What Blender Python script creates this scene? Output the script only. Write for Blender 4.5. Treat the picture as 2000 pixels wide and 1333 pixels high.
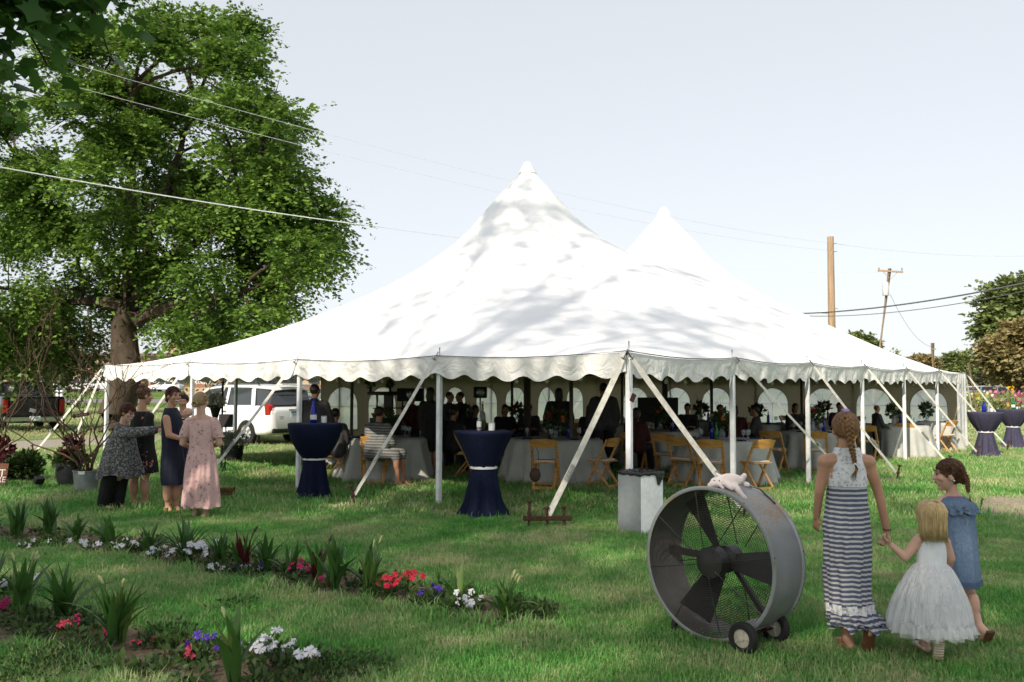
import bpy, bmesh, math, random
import numpy as np
from mathutils import Vector, Matrix, Euler
PI = math.pi; R = math.radians
scene = bpy.context.scene
COL = scene.collection
for o in list(bpy.data.objects): bpy.data.objects.remove(o, do_unlink=True)

# ------------------------------------------------------------------ camera
FPX, PITCH, CAMH = 1742.9, 0.0507, 1.65          # focal length in photo pixels, tilt, eye height
cam_d = bpy.data.cameras.new('camera'); cam = bpy.data.objects.new('camera', cam_d); COL.objects.link(cam)
cam_d.sensor_width = 36.0; cam_d.lens = 36.0 * FPX / 2000; cam_d.clip_end = 2000; cam_d.clip_start = .05
cam.location = (0, 0, CAMH); cam.rotation_euler = (PI/2 + PITCH, R(-0.17), 0)
cam_d.dof.use_dof = True; cam_d.dof.focus_distance = 8.5; cam_d.dof.aperture_fstop = 4.0
scene.camera = cam
# ------------------------------------------------------------------ sky and sun
SUN_EL, SUN_FROM = R(36), (-0.48, -0.877)          # sun behind the camera, to the left
world = bpy.data.worlds.new('World'); scene.world = world; world.use_nodes = True
wn = world.node_tree; bg = wn.nodes['Background']
sky = wn.nodes.new('ShaderNodeTexSky'); sky.sky_type = 'NISHITA'; sky.sun_disc = False
sky.sun_elevation = SUN_EL; sky.sun_rotation = math.atan2(SUN_FROM[0], SUN_FROM[1])
sky.air_density = 1.0; sky.dust_density = 1.2; sky.ozone_density = 1.0; sky.altitude = 200
hz = wn.nodes.new('ShaderNodeMix'); hz.data_type = 'RGBA'; hz.inputs[0].default_value = .80      # even smoky veil over the blue
hz.inputs[7].default_value = (2.58, 2.67, 2.78, 1); hs = wn.nodes.new('ShaderNodeHueSaturation'); hs.inputs['Saturation'].default_value = .45
wn.links.new(sky.outputs[0], hs.inputs['Color']); wn.links.new(hs.outputs[0], hz.inputs[6])
wn.links.new(hz.outputs[2], bg.inputs[0]); bg.inputs[1].default_value = 0.108
sun_d = bpy.data.lights.new('sun', 'SUN'); sun = bpy.data.objects.new('sun', sun_d); COL.objects.link(sun)
sun_d.energy = 2.4; sun_d.angle = R(0.7); sun_d.color = (1.0, .90, .76)
sd = Vector((SUN_FROM[0]*math.cos(SUN_EL), SUN_FROM[1]*math.cos(SUN_EL), math.sin(SUN_EL)))
sun.rotation_euler = sd.to_track_quat('Z', 'Y').to_euler()
vs = scene.view_settings; vs.view_transform = 'Standard'; vs.look = 'None'; vs.gamma = 1; vs.use_curve_mapping = False
vs.exposure = 1.4
cy = scene.cycles; cy.use_denoising = True; cy.max_bounces = 8; cy.transparent_max_bounces = 24
cy.diffuse_bounces = 4; cy.caustics_reflective = False; cy.caustics_refractive = False; cy.sample_clamp_indirect = 6

# ------------------------------------------------------------------ placing helpers (photo pixel -> real ground position)
def G(px, py, z=0.0):
    c, s = math.cos(PITCH), math.sin(PITCH)
    dx = (px-1000)/FPX; up = -(py-666.5)/FPX
    y = c - up*s; zz = s + up*c
    t = (z-CAMH)/zz
    return Vector((dx*t, y*t, z))
def P(px, py, Y):
    c, s = math.cos(PITCH), math.sin(PITCH)
    dx = (px-1000)/FPX; up = -(py-666.5)/FPX
    y = c - up*s; zz = s + up*c
    t = Y/y
    return Vector((dx*t, Y, CAMH+zz*t))

# ------------------------------------------------------------------ materials
MATS = {}
def lin(h):
    h = h.lstrip('#'); v = [int(h[i:i+2], 16)/255 for i in (0, 2, 4)]
    return tuple(c/12.92 if c <= .04045 else ((c+.055)/1.055)**2.4 for c in v)
def mat(name, col, rough=.6, var=.12, scale=6, bump=0, bscale=40, metal=0, spec=.4, col2=None, coat=0, sub=0, trans=0, coords='Object', stretch=None, thresh=None, sheen=0):
    if name in MATS: return MATS[name]
    m = bpy.data.materials.new(name); m.use_nodes = True; MATS[name] = m
    nt = m.node_tree; N = nt.nodes; L = nt.links; b = N['Principled BSDF']
    b.inputs['Roughness'].default_value = rough; b.inputs['Metallic'].default_value = metal
    b.inputs['Specular IOR Level'].default_value = spec
    if coat: b.inputs['Coat Weight'].default_value = coat; b.inputs['Coat Roughness'].default_value = .08
    if sheen: b.inputs['Sheen Weight'].default_value = sheen
    if sub:
        b.inputs['Subsurface Weight'].default_value = sub; b.inputs['Subsurface Radius'].default_value = (.012, .005, .003)
    tc = N.new('ShaderNodeTexCoord'); mp = N.new('ShaderNodeMapping')
    L.new(tc.outputs[coords], mp.inputs[0])
    if stretch: mp.inputs['Scale'].default_value = stretch
    nz = N.new('ShaderNodeTexNoise'); nz.inputs['Scale'].default_value = scale; nz.inputs['Detail'].default_value = 6
    L.new(mp.outputs[0], nz.inputs[0])
    cr = N.new('ShaderNodeValToRGB'); L.new(nz.outputs[0], cr.inputs[0])
    c2 = col2 or tuple(min(1, c*(1+var)) for c in col); c1 = col if col2 else tuple(c*(1-var) for c in col)
    cr.color_ramp.elements[0].color = (*c1, 1); cr.color_ramp.elements[1].color = (*c2, 1)
    lo, hi = thresh or (.3, .7)
    cr.color_ramp.elements[0].position = lo; cr.color_ramp.elements[1].position = hi
    L.new(cr.outputs[0], b.inputs['Base Color'])
    if bump:
        n2 = N.new('ShaderNodeTexNoise'); n2.inputs['Scale'].default_value = bscale; n2.inputs['Detail'].default_value = 5
        L.new(mp.outputs[0], n2.inputs[0])
        bp = N.new('ShaderNodeBump'); bp.inputs['Strength'].default_value = bump; bp.inputs['Distance'].default_value = .02
        L.new(n2.outputs[0], bp.inputs['Height']); L.new(bp.outputs[0], b.inputs['Normal'])
    if trans:
        t = N.new('ShaderNodeBsdfTranslucent'); L.new(cr.outputs[0], t.inputs[0])
        mx = N.new('ShaderNodeMixShader'); mx.inputs[0].default_value = trans
        L.new(b.outputs[0], mx.inputs[1]); L.new(t.outputs[0], mx.inputs[2]); L.new(mx.outputs[0], N['Material Output'].inputs[0])
    return m
def glassy(name, col, alpha=.35, rough=.05):
    if name in MATS: return MATS[name]
    m = bpy.data.materials.new(name); m.use_nodes = True; MATS[name] = m
    nt = m.node_tree; N = nt.nodes; L = nt.links; b = N['Principled BSDF']
    b.inputs['Base Color'].default_value = (*col, 1); b.inputs['Roughness'].default_value = rough
    t = N.new('ShaderNodeBsdfTransparent'); t.inputs[0].default_value = (*[min(1, .4+c*.6) for c in col], 1)
    nz = N.new('ShaderNodeTexNoise'); nz.inputs['Scale'].default_value = 3
    mr = N.new('ShaderNodeMapRange'); mr.inputs[3].default_value = alpha*.7; mr.inputs[4].default_value = min(1, alpha*1.3)
    L.new(nz.outputs[0], mr.inputs[0])
    mx = N.new('ShaderNodeMixShader'); L.new(mr.outputs[0], mx.inputs[0])
    L.new(t.outputs[0], mx.inputs[1]); L.new(b.outputs[0], mx.inputs[2]); L.new(mx.outputs[0], N['Material Output'].inputs[0])
    return m
def leafmat(name, c1, c2, trans=.3, rough=.5, pos_scale=.6, spec=.3):
    """foliage: colour differs leaf by leaf (random per island) and patch by patch"""
    if name in MATS: return MATS[name]
    m = bpy.data.materials.new(name); m.use_nodes = True; MATS[name] = m
    nt = m.node_tree; N = nt.nodes; L = nt.links; b = N['Principled BSDF']
    b.inputs['Roughness'].default_value = rough; b.inputs['Specular IOR Level'].default_value = spec
    g = N.new('ShaderNodeNewGeometry'); nz = N.new('ShaderNodeTexNoise'); nz.inputs['Scale'].default_value = pos_scale
    L.new(g.outputs['Position'], nz.inputs[0])
    ad = N.new('ShaderNodeMath'); ad.operation = 'MULTIPLY_ADD'; ad.inputs[1].default_value = .6
    L.new(g.outputs['Random Per Island'], ad.inputs[0]); L.new(nz.outputs[0], ad.inputs[2])
    cr = N.new('ShaderNodeValToRGB'); L.new(ad.outputs[0], cr.inputs[0])
    cr.color_ramp.elements[0].color = (*c1, 1); cr.color_ramp.elements[1].color = (*c2, 1)
    cr.color_ramp.elements[0].position = .35; cr.color_ramp.elements[1].position = 1.05
    L.new(cr.outputs[0], b.inputs['Base Color'])
    t = N.new('ShaderNodeBsdfTranslucent'); L.new(cr.outputs[0], t.inputs[0])
    mx = N.new('ShaderNodeMixShader'); mx.inputs[0].default_value = trans
    L.new(b.outputs[0], mx.inputs[1]); L.new(t.outputs[0], mx.inputs[2]); L.new(mx.outputs[0], N['Material Output'].inputs[0])
    return m

# ------------------------------------------------------------------ objects
def tag(o, label=None, cat=None, group=None, kind=None):
    if label: o['label'] = label
    if cat: o['category'] = cat
    if group: o['group'] = group
    if kind: o['kind'] = kind
    return o
def thing(name, label, cat, loc=(0, 0, 0), rz=0, group=None, sc=1):
    o = bpy.data.objects.new(name, None); COL.objects.link(o); o.location = loc; o.rotation_euler = (0, 0, rz)
    o.scale = (sc, sc, sc); o.empty_display_size = .1
    return tag(o, label, cat, group)
def link(name, me, m=None, parent=None, smooth=True, loc=None):
    o = bpy.data.objects.new(name, me); COL.objects.link(o)
    if m is not None:
        for k in (m if isinstance(m, (list, tuple)) else [m]): me.materials.append(k)
    if smooth is True: me.polygons.foreach_set('use_smooth', [True]*len(me.polygons))
    if parent: o.parent = parent
    if loc is not None: o.location = loc
    return o
def inst(name, me, parent=None, loc=(0, 0, 0), rot=(0, 0, 0), sc=1):
    o = bpy.data.objects.new(name, me); COL.objects.link(o); o.location = loc; o.rotation_euler = rot
    o.scale = (sc, sc, sc) if not isinstance(sc, (tuple, list)) else sc
    if parent: o.parent = parent
    return o
def copy_tree(o, parent=None):
    c = o.copy(); COL.objects.link(c); c.parent = parent
    for ch in list(o.children): copy_tree(ch, c)
    return c
def npmesh(name, verts, faces, mi=None):
    me = bpy.data.meshes.new(name); v = np.asarray(verts, np.float32); f = np.asarray(faces, np.int32)
    k = f.shape[1]
    me.vertices.add(len(v)); me.vertices.foreach_set('co', v.ravel())
    me.loops.add(f.size); me.loops.foreach_set('vertex_index', f.ravel())
    me.polygons.add(len(f)); me.polygons.foreach_set('loop_start', np.arange(0, f.size, k, dtype=np.int32))
    if mi is not None: me.polygons.foreach_set('material_index', np.asarray(mi, np.int32))
    me.update(calc_edges=True); me.validate()
    return me
def frame(d):
    d = Vector(d).normalized(); a = Vector((0, 0, 1)) if abs(d.z) < .95 else Vector((1, 0, 0))
    x = d.cross(a).normalized(); return x, x.cross(d).normalized(), d
class MB:
    """collects shapes into one mesh"""
    def __init__(s): s.v = []; s.f = []; s.m = []; s.cur = 0
    def add(s, vs, fs):
        n = len(s.v); s.v += [tuple(v) for v in vs]; s.f += [tuple(i+n for i in f) for f in fs]; s.m += [s.cur]*len(fs); return s
    def box(s, c, d, rot=None, ch=0):
        c = Vector(c); M = (rot if isinstance(rot, Matrix) else Euler(rot).to_matrix()) if rot is not None else Matrix.Identity(3)
        hx, hy, hz = d[0]/2, d[1]/2, d[2]/2
        if ch:      # chamfered: 24 verts as three shrunken boxes' hull
            pts = []
            for sx in (-1, 1):
                for sy in (-1, 1):
                    for sz in (-1, 1):
                        pts += [(sx*hx, sy*(hy-ch), sz*(hz-ch)), (sx*(hx-ch), sy*hy, sz*(hz-ch)), (sx*(hx-ch), sy*(hy-ch), sz*hz)]
            bm = bmesh.new(); vv = [bm.verts.new(p) for p in pts]; bmesh.ops.convex_hull(bm, input=vv)
            bm.verts.index_update()
            s.add([c+M@v.co for v in bm.verts], [[v.index for v in f.verts] for f in bm.faces]); bm.free(); return s
        vs = [c+M@Vector((sx*hx, sy*hy, sz*hz)) for sx in (-1, 1) for sy in (-1, 1) for sz in (-1, 1)]
        return s.add(vs, [(0, 1, 3, 2), (4, 6, 7, 5), (0, 4, 5, 1), (2, 3, 7, 6), (0, 2, 6, 4), (1, 5, 7, 3)])
    def bar(s, p0, p1, w, t, upv=(0, 0, 1), ch=0):
        p0 = Vector(p0); p1 = Vector(p1); d = p1-p0; z = d.normalized(); u = Vector(upv)
        if abs(z.dot(u)) > .98: u = Vector((0, 1, 0))
        x = u.cross(z).normalized(); y = z.cross(x)
        M = Matrix((x, y, z)).transposed(); return s.box((p0+p1)/2, (w, t, d.length), M, ch)
    def tube(s, pts, r, n=8, cap=True, closed=False):
        pts = [Vector(p) for p in pts]; k = len(pts); rs = r if isinstance(r, (list, tuple)) else [r]*k
        vs = []; fs = []; px = None
        for i, p in enumerate(pts):
            if closed: d = pts[(i+1) % k]-pts[i-1]
            else: d = (pts[min(i+1, k-1)]-pts[max(i-1, 0)])
            if d.length < 1e-9: d = Vector((0, 0, 1))
            d.normalize()
            if px is None: x, y, _ = frame(d)
            else:
                x = px-d*px.dot(d)
                x = x.normalized() if x.length > 1e-6 else frame(d)[0]
                y = x.cross(d)*-1
            px = x
            for j in range(n):
                a = 2*PI*j/n; vs.append(p+(x*math.cos(a)+y*math.sin(a))*rs[i])
        for i in range(k if closed else k-1):
            i2 = (i+1) % k
            for j in range(n):
                fs.append((i*n+j, i*n+(j+1) % n, i2*n+(j+1) % n, i2*n+j))
        if cap and not closed: fs.append(tuple(range(n))[::-1]); fs.append(tuple((k-1)*n+j for j in range(n)))
        return s.add(vs, fs)
    def lathe(s, prof, n=24, c=(0, 0, 0), M=None, cap=True, ripple=None):
        """prof: (r,z) list; ripple(ang, i) multiplies r"""
        vs = []; fs = []; c = Vector(c); k = len(prof)
        for i, (r, z) in enumerate(prof):
            for j in range(n):
                a = 2*PI*j/n; q = r*(ripple(a, i) if ripple else 1)
                v = Vector((q*math.cos(a), q*math.sin(a), z))
                vs.append(c+(M@v if M else v))
        for i in range(k-1):
            for j in range(n): fs.append((i*n+j, i*n+(j+1) % n, (i+1)*n+(j+1) % n, (i+1)*n+j))
        if cap: fs.append(tuple(range(n))[::-1]); fs.append(tuple((k-1)*n+j for j in range(n)))
        return s.add(vs, fs)
    def loft(s, rings, cap=False):
        n = len(rings[0]); b = [v for r in rings for v in r]; fs = []
        for i in range(len(rings)-1):
            for j in range(n): fs.append((i*n+j, i*n+(j+1) % n, (i+1)*n+(j+1) % n, (i+1)*n+j))
        if cap: fs.append(tuple(range(n))[::-1]); fs.append(tuple((len(rings)-1)*n+j for j in range(n)))
        return s.add(b, fs)
    def grid(s, rows):
        n = len(rows[0]); fs = []
        for i in range(len(rows)-1):
            for j in range(n-1): fs.append((i*n+j, i*n+j+1, (i+1)*n+j+1, (i+1)*n+j))
        return s.add([v for r in rows for v in r], fs)
    def cap(s, p0, p1, r0, r1=None, n=10, k=4):
        """tapered capsule"""
        r1 = r0 if r1 is None else r1; p0 = Vector(p0); p1 = Vector(p1); d = p1-p0
        if d.length < 1e-5: d = Vector((0, 0, 1e-4)); p1 = p0+d
        x, y, z = frame(d); rows = []
        for i in range(k+1):
            a = -PI/2+PI/2*i/k; rows.append((p0+z*r0*math.sin(a), max(r0*math.cos(a), 1e-4)))
        for i in range(k+1):
            a = PI/2*i/k; rows.append((p1+z*r1*math.sin(a), max(r1*math.cos(a), 1e-4)))
        return s.loft([[p+(x*math.cos(2*PI*j/n)+y*math.sin(2*PI*j/n))*r for j in range(n)] for p, r in rows], True)
    def ell(s, c, r, M=None, n=14, k=8):
        c = Vector(c); rings = []
        for i in range(k+1):
            a = -PI/2+PI*i/k; q = max(math.cos(a), 1e-3); ring = []
            for j in range(n):
                v = Vector((r[0]*q*math.cos(2*PI*j/n), r[1]*q*math.sin(2*PI*j/n), r[2]*math.sin(a))); ring.append(c+(M@v if M else v))
            rings.append(ring)
        return s.loft(rings, True)
    def mesh(s, name='mesh'):
        me = bpy.data.meshes.new(name); me.from_pydata(s.v, [], s.f)
        if any(s.m): me.polygons.foreach_set('material_index', s.m)
        me.update(); return me
    def build(s, name, m, parent=None, smooth=False, loc=None):
        me = s.mesh(name); o = link(name, me, m, parent, False, loc)
        if smooth:
            me.polygons.foreach_set('use_smooth', [True]*len(me.polygons))
            if smooth != 'all': me.set_sharp_from_angle(angle=R(40))
        return o
def blob(name, mb, vox, m, parent=None, it=3, dec=None, fac=.5):
    """one continuous skin over overlapping shapes"""
    me = mb.mesh(name); o = bpy.data.objects.new('tmp', me); COL.objects.link(o)
    r = o.modifiers.new('r', 'REMESH'); r.mode = 'VOXEL'; r.voxel_size = vox; r.use_smooth_shade = True
    if it: s = o.modifiers.new('s', 'SMOOTH'); s.factor = fac; s.iterations = it
    if dec: d = o.modifiers.new('d', 'DECIMATE'); d.ratio = dec
    dg = bpy.context.evaluated_depsgraph_get(); me2 = bpy.data.meshes.new_from_object(o.evaluated_get(dg))
    bpy.data.objects.remove(o, do_unlink=True); me2.name = name; me2.materials.clear()
    return link(name, me2, m, parent)
def text_part(name, body, size, m, parent, M, depth=.002):
    cu = bpy.data.curves.new(name, 'FONT'); cu.body = body; cu.size = size; cu.extrude = depth; cu.align_x = 'CENTER'; cu.align_y = 'CENTER'
    o = bpy.data.objects.new('tmp', cu); COL.objects.link(o)
    dg = bpy.context.evaluated_depsgraph_get(); me = bpy.data.meshes.new_from_object(o.evaluated_get(dg))
    bpy.data.objects.remove(o, do_unlink=True)
    me.transform(M); me.name = name
    return link(name, me, m, parent, False)
# ------------------------------------------------------------------ ground
def ground_mat():
    m = bpy.data.materials.new('lawn_soil'); m.use_nodes = True; nt = m.node_tree; N = nt.nodes; L = nt.links; b = N['Principled BSDF']
    b.inputs['Roughness'].default_value = .95; b.inputs['Specular IOR Level'].default_value = .1
    g = N.new('ShaderNodeNewGeometry')
    a = N.new('ShaderNodeTexNoise'); a.inputs['Scale'].default_value = .55; a.inputs['Detail'].default_value = 6; L.new(g.outputs['Position'], a.inputs[0])
    c = N.new('ShaderNodeTexNoise'); c.inputs['Scale'].default_value = 28; c.inputs['Detail'].default_value = 6; L.new(g.outputs['Position'], c.inputs[0])
    mix = N.new('ShaderNodeMath'); mix.operation = 'MULTIPLY_ADD'; mix.inputs[1].default_value = .5; L.new(c.outputs[0], mix.inputs[0]); L.new(a.outputs[0], mix.inputs[2])
    cr = N.new('ShaderNodeValToRGB'); L.new(mix.outputs[0], cr.inputs[0]); e = cr.color_ramp.elements
    e[0].position = .52; e[0].color = (.035, .10, .016, 1); e[1].position = .98; e[1].color = (.20, .19, .07, 1)
    k = e.new(.72); k.color = (.075, .15, .028, 1)
    L.new(cr.outputs[0], b.inputs['Base Color'])
    bp = N.new('ShaderNodeBump'); bp.inputs['Strength'].default_value = .8; bp.inputs['Distance'].default_value = .05; L.new(c.outputs[0], bp.inputs['Height']); L.new(bp.outputs[0], b.inputs['Normal'])
    return m
M_GROUND = ground_mat()
tag(MB().grid([[(x, y, 0) for x in (-500, -60, 0, 60, 500)] for y in (-120, 0, 60, 200, 900)]).build('lawn', M_GROUND), 'mown lawn reaching to the horizon', 'lawn', kind='structure')
def sheet(name, pts, z, m, label, n=24, wob=.0, seed=0):
    """flat sheet from two edges (each a list of ground points) with slightly ragged borders"""
    rg = random.Random(seed); A, B = pts
    def samp(E, t):
        k = t*(len(E)-1); i = min(int(k), len(E)-2); return Vector(E[i]).lerp(Vector(E[i+1]), k-i)
    rows = [[], [], []]
    for i in range(n+1):
        a = samp(A, i/n); b = samp(B, i/n)
        a = a+Vector((0, rg.uniform(-wob, wob), 0)); b = b+Vector((0, rg.uniform(-wob, wob), 0))
        for r, q in zip(rows, (a, (a+b)/2, b)): r.append((q.x, q.y, z))
    o = MB().grid(rows).build(name, m); return tag(o, label, None, kind='structure')
M_GRAVEL = mat('gravel', (.30, .27, .23), .95, .3, 30, .5, 120)
M_ASPH = mat('asphalt', (.16, .155, .15), .9, .15, 5, .2, 60)
PATH_E = ([G(-260, 897), G(40, 885), G(210, 872), G(330, 862)], [G(-260, 872), G(40, 865), G(210, 857), G(330, 852)])
DIRT_E = ([G(1885, 1000), G(1940, 1012), G(2100, 1022)], [G(1885, 978), G(1940, 966), G(2100, 958)])
STRIP_E = ([G(1840, 815), G(1930, 812), G(2200, 810)], [G(1840, 799), G(1930, 797), G(2200, 796)])
sheet('gravel_path', PATH_E, .006, M_GRAVEL, 'pale gravel path beyond the tent corner', wob=.12)
sheet('road', ([(-120, 84, 0), (-10, 84, 0), (60, 84, 0)], [(-120, 106, 0), (-10, 106, 0), (60, 106, 0)]), .006, M_ASPH, 'pale asphalt road across the grass')
sheet('path', ([(-120, 56, 0), (-10, 57, 0), (30, 58, 0)], [(-120, 61, 0), (-10, 62, 0), (30, 63, 0)]), .006, M_GRAVEL, 'pale path across the far grass')
sheet('dirt_patch', DIRT_E, .006, mat('dry_dirt', (.30, .25, .17), .95, .3, 14, .6, 60), 'bare dry gravelly patch in the lawn', wob=.1)
sheet('street', STRIP_E, .007, mat('dry_strip', (.32, .26, .16), .95, .25, 2, .3, 20), 'dry straw coloured strip behind the tent')
M_SOIL = mat('bed_soil', (.085, .055, .034), .95, .5, 16, 1.0, 50, col2=(.17, .125, .08))
BED_BACK = ([G(-120, 1078), G(0, 1068), G(180, 1082), G(330, 1112), G(480, 1142), G(640, 1168), G(800, 1195), G(960, 1225), G(1085, 1228)],
            [G(-120, 1030), G(0, 1030), G(180, 1044), G(330, 1060), G(480, 1088), G(640, 1112), G(800, 1136), G(960, 1166), G(1085, 1190)])
BED_FRONT = ([G(-200, 1330), G(0, 1270), G(120, 1282), G(260, 1335), G(420, 1395), G(640, 1400)],
             [G(-200, 1190), G(0, 1190), G(120, 1200), G(260, 1226), G(420, 1262), G(640, 1290)])
sheet('flower_bed', BED_BACK, .012, M_SOIL, 'long soil bed of lilies and petunias across the lawn', 40, .04, 3)
sheet('flower_bed', BED_FRONT, .012, M_SOIL, 'soil bed with pink and white petunias beside the lawn edge', 30, .04, 4)

# ------------------------------------------------------------------ grass blades
def in_band(E, x, y):
    A = np.array([(p.x, p.y) for p in E[0]]); B = np.array([(p.x, p.y) for p in E[1]])
    inside = np.zeros(len(x), bool)
    for i in range(len(A)-1):
        q = [A[i], A[i+1], B[i+1], B[i]]; s = np.ones(len(x), bool)
        for k in range(4):
            p0, p1 = q[k], q[(k+1) % 4]; s &= ((p1[0]-p0[0])*(y-p0[1])-(p1[1]-p0[1])*(x-p0[0])) > 0
        inside |= s
    return inside
def clump_mesh(seed, nb, spread, hgt, wid):
    rg = np.random.default_rng(seed); V = []; F = []
    for i in range(nb):
        bx, by = rg.normal(0, spread*.5, 2); a = rg.uniform(0, 2*PI); h = hgt*rg.uniform(.5, 1.25); le = rg.uniform(.2, 1.1)*h; w = wid*rg.uniform(.7, 1.3)
        dx, dy = math.cos(a), math.sin(a); px_, py_ = -dy*w, dx*w; n = len(V)
        V += [(bx-px_, by-py_, -.005), (bx+px_, by+py_, -.005), (bx+dx*le*.35-px_*.8, by+dy*le*.35-py_*.8, h*.6), (bx+dx*le*.35+px_*.8, by+dy*le*.35+py_*.8, h*.6), (bx+dx*le, by+dy*le, h*.92)]
        F += [(n, n+1, n+3), (n, n+3, n+2), (n+2, n+3, n+4)]
    return npmesh('grass_clump', V, F)
def grass_mat():
    m = bpy.data.materials.new('grass_blades'); m.use_nodes = True; nt = m.node_tree; N = nt.nodes; L = nt.links; b = N['Principled BSDF']
    b.inputs['Roughness'].default_value = .6; b.inputs['Specular IOR Level'].default_value = .25
    g = N.new('ShaderNodeNewGeometry')
    a = N.new('ShaderNodeTexNoise'); a.inputs['Scale'].default_value = .8; a.inputs['Detail'].default_value = 5; a.inputs['Roughness'].default_value = .68; L.new(g.outputs['Position'], a.inputs[0])
    ob = N.new('ShaderNodeObjectInfo')
    s1 = N.new('ShaderNodeMath'); s1.operation = 'MULTIPLY_ADD'; s1.inputs[1].default_value = .22; L.new(g.outputs['Random Per Island'], s1.inputs[0]); L.new(a.outputs[0], s1.inputs[2])
    s2 = N.new('ShaderNodeMath'); s2.operation = 'MULTIPLY_ADD'; s2.inputs[1].default_value = .16; L.new(ob.outputs['Random'], s2.inputs[0]); L.new(s1.outputs[0], s2.inputs[2])
    sy = N.new('ShaderNodeSeparateXYZ'); L.new(g.outputs['Position'], sy.inputs[0]); dm = N.new('ShaderNodeMapRange'); dm.inputs[1].default_value = 17; dm.inputs[2].default_value = 27; dm.inputs[4].default_value = .13; L.new(sy.outputs[1], dm.inputs[0])      # paler and yellower with distance
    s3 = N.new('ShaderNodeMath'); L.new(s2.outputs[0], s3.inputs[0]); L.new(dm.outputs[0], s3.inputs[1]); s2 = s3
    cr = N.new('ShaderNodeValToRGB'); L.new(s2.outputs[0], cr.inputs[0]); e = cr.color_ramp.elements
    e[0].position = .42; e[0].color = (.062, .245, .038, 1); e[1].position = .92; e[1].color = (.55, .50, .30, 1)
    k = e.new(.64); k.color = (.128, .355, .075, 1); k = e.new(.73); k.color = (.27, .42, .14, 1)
    L.new(cr.outputs[0], b.inputs['Base Color'])
    t = N.new('ShaderNodeBsdfTranslucent'); L.new(cr.outputs[0], t.inputs[0]); mx = N.new('ShaderNodeMixShader'); mx.inputs[0].default_value = .3
    L.new(b.outputs[0], mx.inputs[1]); L.new(t.outputs[0], mx.inputs[2]); L.new(mx.outputs[0], N['Material Output'].inputs[0])
    return m
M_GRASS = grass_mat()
CLUMPS = bpy.data.collections.new('grass_clumps')
def grass_field(name, label, x, y, sc, clumps):
    pts = np.stack([x, y, np.zeros_like(x)], 1).astype(np.float32)
    me = bpy.data.meshes.new(name); me.vertices.add(len(pts)); me.vertices.foreach_set('co', pts.ravel())
    rg = np.random.default_rng(len(x))
    at = me.attributes.new('rot', 'FLOAT_VECTOR', 'POINT'); rv = np.stack([rg.normal(0, .12, len(x)), rg.normal(0, .12, len(x)), rg.uniform(0, 6.28, len(x))], 1).astype(np.float32); at.data.foreach_set('vector', rv.ravel())
    at = me.attributes.new('scl', 'FLOAT', 'POINT'); at.data.foreach_set('value', sc.astype(np.float32))
    me.update()
    o = bpy.data.objects.new(name, me); COL.objects.link(o); tag(o, label, 'grass', kind='stuff')
    ng = bpy.data.node_groups.new(name, 'GeometryNodeTree'); ng.interface.new_socket('Geometry', in_out='INPUT', socket_type='NodeSocketGeometry'); ng.interface.new_socket('Geometry', in_out='OUTPUT', socket_type='NodeSocketGeometry')
    N = ng.nodes; L = ng.links; gi = N.new('NodeGroupInput'); go = N.new('NodeGroupOutput')
    mp = N.new('GeometryNodeMeshToPoints'); L.new(gi.outputs[0], mp.inputs[0])
    ip = N.new('GeometryNodeInstanceOnPoints'); L.new(mp.outputs[0], ip.inputs['Points'])
    j = N.new('GeometryNodeGeometryToInstance')
    for c in reversed(clumps):
        oi = N.new('GeometryNodeObjectInfo'); oi.inputs[0].default_value = c; oi.inputs['As Instance'].default_value = True; L.new(oi.outputs['Geometry'], j.inputs[0])
    L.new(j.outputs[0], ip.inputs['Instance']); ip.inputs['Pick Instance'].default_value = True
    ar = N.new('GeometryNodeInputNamedAttribute'); ar.data_type = 'FLOAT_VECTOR'; ar.inputs[0].default_value = 'rot'; L.new(ar.outputs[0], ip.inputs['Rotation'])
    a2 = N.new('GeometryNodeInputNamedAttribute'); a2.data_type = 'FLOAT'; a2.inputs[0].default_value = 'scl'; L.new(a2.outputs[0], ip.inputs['Scale'])
    L.new(ip.outputs[0], go.inputs[0])
    md = o.modifiers.new('grass', 'NODES'); md.node_group = ng; return o
def clump_objs(specs):
    out = []
    for s in specs:
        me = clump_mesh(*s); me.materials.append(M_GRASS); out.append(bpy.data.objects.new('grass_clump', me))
    return out
def scatter(n, x0, x1, y0, y1, seed, widen=.62):
    rg = np.random.default_rng(seed); y = rg.uniform(y0, y1, n*2); x = rg.uniform(x0, x1, n*2)
    k = np.abs(x) < widen*y+2.0; x, y = x[k][:n], y[k][:n]
    k = ~(in_band(BED_BACK, x, y) | in_band(BED_FRONT, x, y) | in_band(PATH_E, x, y) | in_band(STRIP_E, x, y) | (in_band(DIRT_E, x, y) & (rg.uniform(0, 1, len(x)) < .85))); return x[k], y[k]
near = clump_objs([(i, 40, .10, .034, .0019) for i in range(5)])
x, y = scatter(52000, -9, 9, 3.2, 11.5, 1); rgx = np.random.default_rng(5)
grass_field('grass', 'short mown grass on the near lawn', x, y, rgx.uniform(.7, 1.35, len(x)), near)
mid = clump_objs([(i+20, 40, .24, .055, .004) for i in range(4)])
x, y = scatter(36000, -22, 22, 11.2, 30, 2)
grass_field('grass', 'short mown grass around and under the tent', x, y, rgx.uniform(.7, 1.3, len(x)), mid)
far = clump_objs([(i+40, 40, .7, .07, .010) for i in range(3)])
x, y = scatter(16000, -50, 50, 29, 62, 3, .66)
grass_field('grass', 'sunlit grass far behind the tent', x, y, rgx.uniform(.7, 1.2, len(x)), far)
tuft = clump_objs([(i+60, 26, .09, .085, .003) for i in range(4)])      # longer grass left standing along the bed edges
rg = np.random.default_rng(9); TX = []; TY = []
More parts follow.
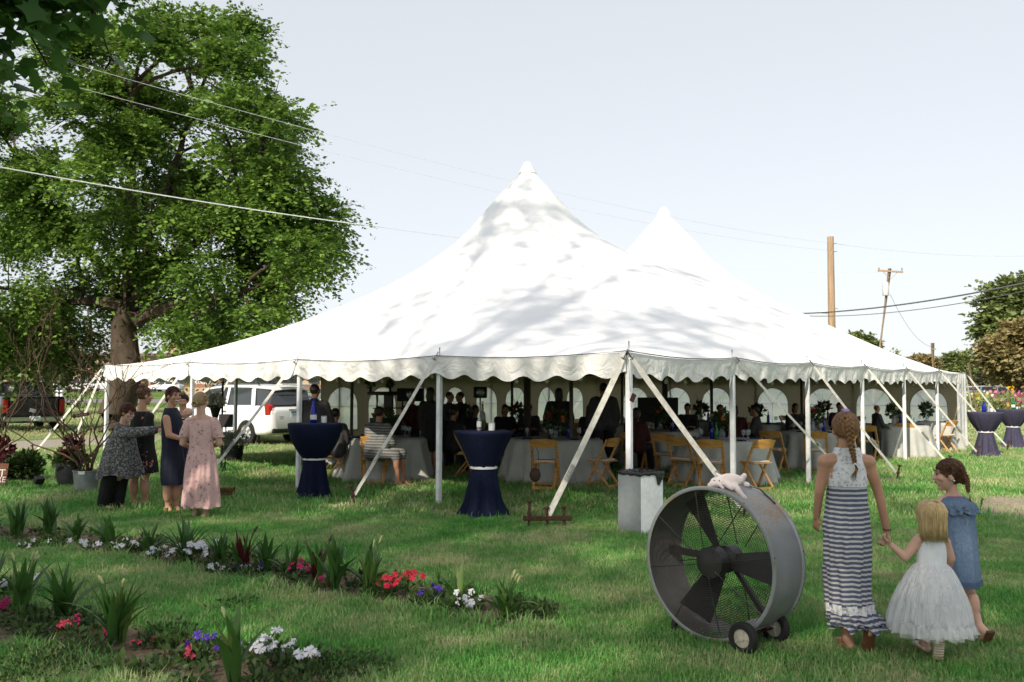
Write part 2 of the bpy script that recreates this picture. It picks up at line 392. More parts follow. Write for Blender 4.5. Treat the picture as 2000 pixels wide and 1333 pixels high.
for E in (BED_BACK, BED_FRONT):
    for e in E:
        for i in range(len(e)-1):
            for t in rg.uniform(0, 1, 26):
                q = Vector(e[i]).lerp(Vector(e[i+1]), t); TX.append(q.x+rg.normal(0, .05)); TY.append(q.y+rg.normal(0, .06))
grass_field('grass', 'longer ragged grass edging the flower beds', np.array(TX), np.array(TY), rg.uniform(.5, 1.2, len(TX)), tuft)
# ------------------------------------------------------------------ the tent
TC = Vector((1.355, 10.54, 0)); TH = .9052
TA = Vector((math.cos(TH), math.sin(TH), 0)); TB = Vector((-math.sin(TH), math.cos(TH), 0))   # TA along the long side, TB along the short side
def T(u, v, z=0): return TC+TB*u+TA*v+Vector((0, 0, z))
BAY = 3.048; EAVE = 2.06; PEAK = 6.44; LU, LV = 4*BAY, 6*BAY
def fabric(name, col, bump, trans=0, scale=1.2):
    m = mat(name, col, .75, .06, 1.5, 0, trans=trans, spec=.15)
    nt = m.node_tree; N = nt.nodes; L = nt.links; b = N['Principled BSDF']
    tc = N.new('ShaderNodeTexCoord'); n1 = N.new('ShaderNodeTexNoise'); n1.inputs['Scale'].default_value = scale; n1.inputs['Detail'].default_value = 8; n1.inputs['Distortion'].default_value = 1.2
    L.new(tc.outputs['Object'], n1.inputs[0]); bp = N.new('ShaderNodeBump'); bp.inputs['Strength'].default_value = bump; bp.inputs['Distance'].default_value = .12
    L.new(n1.outputs[0], bp.inputs['Height']); L.new(bp.outputs[0], b.inputs['Normal']); return m
M_ROOF = fabric('tent_vinyl', (.86, .86, .86), .22, 0, .8)
M_VAL = fabric('valance_vinyl', (.84, .83, .80), .55, .12, 3.5)
M_UNDERSHADE = fabric('roof_underside_shade', (.07, .06, .038), .3, 0, 1.5)  # interior gloom put into the colour of the roof underside
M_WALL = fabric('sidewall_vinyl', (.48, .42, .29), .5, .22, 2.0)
M_POLEW = mat('white_pole_paint', (.74, .75, .76), .5, .12, 9, .1, 40)
M_DARKWOOD = mat('center_pole_wood', (.07, .055, .035), .6, .2, 6)
M_ROPE = mat('dark_rope', (.03, .03, .035), .8, .2, 30)
M_STRAP = mat('canvas_strap', (.66, .64, .58), .85, .18, 14, .3, 200)
M_STEEL = mat('worn_steel', (.45, .44, .42), .4, .25, 30, .1, 60, metal=.8)
M_RUST = mat('rusty_iron', (.065, .03, .018), .75, .4, 30, .4, 90, metal=.3)
tent = thing('pole_tent', 'large white two-peaked pole tent with scalloped valance on the lawn', 'tent', T(LU/2, LV/2))
OFF = tent.location.copy()
def loc(v): return Vector(v)-OFF
nu, nv = 81, 121; dg_ = LU/80
U, V_ = np.meshgrid(np.arange(nu)*dg_, np.arange(nv)*dg_, indexing='ij')
g = np.zeros((nu, nv)); fix = np.zeros_like(g, bool); fix[0] = fix[-1] = True; fix[:, 0] = fix[:, -1] = True
for v in (2*BAY, 4*BAY):
    rr_ = np.sqrt((U-LU/2)**2+(V_-v)**2); k = rr_ < 1.0; fix |= k; g[k] = 1-.31*rr_[k]
I_, J_ = np.indices(g.shape)
for it in range(500):
    for par in (0, 1):
        mk = ((I_+J_) % 2 == par) & ~fix; s = np.zeros_like(g)
        s[1:-1, 1:-1] = (g[2:, 1:-1]+g[:-2, 1:-1]+g[1:-1, 2:]+g[1:-1, :-2])/4; g[mk] += 1.95*(s-g)[mk]
g = np.clip(g, 0, 1)**.8
def eave_z(d):      # edge sags a little between the poles
    t = (d/BAY) % 1; return EAVE-.05*math.sin(PI*t)
Zr = EAVE+(PEAK-EAVE)*g
edge = np.minimum(np.minimum(U, LU-U), np.minimum(V_, LV-V_))
sag = np.where(np.minimum(U, LU-U) < np.minimum(V_, LV-V_), np.sin(PI*((V_/BAY) % 1)), np.sin(PI*((U/BAY) % 1)))
Zr = Zr-.05*sag*np.exp(-edge/.5)
def roof(dz, inset=0):
    rows = []
    for i in range(nu):
        rows.append([tuple(loc(T(min(max(U[i, j], inset), LU-inset), min(max(V_[i, j], inset), LV-inset), Zr[i, j]+dz))) for j in range(nv)])
    return MB().grid(rows)
roof(0).build('roof', M_ROOF, tent, 'all')
roof(-.03, .02).build('shade_underlayer', M_UNDERSHADE, tent, 'all')  # added dark layer below the roof, deepens the shade inside
for v in (2*BAY, 4*BAY):
    MB().lathe([(.20, PEAK-.20), (.155, PEAK-.10), (.08, PEAK+.03), (.02, PEAK+.07)], 16, loc(T(LU/2, v))).build('peak_cap', M_ROOF, tent, True)
    MB().lathe([(.075, 0), (.075, PEAK)], 12, loc(T(LU/2, v))).build('center_pole', M_DARKWOOD, tent, True)
for (u, v) in ((LU*.27, BAY*1.2), (LU*.27, BAY*3), (LU*.27, BAY*4.8), (LU*.73, BAY*1.2), (LU*.73, BAY*3), (LU*.73, BAY*4.8)):
    i, j = int(round(u/dg_)), int(round(v/dg_))
    MB().lathe([(.035, 0), (.035, Zr[i, j]-.12)], 8, loc(T(u, v))).build('quarter_pole', M_DARKWOOD, tent, True)
# valances, one per side
def side_pt(side, d):
    return {0: T(d, 0), 1: T(0, d), 2: T(LU, d), 3: T(d, LV)}[side]
OUT = {0: -TA, 1: -TB, 2: TB, 3: TA}; LEN = {0: LU, 1: LV, 2: LV, 3: LU}
rgv = random.Random(4)
for side in range(4):
    n = int(LEN[side]/.0508); rows = [[] for _ in range(6)]; ph = [rgv.uniform(0, 6) for _ in range(6)]
    for i in range(n+1):
        d = LEN[side]*i/n; t = (d/(BAY/6)) % 1
        drop = .268-.036*math.cos(2*PI*t)-.007*math.cos(4*PI*t)
        ztop = eave_z(d)
        pole = abs(((d/BAY)+.5) % 1-.5)*BAY
        for r in range(6):
            q = r/5
            w = q*(.018*math.sin(d*4.1+ph[0])+.012*math.sin(d*9.7+ph[1]+q*2)+.010*math.sin(d*17+ph[2]+q*3)+.03*math.sin(2*PI*t)*q*.6)+.012*math.exp(-pole*7)*math.sin(d*40+q*4)
            p = side_pt(side, d)+OUT[side]*(.012+w)+Vector((0, 0, ztop-drop*q-.004))
            rows[r].append(tuple(loc(p)))
    MB().grid(rows).build('valance', M_VAL, tent, 'all')
    ns = int(LEN[side]/BAY)
    MB().tube([loc(side_pt(side, LEN[side]*i/(ns*6))+OUT[side]*.02+Vector((0, 0, eave_z(LEN[side]*i/(ns*6))+.012))) for i in range(ns*6+1)], .007, 6).build('edge_rope', M_ROPE, tent, True)
# side poles, spikes, rings, straps, ratchets; stakes are separate things
def ratchet(p, d):
    x, y, z = frame(d); M = Matrix((x, y, z)).transposed(); mb = MB()
    for s in (-1, 1):
        mb.box(p+x*.035*s, (.006, .035, .20), M); mb.tube([p+x*-.042+z*.04*s, p+x*.042+z*.04*s], .012, 8)
    mb.tube([p-x*.05-z*.1, p+x*.05-z*.1], .010, 8); mb.box(p+z*.0, (.05, .02, .07), M); mb.box(p-y*.015-z*.04, (.06, .008, .1), M)
    return mb
stake_n = [0]
def make_stake(pos, d, parent=None, label=None, hgt=.30):
    x, y, z = frame(d); mb = MB(); M = Matrix((x, y, z)).transposed()
    mb.lathe([(.016, -.28), (.017, hgt-.035), (.017, hgt-.03), (.034, hgt-.024), (.036, hgt-.006), (.026, hgt)], 10, pos, M)
    mb.lathe([(.027, hgt*.45), (.029, hgt*.5), (.027, hgt*.55)], 10, pos, M)
    return mb
def strap(p0, p1, name='guy_strap', w=.042, rat=.72):
    d = p1-p0; mb = MB(); side = d.cross(Vector((0, -1, .35))).normalized()
    rows = []
    for k in (-1, 1):
        rows.append([tuple(loc(p0+d*t+side*(w/2*k*(1 if t > .02 else .5))-Vector((0, 0, .02*math.sin(PI*t))))) for t in [i/12 for i in range(13)]])
    mb.grid(rows); rows = [[(a[0], a[1], a[2]-.006) for a in r] for r in rows]; mb.grid(rows)
    o = mb.build(name, M_STRAP, tent)
    dn = d.normalized(); rm = ratchet(p0+d*rat, dn); rm.v = [tuple(Vector(v)-OFF) for v in rm.v]; rm.build('ratchet', M_STEEL, o, True)
    hk = MB(); hk.tube([p0-OFF+dn*(-.10)+Vector((0, 0, .0)), p0-OFF+dn*.03], .012, 6); hk.tube([p0-OFF+dn*.02-side*.03, p0-OFF+dn*.02+side*.03], .01, 6)
    hk.build('strap_hook', M_STEEL, o, True)
    return o
STK = {(0, 1): G(693, 990), (0, 2): G(398, 962), (0, 3): G(205, 950), (1, 1): G(1645, 935), (1, 2): G(1751, 938), (1, 3): G(1850, 916), (1, 4): G(1908, 893), (1, 5): G(1966, 880)}
stake_spots = []
def pole_at(p, lean=Vector((0, 0, 0)), z=EAVE):
    MB().bar(loc(p+lean), loc(p+Vector((0, 0, z-.04))), .068, .068, TA, .008).build('side_pole', M_POLEW, tent)
    s = MB().tube([loc(p+Vector((0, 0, z-.05))), loc(p+Vector((0, 0, z+.13)))], .008, 6); s.build('pole_pin', M_ROPE, tent, True)
    ring = MB(); ring.tube([loc(p+Vector((.03*math.cos(a), .03*math.sin(a), z+.015))) for a in [2*PI*i/10 for i in range(10)]], .007, 6, closed=True); ring.build('grommet_ring', M_STEEL, tent, True)
done = set()
for side in range(4):
    nb = int(round(LEN[side]/BAY))
    for k in range(nb+1):
        p = side_pt(side, k*BAY); key = (round(p.x, 2), round(p.y, 2))
        if key not in done:
            done.add(key); ins = -OUT[side]*.05
            pole_at(p+ins+(-OUT[(side+1) % 4 if False else side]*0), OUT[side]*-.0)
        if 0 < k < nb:
            sp = STK.get((side, k)) or (p+OUT[side]*1.55)
            stake_spots.append((sp, OUT[side], side, k)); strap(p+OUT[side]*.05+Vector((0, 0, EAVE-.02)), sp+Vector((0, 0, .16)))
# corner straps
CS = [(T(0, 0), -TA, None, 'bar'), (T(0, 0), -TB, G(1452, 1012), 0), (T(LU, 0), -TA, G(68, 897), 1), (T(LU, 0), TB, None, 1), (T(0, LV), -TB, G(1992, 868), 1), (T(0, LV), TA, None, 1), (T(LU, LV), TB, None, 1), (T(LU, LV), TA, None, 1)]
BARP = G(1070, 1031)
for i, (p, o_, sp, kind) in enumerate(CS):
    if kind == 'bar': sp = BARP+Vector((.0, .02, .0))
    if sp is None: sp = p+o_*1.55
    strap(p+o_*.06+Vector((0, 0, EAVE-.06)), sp+Vector((0, 0, .12)), w=.05 if i > 1 else .065, rat=.78 if i == 1 else .72)
    if kind != 'bar': stake_spots.append((sp, o_, 9, i))
stake_lab = {(0, 1): 'rusty iron tent stake with strap looped on it, alone in open grass', (1, 2): 'iron tent stake leaning in the grass behind the striped dress', (1, 4): 'rusty tent stake in front of the navy table outside the tent'}
for sp, o_, side, k in stake_spots:
    mb = make_stake(Vector((0, 0, 0)), Vector((o_.x*.22, o_.y*.22, 1)))
    ob = mb.build('tent_stake', M_RUST, None, True, sp)
    tag(ob, stake_lab.get((side, k)) or ('rusty tent stake of strap %s from the corner pole along the %s open side' % (('zero', 'one', 'two', 'three', 'four', 'five')[k], ('short', 'long')[side]) if side < 2 else 'rusty iron tent stake at a tent corner or behind the tent'), 'tent stake', 'tent stakes around the tent')
bar = thing('stake_bar', 'rusty iron anchor bar pinned by three big stakes in the grass', 'anchor', BARP)
MB().box((0, 0, .11), (.575, .07, .05), (0, 0, .02), .006).build('bar', M_RUST, bar)
for dx, hh in ((-.215, .30), (.0, .22), (.2, .23)):
    q = make_stake(Vector((dx, 0, 0)), (.02*(1 if dx < 0 else -2), .05, 1), hgt=hh+.02); q.build('stake', M_RUST, bar, True)
# sidewalls with arched windows
def clear_vinyl():
    m = bpy.data.materials.new('clear_vinyl'); m.use_nodes = True; nt = m.node_tree; N = nt.nodes; L = nt.links; b = N['Principled BSDF']
    b.inputs['Base Color'].default_value = (.75, .78, .8, 1); b.inputs['Roughness'].default_value = .25
    t = N.new('ShaderNodeBsdfTransparent'); t.inputs[0].default_value = (.93, .95, .96, 1); tr = N.new('ShaderNodeBsdfTranslucent'); tr.inputs[0].default_value = (.96, .97, .98, 1)
    nz = N.new('ShaderNodeTexNoise'); nz.inputs['Scale'].default_value = 2.5; mr = N.new('ShaderNodeMapRange'); mr.inputs[3].default_value = .72; mr.inputs[4].default_value = .88; L.new(nz.outputs[0], mr.inputs[0])
    m1 = N.new('ShaderNodeMixShader'); m1.inputs[0].default_value = .1; L.new(tr.outputs[0], m1.inputs[1]); L.new(b.outputs[0], m1.inputs[2])
    m2 = N.new('ShaderNodeMixShader'); L.new(mr.outputs[0], m2.inputs[0]); L.new(t.outputs[0], m2.inputs[1]); L.new(m1.outputs[0], m2.inputs[2]); L.new(m2.outputs[0], N['Material Output'].inputs[0]); return m
M_CLEAR = clear_vinyl(); M_SEAM = mat('window_seam', (.30, .28, .24), .7, .1, 10)
W0, W1, WR = .52, 1.12, .50       # arch sill, spring line, radius
def sidewall(side, d0, d1, centers):
    o = OUT[side]; S = lambda d, z, k=0: tuple(loc(side_pt(side, d)-o*(.10-k)+Vector((0, 0, z)))+o*(.02*math.sin(d*5.3+z)+.012*math.sin(d*13+z*2)))
    mb = MB(); cuts = sorted(centers); ed = [d0]+[(a+b)/2 for a, b in zip(cuts, cuts[1:])]+[d1]; ZT = EAVE-.02; n = 40
    for ci, c in enumerate(cuts):
        a, b = ed[ci], ed[ci+1]; inner = []; outer = []
        for k in range(n):
            t = 2*PI*(k+.5)/n; ca, sa = math.cos(t), math.sin(t)
            # outer rectangle point along the ray from the window centre
            zc = (W0+W1+WR)/2; rx = (b-c if ca > 0 else c-a)/max(abs(ca), 1e-6); rz = (ZT-zc if sa > 0 else zc-.01)/max(abs(sa), 1e-6); r = min(rx, rz)
            outer.append(S(c+ca*r, zc+sa*r))
            r2 = 9
            for rr in np.linspace(.2, 1.2, 101):
                x, z = ca*rr, zc+sa*rr
                if not (abs(x) <= WR and z >= W0 and (z <= W1 or x*x+(z-W1)**2 <= WR*WR)): r2 = rr; break
            inner.append(S(c+ca*r2, zc+sa*r2))
        m0 = [tuple(.5*(p+q) for p, q in zip(i, u)) for i, u in zip(inner, outer)]
        mb.loft([inner, m0, outer])
    # corners of each cell left open by the ray fan
    fill = mb
    for ci, c in enumerate(cuts):
        a, b = ed[ci], ed[ci+1]; zc = (W0+W1+WR)/2
        for (dd, zz) in ((a, .01), (b, .01), (b, ZT), (a, ZT)):
            ang = math.atan2(zz-zc, dd-c) % (2*PI); k = int((ang/(2*PI)*n)-.5) % n; k2 = (k+1) % n
            pts = []
            for kk in (k, k2):
                t = 2*PI*(kk+.5)/n; ca, sa = math.cos(t), math.sin(t)
                rx = (b-c if ca > 0 else c-a)/max(abs(ca), 1e-6); rz = (ZT-zc if sa > 0 else zc-.01)/max(abs(sa), 1e-6); r = min(rx, rz); pts.append(S(c+ca*r, zc+sa*r))
            fill.add([pts[0], S(dd, zz), pts[1]], [(0, 1, 2)])
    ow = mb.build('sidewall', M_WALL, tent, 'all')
    for c in cuts:
        rim = [(c-WR, W0), (c+WR, W0)]+[(c+WR*math.cos(t), W1+WR*math.sin(t)) for t in [PI*i/16 for i in range(17)]]
        pane = MB(); pane.add([S(d, z, .004) for d, z in rim], [tuple(range(len(rim)))]); pane.build('window_pane', M_CLEAR, ow)
        mu = MB(); mu.tube([S(d, z, .006) for d, z in rim], .010, 5, closed=True)
        mu.tube([S(c, W0, .006), S(c, W1, .006)], .007, 5); mu.tube([S(c-WR, W1, .006), S(c+WR, W1, .006)], .007, 5)
        for s in (-1, 1): mu.tube([S(c, W1, .006), S(c+s*WR*.62, W1+WR*.78, .006)], .007, 5)
        mu.build('window_seam', M_SEAM, ow)
sidewall(2, 5.45, LV, [6.2, 7.6, 9.05, 10.5, 11.95, 13.4, 15.1, 16.75])
sidewall(3, 0, LU, [.95, 2.45, 3.92, 5.53, 7.45, 8.9, 10.5])
# sunlit end flap by the right corner
flap = []
for i in range(25):
    t = i/24; flap.append([tuple(loc(T(-.02+.03*math.sin(t*30), LV-1.15*t*(1-.25*0)-.02, z)+TB*(.05*math.sin(t*25)*(1-z/2.2)))) for z in (.02, .5, 1.0, 1.5, EAVE-.03)])
flap = [[tuple(Vector(p)-Vector((0, 0, 0))) for p in r] for r in flap]
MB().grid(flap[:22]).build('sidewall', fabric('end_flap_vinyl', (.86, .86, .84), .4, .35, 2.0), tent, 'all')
# string lights
M_CORD = mat('black_cord', (.012, .012, .012), .6, .1, 20); M_BULB = glassy('bulb_glass', (.95, .93, .85), .35, .03); M_FIL = mat('filament', (.8, .65, .35), .4, .1, 10)
bulb_me = MB(); bulb_me.lathe([(.008, 0), (.012, -.012), (.02, -.04), (.027, -.062), (.022, -.083), (.004, -.093)], 10); bulb_me = bulb_me.mesh('bulb'); bulb_me.materials.append(M_BULB); bulb_me.polygons.foreach_set('use_smooth', [True]*len(bulb_me.polygons))
sock_me = MB(); sock_me.lathe([(.006, .05), (.018, .045), (.019, 0), (.014, -.004)], 10); sock_me.tube([(0, 0, 0), (0, 0, -.06)], .004, 5); sock_me = sock_me.mesh('socket'); sock_me.materials.append(M_CORD)
for side, lab in ((0, 'string of clear bulbs along the short open side of the tent'), (1, 'string of clear bulbs along the long open side of the tent')):
    sl = thing('string_light', lab, 'string lights', side_pt(side, LEN[side]/2), group='bulb strings under the valance')
    ns = int(round(LEN[side]/BAY)); pts = []
    for i in range(ns*12+1):
        d = LEN[side]*i/(ns*12); t = (d/BAY) % 1
        pts.append(side_pt(side, d)-OUT[side]*.16+Vector((0, 0, EAVE-.13-.10*math.sin(PI*t)))-sl.location)
    MB().tube(pts, .006, 5).build('cord', M_CORD, sl)
    for i in range(len(pts)):
        if i % 12 % 2 == 1:
            q = pts[i]+Vector((0, 0, -.055))
            s = inst('socket', sock_me, sl, q, (.12*math.sin(i*3), .12*math.cos(i*5), 0)); inst('bulb', bulb_me, s, (0, 0, 0))
# ------------------------------------------------------------------ furniture and table things
M_NAVY = mat('navy_cloth', (.004, .0075, .028), .85, .25, 30, .15, 300, spec=.2)
M_NAVY2 = mat('dusty_navy_cloth', (.045, .042, .075), .8, .2, 25, .2, 200, spec=.25)
M_BAND = mat('white_ribbon', (.7, .7, .7), .5, .05, 10)
M_LINEN = mat('white_linen', (.46, .46, .42), .8, .08, 6, .15, 60, trans=.06)
M_CHAIR = mat('varnished_wood', (.56, .29, .085), .35, .3, 5, .1, 40, stretch=(1, 1, 6), coat=.3)
M_SEAT = mat('cream_seat_pad', (.60, .56, .48), .7, .1, 10)
M_WAX = mat('white_candle', (.8, .78, .72), .5, .05, 10)
M_BLUEG = glassy('cobalt_glass', (.010, .022, .32), .72, .04); M_GREENG = glassy('green_glass', (.02, .20, .05), .65, .04); M_DKG = glassy('dark_green_glass', (.02, .03, .012), .85, .04)
M_CLG = glassy('clear_glass', (.75, .80, .82), .22, .03); M_CORK = mat('cork', (.35, .2, .09), .8, .3, 60); M_LABEL = mat('paper_label', (.7, .7, .66), .7, .15, 40)
def cocktail(pos, label, m, htop=1.1, rtop=.39, seed=0, flat=True, waist=.60, bow=1.5, fl=1.0):
    rg = random.Random(seed); t = thing('cocktail_table', label, 'table', pos, rg.uniform(0, 6), group='navy cocktail tables')
    ph = [rg.uniform(0, 6) for _ in range(6)]
    def rip(amp, k0):
        return lambda a, i: 1+amp*(math.sin(a*k0+ph[0])+.6*math.sin(a*(k0*2-3)+ph[1])+.35*math.sin(a*(k0+5)+ph[2]))
    n = 72
    up = [(.02, htop), (rtop*.7, htop), (rtop-.01, htop-.002), (rtop, htop-.012)]
    for i in range(1, 15):
        q = i/14; r = (rtop*math.cos(q*PI/2)**.62)*.0+(.17+(rtop-.17)*(1-q**bow)); up.append((r, htop-.012-(htop-.012-waist)*q))
    amp = .01 if flat else .035
    def rp(a, i):
        if i < 4: return 1
        return 1+amp*((i-3)/14)*(math.sin(a*9+ph[0])+.7*math.sin(a*15+ph[1])+.4*math.sin(a*22+ph[2]))
    c1 = MB().lathe(up, n, ripple=rp, cap=False); c1.build('tablecloth', m, t, 'all')
    lo = []
    for i in range(12):
        q = i/11; lo.append((.155+(.115*q+.09*max(0, q-.75)*2)*fl, waist-.0-(waist-.015)*q))
    lo.append((.155+.205*fl, .008))
    c2 = MB().lathe(lo, n, ripple=lambda a, i: 1+(.012*i+.01)*(math.sin(a*8+ph[3])+.6*math.sin(a*13+ph[4])+.4*math.sin(a*5+ph[5])), cap=False); c2.build('table_skirt', m, t, 'all')
    MB().lathe([(.166, waist-.02), (.176, waist-.018), (.176, waist+.018), (.166, waist+.02)], 32, cap=False).build('tie_band', M_BAND, t, True)
    return t
PT1 = G(945, 1008); PT2 = G(614, 974)
cocktail(PT1, 'navy clothed cocktail table holding a bottle and candle near the anchor bar', M_NAVY, 1.08, .39, 3, True, .62, .95)
cocktail(PT2, 'navy clothed cocktail table holding a cobalt bottle beside a white tent pole', M_NAVY, 1.10, .395, 4, True, .58, 1.9, .55)
PT3 = G(1927, 890); PT4 = G(1980, 874)
cocktail(PT3, 'gathered dusky navy cocktail table with white tie outside the tent end', M_NAVY2, 1.07, .40, 5, False)
cocktail(PT4, 'gathered dusky navy cocktail table holding a green bottle', M_NAVY2, 1.07, .41, 6, False)
def bottle(pos, label, g, h=.30, r=.038, cork=True, kind='wine', group=None, lab=False):
    t = thing('bottle', label, 'bottle', pos, random.uniform(0, 6), group)
    if kind == 'wine': pr = [(r*.9, 0), (r, .01), (r, h*.55), (r*.8, h*.66), (r*.42, h*.74), (r*.36, h*.97), (r*.42, h)]
    else: pr = [(r*.9, 0), (r, .01), (r, h*.42), (r*.72, h*.60), (r*.40, h*.78), (r*.36, h*.97), (r*.42, h)]
    MB().lathe(pr, 14).build('glass', g, t, 'all')
    if cork: MB().lathe([(r*.34, h-.005), (r*.40, h+.035)], 10).build('stopper', M_CORK, t, True)
    if lab: MB().lathe([(r*1.015, .05), (r*1.015, .12)], 14, cap=False).build('paper_label', M_LABEL, t, True)
    return t
def candle(pos, label, group=None, s=1):
    t = thing('candle', label, 'candle', pos, 0, group, s)
    MB().lathe([(.038, 0), (.040, .004), (.040, .095), (.037, .095)], 18, cap=False).build('jar', M_CLG, t, 'all')
    MB().lathe([(.036, .003), (.036, .082)], 18).build('wax', M_WAX, t, True)
    return t
bottle(PT2+Vector((-.02, -.02, 1.102)), 'cobalt blue corked bottle on the navy table by the pole', M_BLUEG, .37, .048, True, 'taper', lab=True)
candle(PT2+Vector((.13, .0, 1.102)), 'white jar candle beside the cobalt bottle', 'white jar candles', 1.1)
bottle(PT1+Vector((-.02, .02, 1.082)), 'dark green champagne bottle with gold stopper on the navy table', M_DKG, .34, .042, True)
bottle(PT1+Vector((-.06, -.03, 1.082)), 'slim clear glass bottle beside the champagne bottle', M_CLG, .22, .03, False, 'taper', lab=True)
candle(PT1+Vector((.10, 0, 1.082)), 'white jar candle beside the champagne bottle', 'white jar candles', 1.1)
bottle(PT3+Vector((-.03, .0, 1.072)), 'cobalt blue bottle on the dusky table outside the tent', M_BLUEG, .26, .055, False, 'taper')
candle(PT3+Vector((.15, 0, 1.072)), 'white candle on the dusky table outside the tent', 'white jar candles')
bottle(PT3+Vector((.09, .02, 1.072)), 'clear glass bottle on the dusky table outside the tent', M_CLG, .26, .03, False, 'taper')
bottle(PT4+Vector((.02, 0, 1.072)), 'green glass bottle on the farther dusky table', M_GREENG, .30, .05, False, 'wine', lab=True)
candle(PT4+Vector((.15, .05, 1.072)), 'low white candle beside the green bottle', 'white jar candles', .7)
# folding chairs -------------------------------------------------------
def chair_proto():
    t = thing('folding_chair', 'wooden folding chair', 'chair'); W = .2
    for s in (-1, 1):
        MB().bar((s*W, .20, .80), (s*W, -.20, 0), .028, .045, (1, 0, 0), .005).build('front_leg', M_CHAIR, t)
        MB().bar((s*(W-.035), -.13, .445), (s*(W-.035), .24, 0), .026, .042, (1, 0, 0), .005).build('rear_leg', M_CHAIR, t)
    rows = []
    for k, (y, z) in enumerate(((.153, .69), (.20, .805), (.222, .80), (.175, .685))):
        rows.append([(x, y+.035*(1-(x/W)**2), z+(.018*(1-(x/W)**2) if k in (1, 2) else -.012*(1-(x/W)**2))) for x in np.linspace(-W+.01, W-.01, 11)])
    rows.append(rows[0]); MB().grid(rows).build('backrest', M_CHAIR, t, True)
    MB().box((0, .225, .045), (.33, .02, .045)).build('rear_stretcher', M_CHAIR, t)
    MB().box((0, -.175, .07), (.37, .018, .035)).build('front_stretcher', M_CHAIR, t)
    MB().box((0, -.01, .435), (.375, .37, .022), None, .008).build('seat', M_CHAIR, t)
    MB().box((0, -.015, .458), (.33, .32, .03), None, .012).build('seat_pad', M_SEAT, t)
    return t
proto = chair_proto(); used = [False]
def chair(pos, rz, label, group='wooden folding chairs in the tent'):
    global proto
    o = proto if not used[0] else copy_tree(proto); used[0] = True
    o.location = pos; o.rotation_euler.z = rz; o['label'] = label; o['group'] = group; return o
# round tables ---------------------------------------------------------
TABLES = []
def round_table(px, py, r=.80, label='', seed=0, setw=True):
    f = G(px, py); d = Vector((f.x, f.y, 0)).normalized(); c = f+d*r; rg = random.Random(seed); ph = [rg.uniform(0, 6) for _ in range(4)]
    t = thing('banquet_table', 'round table hidden under '+label, 'table', c, 0, 'round banquet tables')
    MB().lathe([(r-.04, .70), (r-.02, .705), (r-.02, .725), (r-.04, .73)], 28).build('tabletop', mat('table_board', (.3, .2, .1)), t, True)
    for a in range(4): MB().bar((.5*math.cos(a*PI/2), .5*math.sin(a*PI/2), 0), (.45*math.cos(a*PI/2), .45*math.sin(a*PI/2), .70), .03, .03).build('leg', M_STEEL, t)
    pr = [(.02, .742), (r-.05, .742), (r-.015, .738), (r, .72)]+[(r+.03+.10*(i/9)**1.3, .70-.69*i/9) for i in range(10)]
    cl = MB().lathe(pr, 90, ripple=lambda a, i: 1+(0 if i < 4 else (.006+.0075*(i-3))*(math.sin(a*11+ph[0])+.7*math.sin(a*19+ph[1])+.5*math.sin(a*7+ph[2]))), cap=False).build('tablecloth', M_LINEN, None, 'all', c)
    tag(cl, label, 'tablecloth', 'white tablecloths in the tent'); TABLES.append((c, r)); return c
# flowers in vases -----------------------------------------------------
L_VASE = leafmat('arrangement_leaves', (.03, .06, .015), (.09, .14, .05), .3, .5, 4)
M_RED = mat('red_petals', (.42, .02, .02), .6, .3, 40); M_ORANGE = mat('orange_petals', (.62, .17, .03), .6, .3, 40); M_CREAM = mat('cream_petals', (.66, .60, .48), .6, .15, 40); M_PINKP = mat('pink_petals', (.55, .16, .20), .6, .2, 40)
def flower_head(r):
    mb = MB()
    for ring, (k, tilt, rr) in enumerate(((7, .25, 1.0), (6, .7, .75), (4, 1.15, .5))):
        for i in range(k):
            a = 2*PI*i/k+ring*.4; d = Vector((math.cos(a), math.sin(a), 0)); u = Vector((0, 0, 1)); w = Vector((-math.sin(a), math.cos(a), 0))*r*rr*.42
            e = d*math.cos(tilt)+u*math.sin(tilt); mb.add([(0, 0, 0), e*r*rr*.55+w, e*r*rr, e*r*rr*.55-w], [(0, 1, 2, 3)])
    return mb.mesh('flower')
HEADS = []
for m_ in (M_RED, M_ORANGE, M_CREAM, M_PINKP):
    h_ = flower_head(.05); h_.materials.append(m_); HEADS.append(h_)
def leafball(rg, n, rad, c, size, up=.4):
    d = unit0(rg.normal(0, 1, (n, 3))); C = np.array(c)+d*np.array(rad)*rg.uniform(.3, 1, (n, 1)); D = unit0(d+rg.normal(0, .5, (n, 3))+np.array([0, 0, up])); Nn = unit0(np.cross(D, rg.normal(0, 1, (n, 3))))
    S = np.cross(D, Nn); L = (size*rg.uniform(.5, 1.3, n))[:, None]; mid = C+D*L*.5
    return np.stack([C, mid+S*L*.28, C+D*L, mid-S*L*.28], 1)
def unit0(a): return a/(np.linalg.norm(a, axis=-1, keepdims=True)+1e-9)
